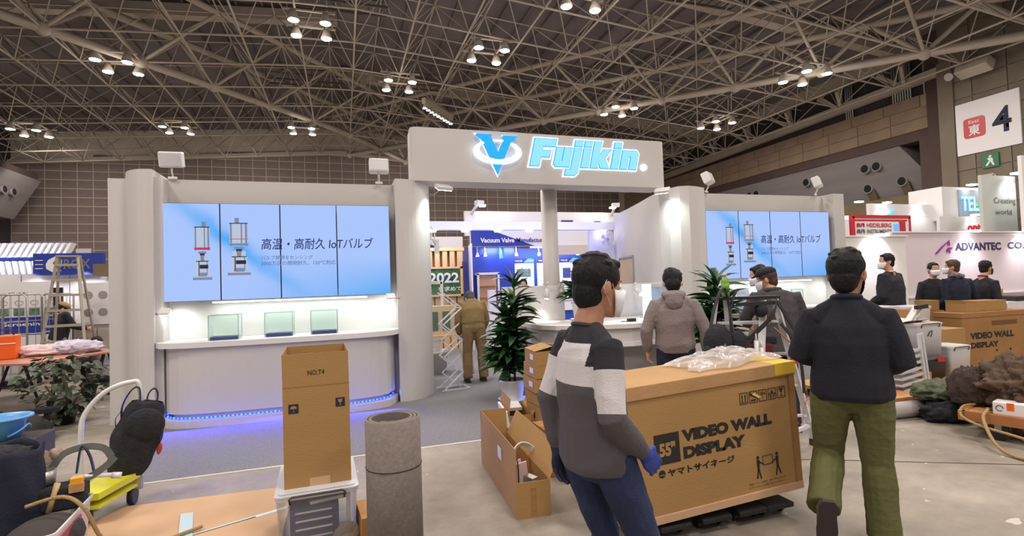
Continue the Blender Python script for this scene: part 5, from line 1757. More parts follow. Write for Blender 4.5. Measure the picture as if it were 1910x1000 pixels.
# carpet roll
RL = thing('carpet_roll', 'rolled grey needle-punch carpet standing on end with a dark tie around it', 'carpet roll', (.245, 3.06, 0.0))
sp_pts = []
N_ = 96
for k in range(N_ + 1):
    a = 2 * PI * 2.6 * k / N_ + 4.0
    r_ = .102 + .056 * k / N_
    sp_pts.append((r_ * math.cos(a), r_ * math.sin(a)))
def strip(pts, th, z0, z1, m_, m2):
    b = MB()
    vs = []
    n = len(pts)
    for i, (x, y) in enumerate(pts):
        L2 = math.hypot(x, y)
        nx, ny = x / L2, y / L2
        for o_ in (-th / 2, th / 2):
            for z in (z0, z1):
                vs.append((x + nx * o_, y + ny * o_, z))
    for i in range(n - 1):
        a, c = i * 4, i * 4 + 4
        b.add([], [])
        b.f += [(a + 2, c + 2, c + 3, a + 3), (a, a + 1, c + 1, c), (a + 1, a + 3, c + 3, c + 1), (a, c, c + 2, a + 2)]
        b.m += [0, 1, 0, 0]
        b.sm += [True, True, False, False]
    b.v = [tuple(v) for v in vs]
    b.f += [(0, 2, 3, 1), ((n - 1) * 4, (n - 1) * 4 + 1, (n - 1) * 4 + 3, (n - 1) * 4 + 2)]
    b.m += [0, 0]
    b.sm += [False, False]
    return b
strip(sp_pts, .014, 0, .865, M['feltroll'], M['feltdark']).build('rolled_sheet', [M['feltroll'], M['feltdark']], RL)
MB().tube([(x * 1.055, y * 1.055, .60) for x, y in sp_pts[-38:]], .0025, seg=5).build('tie_cord', M['ink'], RL)
MB().cyl((0, 0, .0), (0, 0, .55), .085, seg=24).build('core', M['ink'], RL)
# flattened carton on the floor
FC = thing('flattened_carton', 'pale brown flattened carton on the floor sealed with shiny tape, rope lying on it', 'cardboard', (0, 0, 0))
MB().prism([(-1.95, 4.02), (-1.58, 4.66), (-.40, 4.60), (-.40, 4.18), (-.99, 3.93)], 0, .03).build('rear_panel', M['carton_l'], FC)
MB().prism([(-1.96, 3.98), (-.99, 3.90), (-.41, 4.14), (-.41, 3.2), (-1.5, 2.9)], 0.0, .036).build('front_panel', M['carton_l'], FC)
MB().prism([(-.62, 4.08), (-.42, 4.165), (-.42, 4.13), (-.61, 4.045)], .036, .0375).prism([(-1.04, 3.88), (-.96, 3.88), (-1.06, 4.32), (-1.14, 4.32)], .0362, .038).prism([(-1.0, 3.925), (-.42, 4.17), (-.42, 4.15), (-1.0, 3.905)], .0362, .0376).build('tape', M['tape_c'], FC)
cs = thing('card_scrap', 'torn brown card standing between the clear storage box and the carpet roll', 'cardboard', (.115, 3.5, 0), rz=.1)
MB().box((0, 0, .1), (.11, .3, .2)).build('card_block', M['wood'], cs)
# left storage box with label
B2 = bin_box('storage_box', 'open storage box at lower left corner with a red and white Fujikin label', (-1.83, 3.60, 0.005), .10, .72, .62, .40, lid=False, m_=M['bin_milky'])
lbp = MB().b2(.345, .352, -.22, .10, .10, .33).build('red_label', mat('dull_red_label', srgb(170, 70, 72), .5), B2)
MB().b2(.352, .355, -.24, -.02, .12, .21).build('white_label', M['white2'], B2)
txt('Fujikin', .145, .05, M['blue'], B2, (.357, -.115, .165), (PI / 2, 0, PI / 2), bold=.04, shear=.3)
txt('V', .035, .05, M['blue'], B2, (.357, -.215, .165), (PI / 2, 0, PI / 2), bold=.06)
MB().tube([(-.20, -.335, .30), (-.2, -.345, .37), (-.18, -.35, .385), (.2, -.35, .385), (.22, -.345, .37), (.22, -.335, .30)], .007).build('wire_handle', M['black'], B2)
# things in it
bg = thing('cloth_sack', 'big black open cloth sack standing in the box at the left edge', 'bag', (-1.93, 3.86, .03), rz=.0)
def sack(u, v):
    a = 2 * PI * u
    r_ = .205 + .012 * math.sin(3 * a + 4 * v) + .010 * math.sin(7 * a + 9 * v) - .01 * v
    z = .70 * v + .012 * math.sin(5 * a) * v
    return (r_ * math.cos(a), r_ * 1.0 * math.sin(a), z)
MB().grid(sack, 48, 20).build('sack_wall', M['navy'], bg, solid=.008)
MB().ell((0, 0, .60), (.19, .19, .06)).build('sack_filling', M['blackcloth'], bg)
heap('dark_rag', 'dark bunched cloth on top of the black sack at the left edge', 'cloth', (-1.93, 3.86, .65), (.15, .14, .06), M['blackcloth'], 31, amp=.6)
def coil(name, label, cat, pts, r, m_, seg=7, group=None):
    o = MB().tube(pts, r, seg=seg).build(name, m_)
    return tag(o, label, cat, group)
def smooth_path(P_, n=8):
    out = []
    P_ = [Vector(p) for p in P_]
    for i in range(len(P_) - 1):
        p0 = P_[max(i - 1, 0)]
        p1, p2 = P_[i], P_[i + 1]
        p3 = P_[min(i + 2, len(P_) - 1)]
        for k in range(n):
            t_ = k / n
            out.append(0.5 * ((2 * p1) + (-p0 + p2) * t_ + (2 * p0 - 5 * p1 + 4 * p2 - p3) * t_ ** 2 + (-p0 + 3 * p1 - 3 * p2 + p3) * t_ ** 3))
    out.append(P_[-1])
    return out
coil('rope', 'tan rope trailing from the box across the flattened carton', 'rope', smooth_path([(-1.72, 3.66, .44), (-1.55, 3.66, .47), (-1.43, 3.62, .40), (-1.36, 3.66, .2), (-1.25, 3.78, .052), (-1.08, 3.9, .05), (-.93, 4.0, .052)], 8), .011, M['rope'])
# tool belts heaped at the back of the box
def belt(name, label, pts, w, side, m_):
    o = MB().ribbon(smooth_path(pts, 7), w, .006, side).build(name, m_)
    return tag(o, label, 'belt')
BG_ = mat('grey_green_webbing', srgb(88, 88, 84), .8, var=.1, vs=20)
belt('tool_belt', 'wide grey webbing belt arching over the left storage box', [(-1.74, 3.98, .55), (-1.70, 4.03, .62), (-1.60, 4.06, .645), (-1.50, 4.06, .625), (-1.44, 4.02, .57)], .04, (0, .5, .9), BG_)
belt('tool_belt', 'lower grey webbing belt curving down to a metal hook, left of the backpack', [(-1.64, 3.95, .46), (-1.55, 3.95, .475), (-1.47, 3.98, .52), (-1.42, 4.02, .57)], .04, (.1, .4, .9), BG_)
belt('safety_strap', 'black strap looped over the tool belts', [(-1.62, 4.0, .5), (-1.60, 4.02, .66), (-1.55, 4.0, .60), (-1.52, 3.98, .5)], .022, (0, 1, .2), M['black'])
st = thing('tool_pouch', 'black tool pouch with yellow tape measure and beige handle in the left box', 'tool bag', (-1.66, 3.90, .34), rz=.2)
MB().box((0, 0, .06), (.26, .16, .14)).build('pouch_body', M['blackcloth'], st, bevel=.02)
MB().box((.09, -.06, .16), (.06, .05, .03)).build('yellow_case', mat('amber_plastic', srgb(240, 170, 30), .4), st)
MB().box((.09, -.08, .12), (.07, .03, .05)).build('tape_buckle', M['wood'], st)
MB().tube([(-.04, -.08, 0), (0, -.07, .16)], .016).build('hammer_handle', M['wood_l'], st)
MB().lathe([(.05, 0), (.055, .08), (.045, .08), (.04, .01)], (-.08, .04, .14), seg=16).build('cup', M['steel'], st)
st2 = thing('grey_cushion', 'dark grey padded cloth inside the left storage box', 'cloth', (-1.62, 3.62, .20))
MB().ell((0, 0, .06), (.18, .22, .12)).build('cloth_pad', mat('dark_felt', srgb(66, 62, 60), .9, bump=.3), st2)
st3 = thing('metal_wrench', 'steel wrench head poking out by the yellow trolley deck', 'tool', (-1.50, 3.97, .46), rz=.2)
MB().tube([(-.12, 0, .03), (0, 0, .02), (.09, .02, .0)], .014).cyl((.07, .02, .0), (.12, .02, -.01), .02).build('handle', M['alu'], st3)
kn = thing('knotted_rag', 'beige knotted cloth and cords behind the black sack', 'cloth', (-1.80, 4.02, .48))
MB().ell((0, 0, .08), (.06, .05, .10)).ell((.05, .03, .14), (.04, .05, .04)).build('knot', mat('beige_rag', srgb(165, 145, 130), .9, var=.3, vs=25, bump=.6), kn)
# crate with basin
cr_ = thing('grey_crate', 'grey plastic crate under the light blue basin', 'crate', (-2.68, 5.5, 0))
MB().b2(-.28, .22, -.2, .2, 0, .45).build('crate_body', M['feltdark'], cr_, bevel=.01)
bs_ = thing('plastic_basin', 'light blue plastic basin with a rolled rim and wire handle at the left edge', 'basin', (-2.72, 5.45, .45))
MB().lathe([(.12, 0), (.16, .15), (.19, .17), (.205, .17), (.205, .185), (.18, .185), (.15, .16), (.11, .012), (0, .012)], seg=36).build('basin_bowl', M['blue_l'], bs_)
MB().tube([(.19 * math.cos(a), .19 * math.sin(a) * .9 - .02, .12 - .09 * abs(math.sin(a * 1.0))) for a in [-.9 + .2 * k for k in range(10)]], .008, seg=6).build('carry_handle', M['blue_l'], bs_)
# trolley with backpack
tr_ = thing('hand_trolley', 'hand trolley with bent silver tube handle and yellow deck behind the left box', 'trolley', (-1.66, 4.78, 0), rz=0)
MB().tube(smooth_path([(-.24, -.02, .10), (-.24, -.02, .55), (-.22, .0, .72), (-.10, .02, .87), (.06, .04, .93), (.12, .05, .88), (.13, .05, .5), (.12, .04, .1)], 6), .018, seg=10).build('tube_handle', M['alu'], tr_)
MB().prism([(-.14, -.42), (.02, -.42), (.14, .04), (-.14, .04)], .20, .245).build('deck', M['yellow'], tr_)
MB().prism([(-.14, -.42), (.02, -.42), (.14, .04), (-.14, .04)], .14, .16).build('lower_deck', M['yellow'], tr_)
MB().bar((-.24, 0, .2), (-.24, 0, .12), .05).bar((.12, 0, .2), (.12, 0, .12), .05).bar((-.1, -.4, .2), (-.1, -.4, .1), .04).build('axle_bracket', M['steel'], tr_)
for p in ((-.2, .0), (.08, .0), (-.08, -.36)):
    MB().cyl((p[0] - .02, p[1], .065), (p[0] + .02, p[1], .065), .065, seg=18).build('wheel', M['black'], tr_)
bp = thing('backpack', 'black backpack hanging by its straps from the trolley handle, with a red tag', 'bag', (-1.60, 4.80, .22), rot=(0, .20, .2))
def bpf(u, v):
    a = 2 * PI * u
    w_ = .17 * (math.sin(PI * min(1, .12 + .80 * v)) ** .35) * (1 - .25 * max(0, .35 - v))
    return ((w_) * math.cos(a) * (.95 + .05 * math.sin(5 * v * 3)) + .035 * v - .03, .13 * (math.sin(PI * (.1 + .82 * v)) ** .4) * math.sin(a) + .006 * math.sin(9 * a), .56 * v)
MB().grid(bpf, 36, 20).ell((.0, 0, .545), (.10, .08, .02)).ell((-.03, 0, .01), (.10, .07, .015)).build('pack_body', M['blackcloth'], bp)
MB().ell((.03, -.10, .40), (.13, .06, .13)).build('front_pocket', M['blackcloth'], bp)
MB().ribbon(smooth_path([(-.12, 0, .36), (-.15, .01, .50), (-.12, .02, .63), (-.07, .02, .66), (-.04, .0, .55)], 6), .05, .01, (0, 1, 0)).build('shoulder_strap', M['black'], bp)
MB().ribbon(smooth_path([(.0, 0, .52), (.0, .01, .62), (.03, .02, .66), (.06, .02, .62), (.07, .0, .52)], 6), .04, .01, (0, 1, 0)).build('shoulder_strap', M['black'], bp)
MB().ribbon(smooth_path([(-.14, -.02, .5), (-.17, -.03, .42), (-.15, -.02, .34)], 5), .018, .004, (0, 1, 0)).build('loose_strap', M['black'], bp)
MB().ell((.155, -.08, .22), (.018, .014, .045)).build('red_tag', mat('dull_red_tag', srgb(165, 62, 50), .6), bp)
MB().tube([(.15, -.08, .26), (.14, -.07, .32)], .004).build('cord', M['black'], bp)

# ================================================================= CENTRE
OB = open_carton('long_carton', 'long low open cardboard box on the concrete holding paper and coiled white cable', (1.235, 3.99, 0), -.055, .245, 1.2, .245, flaps={'left': -.03, 'right': .45, 'back': .05}, fl=.22)
OB['label'] = 'long low open cardboard box on the concrete holding paper and coiled white cable'
MB().b2(-.1245, -.123, -.20, -.08, .27, .36).build('paper_label', M['white2'], OB)
MB().b2(-.02, .02, -.6015, -.6, .02, .20).build('tape', M['carton_d'], OB)
cc = thing('cable_coil', 'coil of white cable lying in the long open box', 'cable', (1.26, 3.75, .10), rot=(1.15, .25, .2))
for k in range(5):
    MB().tube([((.115 + .006 * k) * math.cos(2 * PI * a / 40), (.15 + .005 * k) * math.sin(2 * PI * a / 40) + .12, .008 * k + .006 * math.sin(6 * PI * a / 40)) for a in range(40)], .005, seg=6, closed=True).build('cable_loop', M['white2'], cc)
pk = thing('folded_paper', 'pinkish folded paper board standing in the long open box', 'paper', (1.20, 3.62, .01), rot=(.0, -.1, .15))
MB().box((0, 0, .15), (.13, .015, .28)).box((.02, .10, .14), (.12, .01, .26), rz=.3).build('paper_board', M['pinkcloth'], pk)
MB().box((.06, -.06, .10), (.05, .1, .2), rz=.2).build('dark_sleeve', M['steel'], pk)
hk = coil('black_cable', 'thin black cable bent over the paper in the long box', 'cable', smooth_path([(1.15, 3.55, .02), (1.16, 3.58, .28), (1.18, 3.66, .30), (1.22, 3.62, .12)], 6), .005, M['ink'])
STK = ['topmost small carton of the stack beside the striped man, its lid sprung open', 'second small carton from the top of the stack', 'third small carton from the top of the stack', 'fourth small carton from the top of the stack', 'fifth small carton from the top, lowest of the small ones']
zz0 = [.815, .69, .56, .43, .30]
for k in range(5):
    w_ = .30
    t = closed_carton('small_carton', STK[k], (1.885 + (.01, .0, -.01, .012, .02)[k], 4.80, zz0[k]), (-.06, -.02, -.03, .02, 0)[k], .36, .36, .125 if k else .13, group='small cartons of the central stack', tag_=k < 3)
    if k == 0:
        for s_, a in ((-1, .22), (1, .35)):
            R = Matrix.Rotation(a * s_ * -1, 3, 'Y')
            MB().box(Vector((-.09 * 1 if s_ < 0 else .09, 0, .155)), (.19, .35, .004), R=Matrix.Rotation(-s_ * -a, 3, 'Y')).build('lid_flap', M['carton'], t)
        MB().box((.02, .05, .15), (.2, .1, .02), rz=.2).build('red_print', mat('dark_red_print', srgb(95, 45, 45), .6), t)
lw = closed_carton('square_carton', 'plain brown carton under the stack of small cartons', (1.88, 4.74, .13), .0, .34, .34, .17, M['carton_d'], tag_=False)
lw0 = closed_carton('flat_carton', 'flat brown carton at the very bottom of the central stack', (1.9, 4.76, 0), .03, .42, .4, .13, M['carton_d'], tag_=False)
lw2 = closed_carton('brown_carton', 'larger brown carton on the concrete behind the striped man\'s legs', (1.83, 4.22, 0), .03, .50, .40, .36, M['carton_d'], tag_=False)
wo = open_carton('lined_carton', 'open carton with a white lining and leaning flap behind the long box', (1.62, 5.0, 0), -.12, .24, .5, .34, flaps={'right': .5, 'left': -.1}, fl=.16)
MB().box((-.13, -.05, .26), (.02, .46, .26), R=Matrix.Rotation(-.15, 3, 'Y')).build('white_lining', M['white2'], wo)
MB().box((-.142, -.05, .20), (.012, .46, .05), R=Matrix.Rotation(-.15, 3, 'Y')).build('dark_edge', M['ink'], wo)
MB().box((-.03, .15, .34), (.2, .2, .03), R=Matrix.Rotation(.1, 3, 'X')).build('white_foam', M['white2'], wo)

# ---- dracaena style plants: many blades on canes, each blade a part
def blade_mesh(m_, L_=.42, w=.045, droop=.5):
    b = MB()
    n = 6
    vs = []
    for k in range(n + 1):
        u = k / n
        wd = w * math.sin(PI * min(1, .12 + .88 * u)) ** .7 * (1 if u < .98 else 0.1)
        a = droop * u
        y = L_ * (math.sin(a) / max(droop, .01) if droop > .01 else u)
        z = -L_ * (1 - math.cos(a)) / max(droop, .01)
        vs += [(-wd / 2, y, z + .25 * wd), (0, y, z), (wd / 2, y, z + .25 * wd)]
    fs = []
    for k in range(n):
        for q in (0, 1):
            fs.append((k * 3 + q, k * 3 + q + 1, k * 3 + q + 4, k * 3 + q + 3))
    b.add(vs, fs, 0, True)
    return b.mesh('leaf', m_)
BLD = [blade_mesh(M['leaf'], .42, .100, .6), blade_mesh(M['leaf'], .46, .10, 1.0), blade_mesh(M['leaf2'], .40, .098, .7), blade_mesh(M['leaf'], .38, .094, .3)]
def dracaena(loc, H_, label, seed, canes, nl, spread=1.0, z0=.36, potm=None):
    t = thing('potted_dracaena', label, 'plant', loc, group='dracaena plants of the booth')
    rr = random.Random(seed)
    MB().lathe([(.13, 0), (.135, .02), (.165, .25), (.18, .26), (.18, .285), (.165, .285), (.155, .25), (0, .24)], seg=28).build('white_pot', M['white2'], t)
    MB().lathe([(.17, 0), (.20, .03), (.19, .03), (.16, .008), (0, .008)], seg=28).build('saucer', M['white2'], t)
    MB().lathe([(.0, .24), (.155, .245)], seg=20).build('soil', M['stem'], t)
    cn = []
    for k in range(canes):
        a = 2 * PI * k / canes + .4
        top = max(H_ * (1, .72, .5, .85)[k % 4], .5)
        p0 = Vector((.05 * math.cos(a), .05 * math.sin(a), .24))
        p1 = Vector((.09 * math.cos(a), .09 * math.sin(a), top - .12))
        MB().tube([p0, (p0 + p1) / 2 + Vector((.01, 0, 0)), p1], .014).build('cane', M['stem'], t)
        cn.append((p0, p1, top))
    for i in range(nl):
        k = i % canes
        p0, p1, top = cn[k]
        u = rr.random()
        z = z0 + (top - z0 - .10) * u
        f_ = (z - p0.z) / max(.05, p1.z - p0.z)
        p = p0.lerp(p1, min(1, f_))
        a = rr.uniform(0, 2 * PI)
        up_ = (.35 + .75 * max(0, 1 - (top - z) / .35)) if z > top - .5 else rr.uniform(.15, .85)
        if z > top - .2:
            up_ = rr.uniform(.7, 1.35)
        o = bpy.data.objects.new('leaf', BLD[rr.choice((0, 0, 1, 3, 0, 1, 2) if rr.random() < .5 else (0, 1, 3))])
        COL.objects.link(o)
        o.parent = t
        o.location = p
        s_ = rr.uniform(.75, 1.1) * spread * (.85 if z > top - .25 else 1)
        o.scale = (s_ * 1.1, s_, s_)
        o.rotation_euler = Euler((up_, rr.uniform(-.4, .4), a), 'XYZ')
    return t
dracaena((2.17, 6.84, .006), 1.72, 'tall leafy dracaena in a white pot on the carpet beside the carton stack', 3, 4, 290)
dracaena((3.55, 7.42, .99), .78, 'dark leafed plant on the counter just left of the striped man\'s head', 8, 3, 120, 1.0, .30)
dracaena((4.62, 5.72, .006), 1.62, 'leafy dracaena behind the head of the man in the grey hooded jacket', 11, 4, 220, 1.08, .7)
bl = thing('blue_light_tube', 'small clear tube catching blue light behind the white plant pot', 'tube', (2.42, 6.95, .006))
MB().cyl((0, 0, 0), (0, 0, .22), .02, seg=12).build('tube_body', M['bin_milky'], bl)
area('blue_pot_light', (2.44, 6.80, .10), .1, 1.2, (.03, .08, 1), target=(2.2, 6.84, .1))

# ================================================================= VIDEO WALL CARTON
VB = thing('display_carton', 'large tilted brown carton printed 55 inch VIDEO WALL DISPLAY on a low dolly', 'box', (1.56, 2.78, .105), rot=(0, -math.radians(2.8), 0))
W_, D_, H_ = 1.345, .46, .845
MB().b2(0, W_, 0, D_, 0, H_ - .07).build('carton_body', M['carton'], VB, bevel=.004)
MB().b2(-.012, W_ + .012, -.012, D_ + .012, H_ - .085, H_).build('carton_lid', mat('lid_card', srgb(180, 142, 98), .85, var=.07, vs=3, bump=.2, bs=30), VB, bevel=.005)
MB().b2(.05, W_, -.014, 0, 0.0, .045).build('base_rail', M['carton_l'], VB)
MB().b2(W_ - .045, W_ + .003, -.006, 0, .045, H_ - .085).build('corner_strip', M['carton_d'], VB)
MB().b2(.0, .045, -.004, 0, .0, H_ - .085).build('corner_strip', M['carton_l'], VB)
fy = -.0015
MB().b2(.235, .415, fy, 0, .345, .53).build('black_square', M['ink'], VB)
txt('55"', .115, .085, M['carton'], VB, (.325, fy - .001, .435), bold=.05)
txt('VIDEO WALL', .70, .075, M['ink'], VB, (.785, fy, .495), bold=.07)
txt('DISPLAY', .475, .075, M['ink'], VB, (.675, fy, .39), bold=.07)
MB().cyl((.275, 0, .29), (.275, fy, .29), .024, seg=20).build('round_mark', M['ink'], VB)
MB().b2(.257, .293, fy - .001, fy, .282, .286).build('mark_line', M['carton'], VB)
txt('ヤマトサイネージ', .50, .046, M['ink'], VB, (.565, fy, .288), bold=.04)
# two figures carrying a box
fg_ = MB()
for s_ in (-1, 1):
    cx_ = 1.075 + s_ * .078
    fg_.cyl((cx_, 0, .258), (cx_, fy, .258), .0115, seg=14)
figs = fg_.build('head_mark', M['ink'], VB)
for s_ in (-1, 1):
    cx_ = 1.075 + s_ * .078
    face([(cx_ - .012, .244), (cx_ + .012, .244), (cx_ + .008, .18), (cx_ - .008, .18)][::1], 'torso_mark', M['ink'], VB, fy + .0015, .002)
    face([(cx_ - .003, .185), (cx_ + .007, .185), (cx_ + s_ * .03, .125), (cx_ + s_ * .018, .125)] if s_ > 0 else [(cx_ - .007, .185), (cx_ + .003, .185), (cx_ - .008, .125), (cx_ - .02, .125)], 'leg_mark', M['ink'], VB, fy + .0015, .002)
    face([(cx_ - .007, .185), (cx_ + .003, .185), (cx_ - .01, .12), (cx_ - .02, .12)] if s_ > 0 else [(cx_ - .003, .185), (cx_ + .007, .185), (cx_ + .022, .12), (cx_ + .012, .12)], 'leg_mark', M['ink'], VB, fy + .0015, .002)
    face([(cx_ - s_ * .005, .236), (cx_ - s_ * .005, .226), (cx_ - s_ * .045, .205), (cx_ - s_ * .045, .213)], 'arm_mark', M['ink'], VB, fy + .0015, .002)
fb = MB()
for a, b in (((1.035, .205), (1.115, .205)), ((1.035, .262), (1.115, .262)), ((1.035, .205), (1.035, .262)), ((1.115, .205), (1.115, .262))):
    fb.bar((a[0], fy, a[1]), (b[0], fy, b[1]), .0025)
fb.build('box_outline', M['ink'], VB)
txt('液晶モニターの破損、傷つき防止のため', .30, .014, M['ink_brown'], VB, (1.06, fy, .098))
txt('必ず２人以上でお取り扱いください。', .29, .014, M['ink_brown'], VB, (1.055, fy, .076))
for k in range(5):
    cx_, cz_ = .925 + .077 * k, .655 + .0 * k
    q = MB()
    s_ = .031
    for a, b in (((-1, -1), (1, -1)), ((1, -1), (1, 1)), ((1, 1), (-1, 1)), ((-1, 1), (-1, -1))):
        q.bar((cx_ + a[0] * s_, fy, cz_ + a[1] * s_ * 1.15), (cx_ + b[0] * s_, fy, cz_ + b[1] * s_ * 1.15), .003)
    q.build('symbol_frame', M['ink'], VB)
    g_ = MB()
    if k == 0:
        for dx in (-.012, .012):
            g_.b2(cx_ + dx - .003, cx_ + dx + .003, fy - .001, fy, cz_ - .02, cz_ + .012)
            face([(cx_ + dx - .008, cz_ + .01), (cx_ + dx + .008, cz_ + .01), (cx_ + dx, cz_ + .026)], 'arrow_mark', M['ink'], VB, fy, .001)
        g_.b2(cx_ - .024, cx_ + .024, fy - .001, fy, cz_ - .027, cz_ - .023)
    elif k == 1:
        face([(cx_ - .028, cz_ + .03), (cx_ + .028, cz_ + .005), (cx_ + .028, cz_ - .012), (cx_ - .028, cz_ + .012)], 'slash_mark', M['ink'], VB, fy, .001)
        g_.b2(cx_ - .02, cx_ + .018, fy - .001, fy, cz_ - .026, cz_ - .016)
    elif k == 2:
        face([(cx_ + .024 * math.cos(PI * j_ / 8), cz_ + .004 + .02 * math.sin(PI * j_ / 8)) for j_ in range(9)], 'umbrella_mark', mat('brown_print', srgb(120, 60, 35), .7), VB, fy, .001)
        g_.b2(cx_ - .0015, cx_ + .0015, fy - .001, fy, cz_ - .024, cz_ + .004)
    elif k == 3:
        face([(cx_, cz_ + .026), (cx_ + .012, cz_ + .008), (cx_, cz_ - .01), (cx_ - .012, cz_ + .008)], 'diamond_mark', M['ink'], VB, fy, .001)
        g_.bar((cx_ - .022, fy, cz_ + .005), (cx_ - .008, fy, cz_ - .026), .006).bar((cx_ + .022, fy, cz_ + .005), (cx_ + .008, fy, cz_ - .026), .006)
    else:
        face([(cx_ - .02, cz_ + .026), (cx_ + .02, cz_ + .026), (cx_ + .006, cz_ + .0), (cx_ - .006, cz_ + .0)], 'glass_mark', M['ink'], VB, fy, .001)
        g_.b2(cx_ - .002, cx_ + .002, fy - .001, fy, cz_ - .02, cz_ + .002).b2(cx_ - .012, cx_ + .012, fy - .001, fy, cz_ - .026, cz_ - .022)
    g_.build('symbol_mark', M['ink'], VB)
face([(.99, .672), (1.012, .68), (1.06, .65), (1.045, .64)], 'yellow_sticker', mat('pale_yellow_sticker', srgb(222, 205, 130), .6), VB, fy - .002, .001)
tp = MB()
tp.b2(W_ - .16, W_ + .014, -.0135, -.012, H_ - .075, H_ + .001).b2(W_ - .16, W_ + .014, -.013, .30, H_, H_ + .002)
tp.build('yellow_tape', M['tape_y'], VB)
# dolly below
dl = thing('interlocking_dolly', 'low black plastic dolly on castors under the large video wall carton', 'dolly', (2.2, 2.98, 0))
for k, x in enumerate((-.30, .0, .28, .50)):
    for y in (-.12, .12):
        MB().b2(x - .11, x + .11, y - .1, y + .1, .06, .095).build('dolly_block', M['black'], dl, bevel=.01)
        for sx_ in (-.08, .08):
            MB().cyl((x + sx_ - .012, y, .026), (x + sx_ + .012, y, .026), .026, seg=12).cyl((x + sx_, y, .03), (x + sx_, y, .062), .01, seg=6).build('castor', M['black'], dl)
# crumpled film on the lid
fm = MB()
rr = random.Random(4)
ph = [rr.uniform(0, 6) for _ in range(8)]
def filmf(u, v):
    x = -.34 + .68 * u
    y = -.16 + .34 * v
    e = math.sin(PI * u) ** .5 * math.sin(PI * v) ** .5
    z = .01 + e * (.045 + .025 * abs(math.sin(9 * u + 5 * v + ph[0])) + .022 * abs(math.sin(13 * v - 8 * u + ph[1])) + .014 * abs(math.sin(23 * u + 11 * v + ph[2])))
    return (x * (1 + .08 * math.sin(7 * v + ph[3])) + .02 * math.sin(17 * v), y + .03 * math.sin(11 * u + ph[4]), z)
fm.grid(filmf, 46, 26, smooth=False)
fo = fm.build('plastic_film', M['film'], None, loc=(2.50, 3.02, 1.0), rot=(0, -.049, .12))
tag(fo, 'crumpled clear plastic film lying on top of the large video wall carton', 'plastic film')
# ================================================================= LADDER CLUSTER
LD = thing('step_ladder', 'aluminium step ladder hung with tool belts behind the video wall carton', 'ladder', (0, 0, 0))
TA, TBk = Vector((3.18, 3.83, 1.395)), Vector((3.57, 3.66, 1.395))
fA, fB, fC, fD = Vector((2.99, 3.97, 0)), Vector((3.48, 4.02, 0)), Vector((3.16, 3.47, 0)), Vector((4.15, 3.81, 0))
def rail(nm, a, b):
    MB().bar(a + Vector((0, 0, .02)), b, .055, .025).build(nm, M['alu'], LD)
rail('front_rail', fA, TA + Vector((-.04, 0, 0)))
rail('rear_rail', fB, TA + Vector((.06, 0, 0)))
rail('front_rail', fC, TBk + Vector((-.08, 0, 0)))
rail('rear_rail', fD, TBk + Vector((.04, 0, 0)))
for a in (fA, fB, fC, fD):
    MB().box(a + Vector((0, 0, .03)), (.07, .06, .06)).build('rubber_foot', mat('dark_red_rubber', srgb(75, 38, 42), .7), LD)
for k in (1, 2, 3, 4):
    u = k / 4.7
    MB().bar(fA.lerp(TA, u), fC.lerp(TBk, u), .05, .022).build('step', M['alu'], LD)
    MB().bar(fB.lerp(TA, u), fD.lerp(TBk, u), .03, .02).build('rear_rung', M['alu'], LD)
MB().bar(TA + Vector((-.06, .02, .01)), TBk + Vector((.05, -.02, .01)), .13, .025).build('top_cap', M['black'], LD)
MB().bar(fD.lerp(TBk, .14) + Vector((.0, 0, 0)), fC.lerp(TBk, .14), .03).build('spreader', M['alu'], LD)
txt('HASEGAWA', .30, .022, M['red'], LD, fD.lerp(TBk, .27) + Vector((-.02, -.03, 0)), (PI / 2, -PI / 2 + .22 + PI, -.3))
gb = thing('tea_bottle', 'green tea bottle standing on top of the aluminium step ladder', 'bottle', (3.21, 3.80, 1.42))
MB().lathe([(.028, 0), (.033, .01), (.033, .13), (.028, .15), (.012, .175), (.012, .185)], seg=18).build('bottle_body', mat('green_tea', srgb(125, 165, 50), .2), gb)
MB().cyl((0, 0, .185), (0, 0, .205), .015, seg=14).build('cap', M['pinkcloth'], gb)
MB().lathe([(.0335, .04), (.0335, .12)], seg=18).build('label_band', mat('leaf_green_label', srgb(95, 150, 40), .4), gb)
tbm = M['blackcloth']
b1 = thing('tool_harness', 'black harness bag with straps hanging on the left legs of the aluminium ladder', 'harness', (3.02, 3.62, .92))
MB().ell((-.06, 0, .12), (.13, .10, .17)).build('bag_body', tbm, b1)
MB().ell((.10, -.05, .08), (.09, .08, .15)).build('side_pouch', tbm, b1)
MB().ell((-.17, -.02, .02), (.07, .06, .10)).build('side_pouch', tbm, b1)
MB().ribbon(smooth_path([(-.14, 0, .2), (-.04, .05, .42), (.10, .1, .58), (.14, .08, .4), (.08, 0, .2)], 6), .045, .008, (.3, 1, 0)).build('strap', M['black'], b1)
MB().ribbon(smooth_path([(.06, -.05, .18), (.12, .05, .4), (.24, .1, .56)], 6), .04, .008, (.3, 1, 0)).build('strap', M['black'], b1)
MB().ell((-.07, -.09, .05), (.02, .02, .09)).build('blue_tool', mat('teal_tool', srgb(60, 120, 145), .5), b1)
MB().tube([(.06 + .05 * math.cos(a), -.12, -.03 + .05 * math.sin(a)) for a in [k * .6 for k in range(11)]], .009).tube([(-.05, -.08, -.08), (.0, -.12, -.1), (.08, -.1, -.06)], .012).build('metal_hook', M['steel'], b1)
b2_ = thing('safety_harness', 'black safety harness strap slung diagonally across the ladder top', 'harness', (3.34, 3.60, 1.03))
MB().ribbon(smooth_path([(.24, 0, .36), (.12, -.06, .22), (-.12, -.1, .08), (-.2, -.08, .0)], 6), .04, .008, (.2, 0, 1)).build('strap', M['black'], b2_)
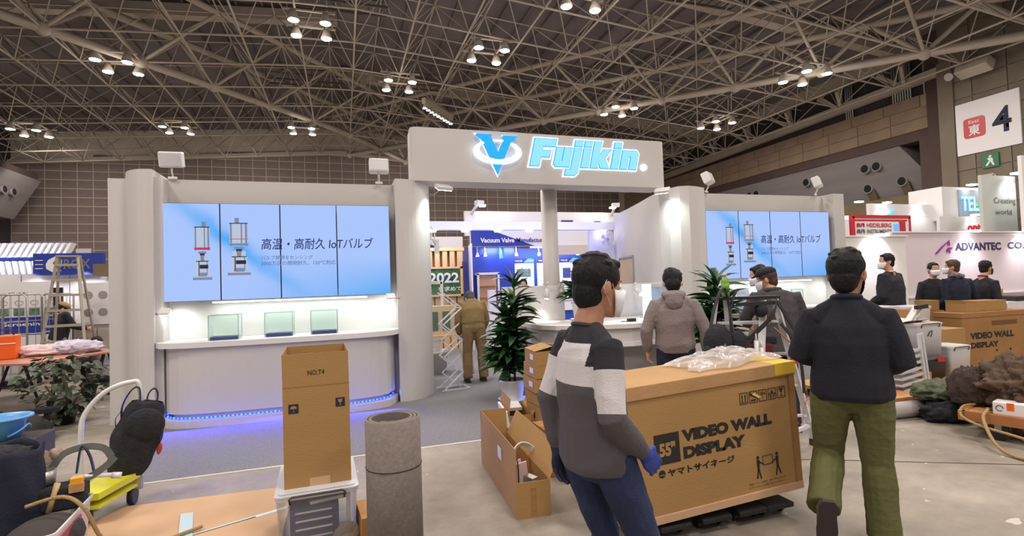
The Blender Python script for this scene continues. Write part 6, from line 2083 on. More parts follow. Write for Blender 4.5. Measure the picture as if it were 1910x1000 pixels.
MB().ribbon(smooth_path([(.24, 0, .34), (.33, -.05, .14), (.42, -.08, -.02)], 6), .04, .008, (1, .2, 0)).build('strap', M['black'], b2_)
MB().ell((.06, 0, .27), (.06, .05, .06)).build('bag_body', tbm, b2_)
MB().box((.02, 0, .33), (.40, .05, .03)).build('belt_pad', M['black'], b2_)
b3 = thing('red_tool_bag', 'dark red and black tool bag lying on the ladder step', 'bag', (3.38, 3.76, .83))
MB().box((0, 0, .10), (.40, .16, .17), rz=-.4).build('bag_body', mat('dark_red_cloth', srgb(95, 25, 38), .85), b3, bevel=.03)
MB().box((.1, -.04, .2), (.26, .14, .07), rz=-.4).build('bag_flap', tbm, b3, bevel=.02)
MB().ell((.10, -.12, .02), (.07, .03, .05)).build('blue_pouch', M['blue'], b3)
b4 = thing('white_tubes', 'white cartridge tubes standing upright in the ladder, left of the red bag', 'tube', (3.26, 3.50, .76))
for x, h in ((-.06, .16), (-.02, .3), (.03, .24), (.07, .14)):
    MB().cyl((x, 0, 0), (x, 0, h), .018, seg=10).cyl((x, 0, h), (x, 0, h + .06), .012, .004, seg=8).build('cartridge', M['metal_w'], b4)
b5 = thing('hook_lanyard', 'lanyard with a red tag, cream gloves and steel hooks hanging on the right ladder leg', 'lanyard', (3.76, 3.60, .92))
MB().ribbon(smooth_path([(-.10, .05, .25), (-.02, .0, .1), (.03, -.02, -.1), (.05, -.02, -.36)], 6), .035, .008, (1, .2, 0)).build('strap', M['black'], b5)
MB().box((-.06, -.05, -.03), (.075, .02, .12), R=Matrix.Rotation(.25, 3, 'Y')).build('red_tag', M['red'], b5)
MB().ell((.02, -.04, .04), (.035, .03, .06)).ell((.05, -.04, -.03), (.025, .025, .05)).build('cream_glove', mat('cream_glove', srgb(205, 190, 150), .9, bump=.4), b5)
MB().tube(smooth_path([(-.18, .05, .22), (-.1, 0, .12), (-.04, -.02, .06), (.02, -.04, .02)], 5), .006).build('cord', M['rope'], b5)

# ================================================================= RIGHT STACKS
def plank_set(t, x0, x1, y0, y1, z0, z1, n, m_, nm='plank'):
    for k in range(n):
        a = y0 + (y1 - y0) * k / n
        MB().b2(x0, x1, a, a + (y1 - y0) / n - .012, z0, z1).build(nm, m_, t)
pal = thing('wooden_platform', 'low plywood platform on dark bearers carrying the stacked boxes at the right', 'platform', (0, 0, 0))
MB().prism([(5.7, 4.35), (6.2, 4.32), (7.98, 4.62), (7.9, 5.6), (5.7, 5.6)], .11, .15).build('platform_board', M['wood'], pal)
for x in (5.9, 6.9, 7.7):
    MB().b2(x, x + .1, 4.62, 5.5, 0, .11).build('bearer', M['black'], pal)
ts = thing('tray_stack', 'leaning stack of clear plastic trays on the plywood platform', 'trays', (6.62, 4.66, .15), rot=(0, -.13, 0))
for k in range(7):
    MB().b2(-.26, .13, -.12, .14, .01 + .075 * k, .018 + .075 * k).b2(-.26, .13, -.125, -.12, .01 + .075 * k, .045 + .075 * k).build('tray', M['bin_milky'], ts)
for x in (.10, .15):
    MB().b2(x, x + .03, -.14, -.11, 0, .66).build('upright', M['bin_solid'], ts)
def at(c):
    return c
closed_carton('ochre_carton', 'small ochre carton between the tray stack and the black tub', (6.88, 4.72, .15), 0, .18, .2, .17, M['carton'], tag_=False, tape=False)
tall = closed_carton('tall_brown_carton', 'tall brown carton with white labels behind the tray stack', (7.06, 5.10, .15), .0, .32, .3, .60, M['carton_d'], tag_=False)
MB().b2(-.02, .08, -.152, -.15, .28, .42).b2(.02, .1, -.152, -.15, .10, .16).build('paper_label', M['white2'], tall)
topc = open_carton('flapped_carton', 'open brown carton with wide flap and crumpled paper on the tall carton', (7.04, 5.10, .75), .05, .42, .32, .16, M['carton_d'], flaps={'right': .3, 'left': .8, 'front': 1.3}, fl=.16)
heap('white_tissue', 'white crumpled tissue in the open flapped carton', 'paper', (7.08, 5.10, .78), (.24, .19, .12), M['white2'], 41, amp=.5)
wbd = thing('white_boards', 'two slim white boards with black edging leaning out of the flapped carton', 'board', (7.06, 4.88, .86), rot=(0, .0, 0))
for dx in (0, .07):
    MB().bar((-.26 + dx, 0, -.10), (.16 + dx, .05, .25), .075, .02).build('board', M['white2'], wbd)
    MB().bar((-.26 + dx, -.013, -.12), (.12 + dx, .037, .19), .012, .006).build('black_edge', M['ink'], wbd)
MB().bar((.05, -.02, .25), (.30, .02, .26), .05).build('black_end', M['ink'], wbd)
tub = bin_box('black_tub', 'black lidded tub with a red latch beside the milky storage box', (7.16, 4.86, .15), 0, .46, .34, .34, M['black'], handle=False, lidm=mat('grey_lid', srgb(105, 100, 102), .4))
MB().b2(.02, .15, -.185, -.17, .27, .33).build('red_latch', M['red'], tub)
c1 = bin_box('clear_storage_box', 'tall clear storage box holding a blue item, on top of the black tub', (7.14, 4.90, .49), 0, .50, .36, .43, M['bin_milky'])
MB().ell((.09, -.1, .12), (.055, .05, .12)).build('blue_item', M['blue_l'], c1)
MB().tube([(-.05, -.178, .26), (-.02, -.18, .31), (.03, -.18, .33), (.02, -.18, .28), (.0, -.178, .25)], .005).build('pen_mark', M['ink'], c1)
c2 = bin_box('milky_storage_box', 'milky white storage box with handle at the right end of the platform', (7.68, 4.88, .15), 0, .42, .34, .44, M['bin_milky'])
MB().b2(-.15, .15, -.12, .12, .02, .33).build('white_filling', M['white2'], c2)
MB().b2(-.18, .18, -.13, .13, .02, .35).build('white_filling', mat('grey_white_filling', srgb(190, 190, 200), .8), c1)
big_c = closed_carton('wide_carton', 'wide tan carton on the platform behind the clear storage boxes', (7.96, 5.32, .15), .0, .98, .4, .60, M['carton'], tag_=False, tape=False)
MB().box((-.2, -.05, .632), (.5, .3, .006), R=Matrix.Rotation(.06, 3, 'X')).build('top_flap', M['carton_l'], big_c)
c3 = bin_box('wide_storage_box', 'large wide clear storage box high behind the white boards', (8.05, 5.72, .66), .0, .80, .36, .40, M['bin_milky'], handle=False)
MB().b2(-.3, .3, -.2, .2, .02, .2).build('white_filling', M['white2'], c3)
c3b = closed_carton('hidden_carton', 'brown carton under the large wide storage box', (8.05, 5.74, .15), .0, .6, .34, .505, M['carton_d'], tag_=False, tape=False)
c4 = bin_box('flat_storage_box', 'small flat clear storage box with printed sheets on the large wide one', (7.30, 5.50, .93), 0, .46, .30, .17, M['bin_milky'], handle=False)
MB().b2(-.15, .2, -.14, -.13, .03, .12).build('printed_sheet', pr_m, c4)
c4b = closed_carton('back_carton', 'brown carton hidden behind the flapped carton', (7.20, 5.50, .15), .0, .36, .30, .775, M['carton_d'], tag_=False, tape=False)
V2 = thing('display_carton', 'second video wall carton at the right, smaller in view, behind the brown coat', 'box', (8.76, 5.34, .12), rz=-.03)
MB().b2(0, 1.5, 0, .40, 0, .78).build('carton_body', M['carton_d'], V2, bevel=.004)
MB().b2(-.01, 1.51, -.01, .41, .74, .81).build('carton_lid', M['carton_d'], V2)
txt('VIDEO WALL', .95, .10, M['ink'], V2, (.62, -.002, .46), bold=.06)
txt('DISPLAY', .6, .09, M['ink'], V2, (.45, -.002, .32), bold=.06)
MB().b2(.62, 1.18, -.002, 0, .60, .67).build('symbol_row', M['ink_brown'], V2)
for x in (.7, 1.0):
    MB().cyl((x, 0, .22), (x, -.002, .22), .02, seg=12).build('head_mark', M['ink'], V2)
MB().b2(.05, 1.45, .05, .4, -.12, 0).build('runner', M['black'], V2)
open_carton('short_carton', 'open tan carton, right of the navy suited man, on the video wall carton', (9.14, 5.55, .932), -.05, .30, .3, .13, flaps={'left': .3}, fl=.05)
closed_carton('long_tan_carton', 'long tan carton at the right edge on the video wall carton', (9.56, 5.55, .932), -.05, .62, .3, .16, M['carton'], tag_=False)
# far table things by the long white wall
ftb = thing('counter_table', 'light table at the right in front of the long white wall', 'table', (12.9, 7.0, 0))
MB().b2(-.6, 1.6, -.3, .4, .88, .92).build('tabletop', M['white2'], ftb)
for x in (-.5, 1.5):
    MB().bar((x, -.2, 0), (x, -.2, .88), .05).bar((x, .3, 0), (x, .3, .88), .05).build('leg', M['steel'], ftb)
bc = thing('black_case', 'long black case lying on the light table at the right edge', 'case', (13.1, 6.9, .92))
MB().b2(-.5, 1.0, -.2, .2, 0, .10).build('case_body', M['black'], bc, bevel=.02)
closed_carton('plank_stack', 'stack of pale wooden boards on the light table beside the dark masked man', (12.6, 7.22, .92), 0, .55, .3, .24, M['wood_l'], tag_=False, tape=False)
closed_carton('upright_carton', 'small tan carton held in front of the white masked man', (9.32, 6.2, .93), 0, .22, .25, .16, M['carton'], tag_=False)
closed_carton('lower_carton', 'tan carton on the dark shelf below the white masked man', (9.30, 6.18, .72), 0, .36, .3, .2, M['carton'], tag_=False)
shf = thing('dark_shelf', 'dark shelf edge carrying small cartons in front of the white masked man', 'shelf', (9.25, 6.15, 0))
MB().b2(-.25, .25, -.2, .22, .68, .715).build('shelf_board', M['black'], shf)
for x in (-.2, .2):
    MB().b2(x - .02, x + .02, -.15, .2, 0, .68).build('leg', M['black'], shf)
# coats on the dolly
dy = thing('wooden_dolly', 'wooden flat dolly with black wheels at the right edge, loaded with coats', 'dolly', (5.63, 3.45, 0), rz=math.radians(17))
for k in range(5):
    MB().b2(.02 + .15 * k, .155 + .15 * k, -1.3, .0, .19, .235).build('plank', M['wood'], dy)
MB().b2(-.03, .02, -1.3, .02, .155, .245).build('edge_beam', mat('edge_wood', srgb(165, 108, 62), .7, var=.15), dy)
MB().b2(-.03, .78, 0, .05, .155, .245).build('end_beam', M['wood'], dy)
for x, y in ((.06, -.22), (.66, -.2), (.06, -1.1)):
    MB().cyl((x - .02, y, .085), (x + .03, y, .085), .085, seg=20).build('wheel', M['black'], dy)
    MB().bar((x, y, .1), (x, y, .19), .05).build('wheel_fork', M['steel'], dy)
heap('brown_coat', 'brown quilted coat heaped on the wooden dolly at the right edge', 'coat', (6.26, 3.30, .235), (.40, .36, .33), mat('brown_quilt', srgb(88, 70, 54), .85, var=.2, vs=6, bump=.7, bs=26), 21, amp=.75, freq=4.4, res=44)
heap('coat_sleeve', 'darker brown coat sleeve hanging over the far left corner of the wooden dolly', 'coat', (6.00, 3.62, .235), (.15, .20, .24), mat('dark_brown_quilt', srgb(62, 48, 40), .85, bump=.6, bs=22), 22, amp=.6, freq=5)
wp = thing('white_parcel', 'white parcel with an orange label sticking out from under the brown coat', 'box', (5.72, 3.28, .237), rz=math.radians(17 - 90))
MB().b2(0, .75, 0, .16, 0, .12).build('parcel_body', M['white2'], wp, bevel=.01)
MB().b2(.10, .15, -.002, 0, .05, .12).build('orange_label', M['orange'], wp)
MB().tube([(.05 + .025 * math.cos(a * .6), -.002, .065 + .025 * math.sin(a * .6)) for a in range(10)], .003).build('ring_mark', M['ink'], wp)
coil('cream_hose', 'cream hose looping from the wooden dolly onto the concrete', 'hose', smooth_path([(5.80, 3.36, .26), (5.68, 3.30, .27), (5.52, 3.24, .22), (5.34, 3.06, .08), (5.30, 2.92, .02), (5.30, 2.75, .02), (5.4, 2.4, .02)], 8), .014, M['rope'])
coil('cream_hose', 'second turn of cream hose hanging along the edge of the wooden dolly', 'hose', smooth_path([(5.90, 3.52, .26), (5.68, 3.50, .265), (5.56, 3.44, .20), (5.50, 3.25, .16), (5.42, 2.95, .155), (5.3, 2.6, .15)], 8), .012, M['rope'])
heap('green_jacket', 'olive green jacket heaped on black bags left of the wooden dolly', 'coat', (6.22, 4.02, .20), (.34, .22, .12), mat('dark_olive_jacket', srgb(72, 78, 52), .7, var=.2, vs=5, bump=.5, bs=14), 25, amp=.5, freq=3.4, res=34)
heap('black_bag', 'black crumpled bag under the olive green jacket', 'bag', (6.12, 3.90, 0), (.34, .20, .15), M['blackcloth'], 27, amp=.5, res=30)
heap('blue_lit_plastic_bag', 'shiny plastic bag tinted as blue-lit on the floor under the wooden dolly', 'bag', (6.05, 3.05, 0), (.25, .16, .05), mat('blue_lit_sheet', srgb(120, 135, 160), .2, var=.3, vs=12), 29, amp=.6)  # plastic sheet with the blue light falling on it put into its colour
gt = thing('fabric_roll', 'pale grey roll lying on the floor in front of the platform', 'roll', (5.95, 4.12, .085))
MB().cyl((-.62, .06, 0), (.32, -.02, 0), .085, seg=24).build('roll_body', mat('pale_grey_fabric', srgb(170, 162, 160), .8, var=.1, vs=6), gt)
# ================================================================= PEOPLE
def remesh(prims, vox, name, smooth=3):
    """prims: MB of closed overlapping solids -> one continuous smooth mesh (object, unlinked materials)"""
    me = bpy.data.meshes.new(name)
    me.from_pydata(prims.v, [], prims.f)
    me.update()
    o = bpy.data.objects.new('tmp', me)
    COL.objects.link(o)
    m = o.modifiers.new('r', 'REMESH')
    m.mode = 'VOXEL'
    m.voxel_size = vox
    m.adaptivity = 0
    if smooth:
        s = o.modifiers.new('s', 'SMOOTH')
        s.iterations = smooth
        s.factor = .6
    dg = bpy.context.evaluated_depsgraph_get()
    me2 = bpy.data.meshes.new_from_object(o.evaluated_get(dg))
    bpy.data.objects.remove(o, do_unlink=True)
    bpy.data.meshes.remove(me)
    me2.name = name
    me2.polygons.foreach_set('use_smooth', [True] * len(me2.polygons))
    return me2

def wrinkle(me, amp=.004, freq=14.0, seed=1, zscale=1.8):
    n = len(me.vertices)
    co = np.zeros(n * 3); no = np.zeros(n * 3)
    me.vertices.foreach_get('co', co)
    me.vertex_normals.foreach_get('vector', no)
    co = co.reshape(-1, 3); no = no.reshape(-1, 3)
    r = np.random.RandomState(seed)
    w = np.zeros(n)
    q = co * np.array([1, 1, zscale])
    warp = sum(np.sin(q @ (r.randn(3) * freq * .35) + r.rand() * 6)[:, None] * r.randn(3) for _ in range(3)) * .6
    for k in range(4):
        d = r.randn(3) * (1, 1, .9)
        d = d / np.linalg.norm(d) * freq * (1 + k * .6)
        w += (1 - np.abs(np.sin(q @ d + r.rand() * 6 + (warp @ r.randn(3)) * .8))) ** 2 / (1 + k * .5)
    w = w / 2.0 - .4
    co = co + no * (w * amp)[:, None]
    me.vertices.foreach_set('co', co.ravel())
    me.update()

def loft(mb, pts, rad, side, seg=14, up_first=None, capk=.5):
    """closed tube with elliptical rings: rad = (rx along side, ry across)"""
    pts = [Vector(p) for p in pts]
    side = Vector(side)
    n = len(pts)
    P_, R_ = [], []
    # rounded caps
    t0 = (pts[1] - pts[0]).normalized()
    t1 = (pts[-1] - pts[-2]).normalized()
    m0, m1 = min(rad[0]), min(rad[-1])
    P_.append(pts[0] - t0 * m0 * capk); R_.append((rad[0][0] * .55, rad[0][1] * .55))
    P_ += pts; R_ += list(rad)
    P_.append(pts[-1] + t1 * m1 * capk); R_.append((rad[-1][0] * .55, rad[-1][1] * .55))
    vs = []
    N_ = len(P_)
    for i in range(N_):
        t = (P_[min(i + 1, N_ - 1)] - P_[max(i - 1, 0)]).normalized()
        s = side - t * side.dot(t)
        s = s.normalized() if s.length > 1e-4 else t.orthogonal().normalized()
        u = t.cross(s)
        for k in range(seg):
            a = 2 * PI * k / seg
            vs.append(P_[i] + s * math.cos(a) * R_[i][0] + u * math.sin(a) * R_[i][1])
    fs = []
    for i in range(N_ - 1):
        for k in range(seg):
            fs.append((i * seg + k, i * seg + (k + 1) % seg, (i + 1) * seg + (k + 1) % seg, (i + 1) * seg + k))
    fs.append(tuple(range(seg - 1, -1, -1)))
    fs.append(tuple(range((N_ - 1) * seg, N_ * seg)))
    mb.add(vs, fs)

def make_obj(me, name, m, parent, loc=None):
    me.materials.clear()
    me.materials.append(m)
    o = bpy.data.objects.new(name, me)
    COL.objects.link(o)
    o.parent = parent
    return o

def head_frame(J):
    return Matrix.Translation(J['head']) @ Euler((J.get('hpitch', 0), J.get('hroll', 0), J.get('hyaw', 0)), 'YXZ' if False else 'XYZ').to_matrix().to_4x4()

def person(label, loc, rz, J, wear, vox=.008, seed=1, hair='hair', skin='skin', fingers=True, mask=None, cap=None, hood=None, group=None, extra=None):
    """J: joints in the person's own frame (+Y the way the chest faces, +X their right)"""
    t = thing('person', label, 'person', loc, rz=rz, group=group)
    J = {k: (Vector(v) if isinstance(v, (tuple, list)) else v) for k, v in J.items()}
    Rv = (J['shR'] - J['shL']).normalized()
    Hv = (J['hipR'] - J['hipL']).normalized()
    SK = M[skin]
    hf = Matrix.Translation(J['head']) @ Matrix.Rotation(J.get('hyaw', 0), 4, 'Z') @ Matrix.Rotation(J.get('hpitch', 0), 4, 'X') @ Matrix.Rotation(J.get('hroll', 0), 4, 'Y') @ Matrix.Scale(J.get('hs', 1.0), 4)
    hp = lambda x, y, z: hf @ Vector((x, y, z))
    # ---------- body
    b = MB()
    hc = [(-.118, .026, .030, .060), (-.100, .044, .052, .040), (-.07, .056, .074, .018), (-.03, .066, .090, .002), (.02, .072, .096, -.004), (.06, .071, .094, -.006), (.09, .058, .078, -.008), (.108, .036, .048, -.008)]
    vs = []
    seg = 18
    for z, rx, ry, oy in hc:
        for k in range(seg):
            a = 2 * PI * k / seg
            yy = math.sin(a) * ry
            if yy > 0:
                yy *= .98
            vs.append(hp(math.cos(a) * rx, oy + yy, z))
    fs = []
    for i in range(len(hc) - 1):
        for k in range(seg):
            fs.append((i * seg + k, i * seg + (k + 1) % seg, (i + 1) * seg + (k + 1) % seg, (i + 1) * seg + k))
    fs += [tuple(range(seg - 1, -1, -1)), tuple(range((len(hc) - 1) * seg, len(hc) * seg))]
    b.add(vs, fs)
    # nose, brow, lips, ears
    nz = [hp(0, .085, .012), hp(-.016, .082, -.030), hp(.016, .082, -.030), hp(0, .118, -.026), hp(0, .082, -.040), hp(0, .06, -.01)]
    b.add(nz, [(0, 1, 3), (0, 3, 2), (3, 1, 4), (3, 4, 2), (0, 5, 1), (0, 2, 5), (1, 5, 4), (2, 4, 5)])
    HM = hf.to_3x3()
    b.ell(hp(0, .085, -.062), (.022, .010, .008), seg=10, rings=6, R=HM)
    b.ell(hp(0, .080, .030), (.05, .014, .010), seg=12, rings=6, R=HM)
    for s_ in (-1, 1):
        b.ell(hp(s_ * .078, -.012, -.012), (.010, .020, .032), seg=10, rings=8, R=HM @ Matrix.Rotation(s_ * -.3, 3, 'Z'))
    nb = J['neck']
    loft(b, [nb + Vector((0, 0, -.05)), nb, (nb + hp(0, -.012, -.07)) / 2, hp(0, -.014, -.05)], [(.075, .07), (.062, .062), (.056, .058), (.052, .056)], Rv)
    def limb(mb, a, c, d, r, side, k=1.0, mid=None):
        """upper a->c, lower c->d with radii list of 5"""
        loft(mb, [a, a.lerp(c, .35), a.lerp(c, .75), c, c.lerp(d, .25), c.lerp(d, .7), d], [(r[0] * k,) * 2, (r[1] * k,) * 2, (r[2] * k,) * 2, (r[2] * k,) * 2, (r[3] * k,) * 2, (r[4] * k,) * 2, (r[5] * k,) * 2], side)
    pel = (J['hipL'] + J['hipR']) / 2
    sh = (J['shL'] + J['shR']) / 2
    sp1 = pel.lerp(sh, .33) + J.get('bend', Vector((0, 0, 0))) * .6
    sp2 = pel.lerp(sh, .66) + J.get('bend', Vector((0, 0, 0)))
    up_ = (sh - pel).normalized()
    tors = [pel - up_ * .06, pel + up_ * .02, sp1, sp2, sh - up_ * .06, sh + up_ * .02, nb]
    trad = [(.12, .085), (.165, .11), (.138, .095), (.150, .105), (.145, .09), (.085, .07), (.055, .052)]
    loft(b, tors, [(a * .86, c * .84) for a, c in trad], Rv, seg=18)
    for s_ in ('L', 'R'):
        limb(b, J['sh' + s_], J['el' + s_], J['wr' + s_], (.036, .040, .038, .036, .031, .026), (0, 1, 0), .92)
        limb(b, J['hip' + s_] + Vector((0, 0, .02)), J['kn' + s_], J['an' + s_], (.085, .080, .060, .056, .050, .036), (1, 0, 0), .92)
        # foot
        fd = J.get('ft' + s_, Vector((0, 1, 0))).normalized()
        an = J['an' + s_]
        loft(b, [an + fd * -.03 + Vector((0, 0, -.03)), an + fd * .08 + Vector((0, 0, -.045)), an + fd * .15 + Vector((0, 0, -.05))], [(.032, .03), (.036, .022), (.028, .014)], fd.cross(Vector((0, 0, 1))) if abs(fd.z) < .9 else (1, 0, 0))
        # hand
        if wear.get('glove' + s_) is None:
            hand(b, J['wr' + s_], (J['wr' + s_] - J['el' + s_]).normalized(), J.get('palm' + s_, Vector((-1 if s_ == 'R' else 1, 0, 0))), 1 if s_ == 'R' else -1, J.get('curl' + s_, .5))
    me = remesh(b, vox, 'body', 2)
    make_obj(me, 'body', SK, t)
    # eyes
    for s_ in (-1, 1):
        e = MB()
        e.ell(hp(s_ * .031, .080, .006), (.0125, .010, .010), seg=10, rings=8, R=HM)
        eo = e.build('eye', M['white2'], t)
        MB().ell(hp(s_ * .031, .0885, .006), (.0055, .003, .0055), seg=8, rings=6, R=HM).build('iris', M['ink'], eo)
    # ---------- hair
    if hair:
        h = MB()
        h.ell(hp(0, -.018, .034), (.086, .100, .094), seg=22, rings=14, R=HM)
        h.ell(hp(0, -.042, -.026), (.068, .066, .082), seg=18, rings=12, R=HM)
        h.ell(hp(.0, .040, .090), (.056, .044, .026), seg=16, rings=8, R=HM)
        rr = random.Random(seed)
        for k in range(26):
            a, q = rr.uniform(0, 2 * PI), rr.uniform(.15, .95)
            h.ell(hp(.078 * q * math.cos(a), -.02 + .088 * q * math.sin(a), .034 + .09 * math.sqrt(max(0, 1 - q * q))), (.020, .024, .012), seg=8, rings=6, R=HM @ Matrix.Rotation(a, 3, 'Z'))
        me = remesh(h, max(.005, vox * .75), 'hair', 1)
        wrinkle(me, .004, 60, seed + 3, .5)
        make_obj(me, 'hair', M[hair], t)
    if cap:
        c = MB()
        c.ell(hp(0, -.012, .070), (.093, .108, .062), seg=20, rings=10, R=HM)
        c.ell(hp(0, .085, .058), (.068, .060, .010), seg=16, rings=6, R=HM @ Matrix.Rotation(-.2, 3, 'X'))
        c.lathe([(.0875, 0), (.09, .03)], seg=4)
        me = remesh(c, .006, 'cap', 1)
        make_obj(me, 'cap', M[cap], t)
    if mask:
        m_ = MB()
        rings = [(-.112, .034, .040, .052), (-.085, .052, .064, .034), (-.05, .062, .082, .018), (-.012, .064, .088, .008)]
        nn_ = 14
        vs = []
        for z, rx, ry, oy in rings:
            for k in range(nn_ + 1):
                a = PI * k / nn_ * .84 + PI * .08
                bulge = .016 * math.sin(a) ** 4
                vs.append(hp(math.cos(a) * (rx + .008), oy + math.sin(a) * (ry + .008) + bulge, z))
        fs = [(i * (nn_ + 1) + k, (i + 1) * (nn_ + 1) + k, (i + 1) * (nn_ + 1) + k + 1, i * (nn_ + 1) + k + 1) for i in range(3) for k in range(nn_)]
        m_.add(vs, fs, 0, True)
        mo = m_.build('face_mask', M[mask], t, solid=.003)
        for s_ in (-1, 1):
            MB().tube([hp(s_ * .066, .035, -.02), hp(s_ * .076, .01, .012), hp(s_ * .082, -.02, .018), hp(s_ * .082, -.03, -.01), hp(s_ * .07, .02, -.075)], .0016, seg=5).build('ear_loop', M[mask], mo)
    # ---------- trousers
    if 'trousers' in wear:
        m2, k, flare = wear['trousers']
        b = MB()
        loft(b, [pel - up_ * .06, pel + up_ * .01, pel + up_ * .10], [(.14 * k, .105 * k), (.178 * k, .124 * k), (.158 * k, .115 * k)], Hv, seg=18)
        for s_ in ('L', 'R'):
            kn, an = J['kn' + s_], J['an' + s_]
            hp_ = J['hip' + s_]
            dn = (an - kn).normalized()
            loft(b, [hp_ + Vector((0, 0, .02)), hp_.lerp(kn, .3), hp_.lerp(kn, .7), kn, kn.lerp(an, .3), kn.lerp(an, .7), an + dn * .005, an + dn * .02],
                 [(.096 * k, .106 * k), (.094 * k, .098 * k), (.078 * k, .080 * k), (.070 * k, .072 * k), (.066 * k * flare, .068 * k * flare), (.062 * k * flare, .064 * k * flare), (.064 * k * flare, .066 * k * flare), (.062 * k * flare, .064 * k * flare)], (1, 0, 0), capk=.02)
        me = remesh(b, vox, 'trousers', 3)
        wrinkle(me, .0075, 15, seed, 1.2)
        make_obj(me, 'trousers', M[m2], t)
    # ---------- top
    if 'top' in wear:
        m2, k, hemz = wear['top'][:3]
        b = MB()
        hem = J.get('hem', 0.0)
        tors2 = [pel - up_ * hemz, pel - up_ * (hemz - .03), pel + up_ * .06, sp1 + up_ * .02, sp2, sh - up_ * .05, sh + up_ * .025, nb - up_ * .004]
        r2 = [(.172, .130), (.182, .138), (.178, .135), (.168, .128), (.178, .130), (.165, .112), (.105, .080), (.064, .060)]
        if wear.get('ribbed'):
            r2[0] = (.160, .120); r2[1] = (.165, .125)
        loft(b, tors2, [(a * k, c * k) for a, c in r2], Rv, seg=20, capk=.05)
        bv_t = BVHTree.FromPolygons([Vector(v) for v in b.v], b.f)
        bv_a = {}
        for s_ in ('L', 'R'):
            f0 = len(b.f)
            sh_, el, wr = J['sh' + s_], J['el' + s_], J['wr' + s_]
            cuff = wr.lerp(el, .04)
            loft(b, [sh_.lerp(nb, .28) + Vector((0, 0, -.02)), sh_ - (el - sh_) * .02, sh_.lerp(el, .3), sh_.lerp(el, .7), el, el.lerp(cuff, .3), el.lerp(cuff, .75), cuff.lerp(el, .06), cuff],
                 [(.036 * k, .045 * k), (.055 * k, .060 * k), (.060 * k, .062 * k), (.056 * k, .058 * k), (.055 * k, .057 * k), (.053 * k, .054 * k), (.047 * k, .047 * k), (.037 * k, .037 * k), (.035 * k, .035 * k)], (0, 1, 0), capk=.02)
            bv_a[s_] = BVHTree.FromPolygons([Vector(v) for v in b.v], b.f[f0:])
            loft(b, [sh_ - (sh_ - sh).normalized() * .03 + Vector((0, 0, -.02)), sh_.lerp(nb, .35) + Vector((0, 0, -.012)), nb + Vector((0, 0, -.012))], [(.060 * k, .062 * k), (.050 * k, .050 * k), (.045 * k, .045 * k)], (0, 1, 0), seg=12)
        me = remesh(b, vox, 'sweater', 3)
        wrinkle(me, wear.get('wr', .007), wear.get('wf', 13), seed + 1, 1.3)
        if wear.get('stripes'):
            z1, z0, s1, s0 = wear['stripes']
            n = len(me.vertices)
            co = np.zeros(n * 3)
            me.vertices.foreach_get('co', co)
            co = co.reshape(-1, 3)
            val = (co[:, 2] - z0) / (z1 - z0)
            cov = [Vector(c_) for c_ in co]
            lt_ = np.abs((co - np.array(sh)) @ np.array(Rv))
            val = np.where((lt_ > .11) & (co[:, 2] > 1.27), 1.5, val)
            dt_ = np.array([bv_t.find_nearest(c_)[3] for c_ in cov])
            for s_ in ('L', 'R'):
                da_ = np.array([bv_a[s_].find_nearest(c_)[3] for c_ in cov])
                A, B_, C_ = (np.array(J[q + s_]) for q in ('sh', 'el', 'wr'))
                L1, L2 = np.linalg.norm(B_ - A), np.linalg.norm(C_ - B_)
                def dseg(p, a, c):
                    ab = c - a
                    tt = np.clip(((p - a) @ ab) / (ab @ ab), 0, 1)
                    return np.linalg.norm(p - (a + tt[:, None] * ab), axis=1), ((p - a) @ ab) / (ab @ ab)
                d1, t1 = dseg(co, A, B_)
                d2, t2 = dseg(co, B_, C_)
                arc_ = np.where(d1 < d2, np.clip(t1, -1, 1) * L1, L1 + np.clip(t2, 0, 2) * L2)
                md = np.minimum(d1, d2)
                axis_side = (co - np.array(sh)) @ np.array(Rv) * (1 if s_ == 'R' else -1)
                lat = axis_side > wear.get('armx', .155)
                on = (da_ < dt_ + .002) & (arc_ > .03)
                va = 1 - (arc_ - s1) / (s0 - s1)
                val = np.where(on, va, val)
            at_ = me.attributes.new('stripe', 'FLOAT', 'POINT')
            at_.data.foreach_set('value', val.astype(np.float32))
        so = make_obj(me, wear.get('topname', 'sweater'), M[m2], t)
        # collar ring
        if wear.get('collar'):
            cm_, cr, ch = wear['collar']
            c = MB()
            c.tube([nb + Vector((cr * math.cos(a) * 1.0, cr * .92 * math.sin(a) - .004, ch + .012 * math.sin(a) * -1)) for a in [2 * PI * q / 24 for q in range(24)]], wear.get('colr', .013), seg=8, closed=True)
            c.build('collar', M[cm_], t)
    # ---------- hood
    if hood:
        c = MB()
        bk = -1
        pts_ = []
        for q in range(13):
            a = PI * 1.0 + PI * q / 12
            pts_.append(nb + Vector((.095 * math.cos(a), .075 * math.sin(a) - .005, .02 + .015 * math.sin(a))))
        c.tube(pts_, [.022 + .030 * math.sin(PI * q / 12) for q in range(13)], seg=12)
        c.ell(nb + Vector((0, -.105, -.055)), (.088, .045, .085), seg=14, rings=10)
        c.ell(nb + Vector((0, -.085, -.0)), (.105, .05, .05), seg=14, rings=10)
        me = remesh(c, max(vox, .007), 'hood', 3)
        wrinkle(me, .006, 22, seed + 5)
        make_obj(me, 'hood', M[hood], t)
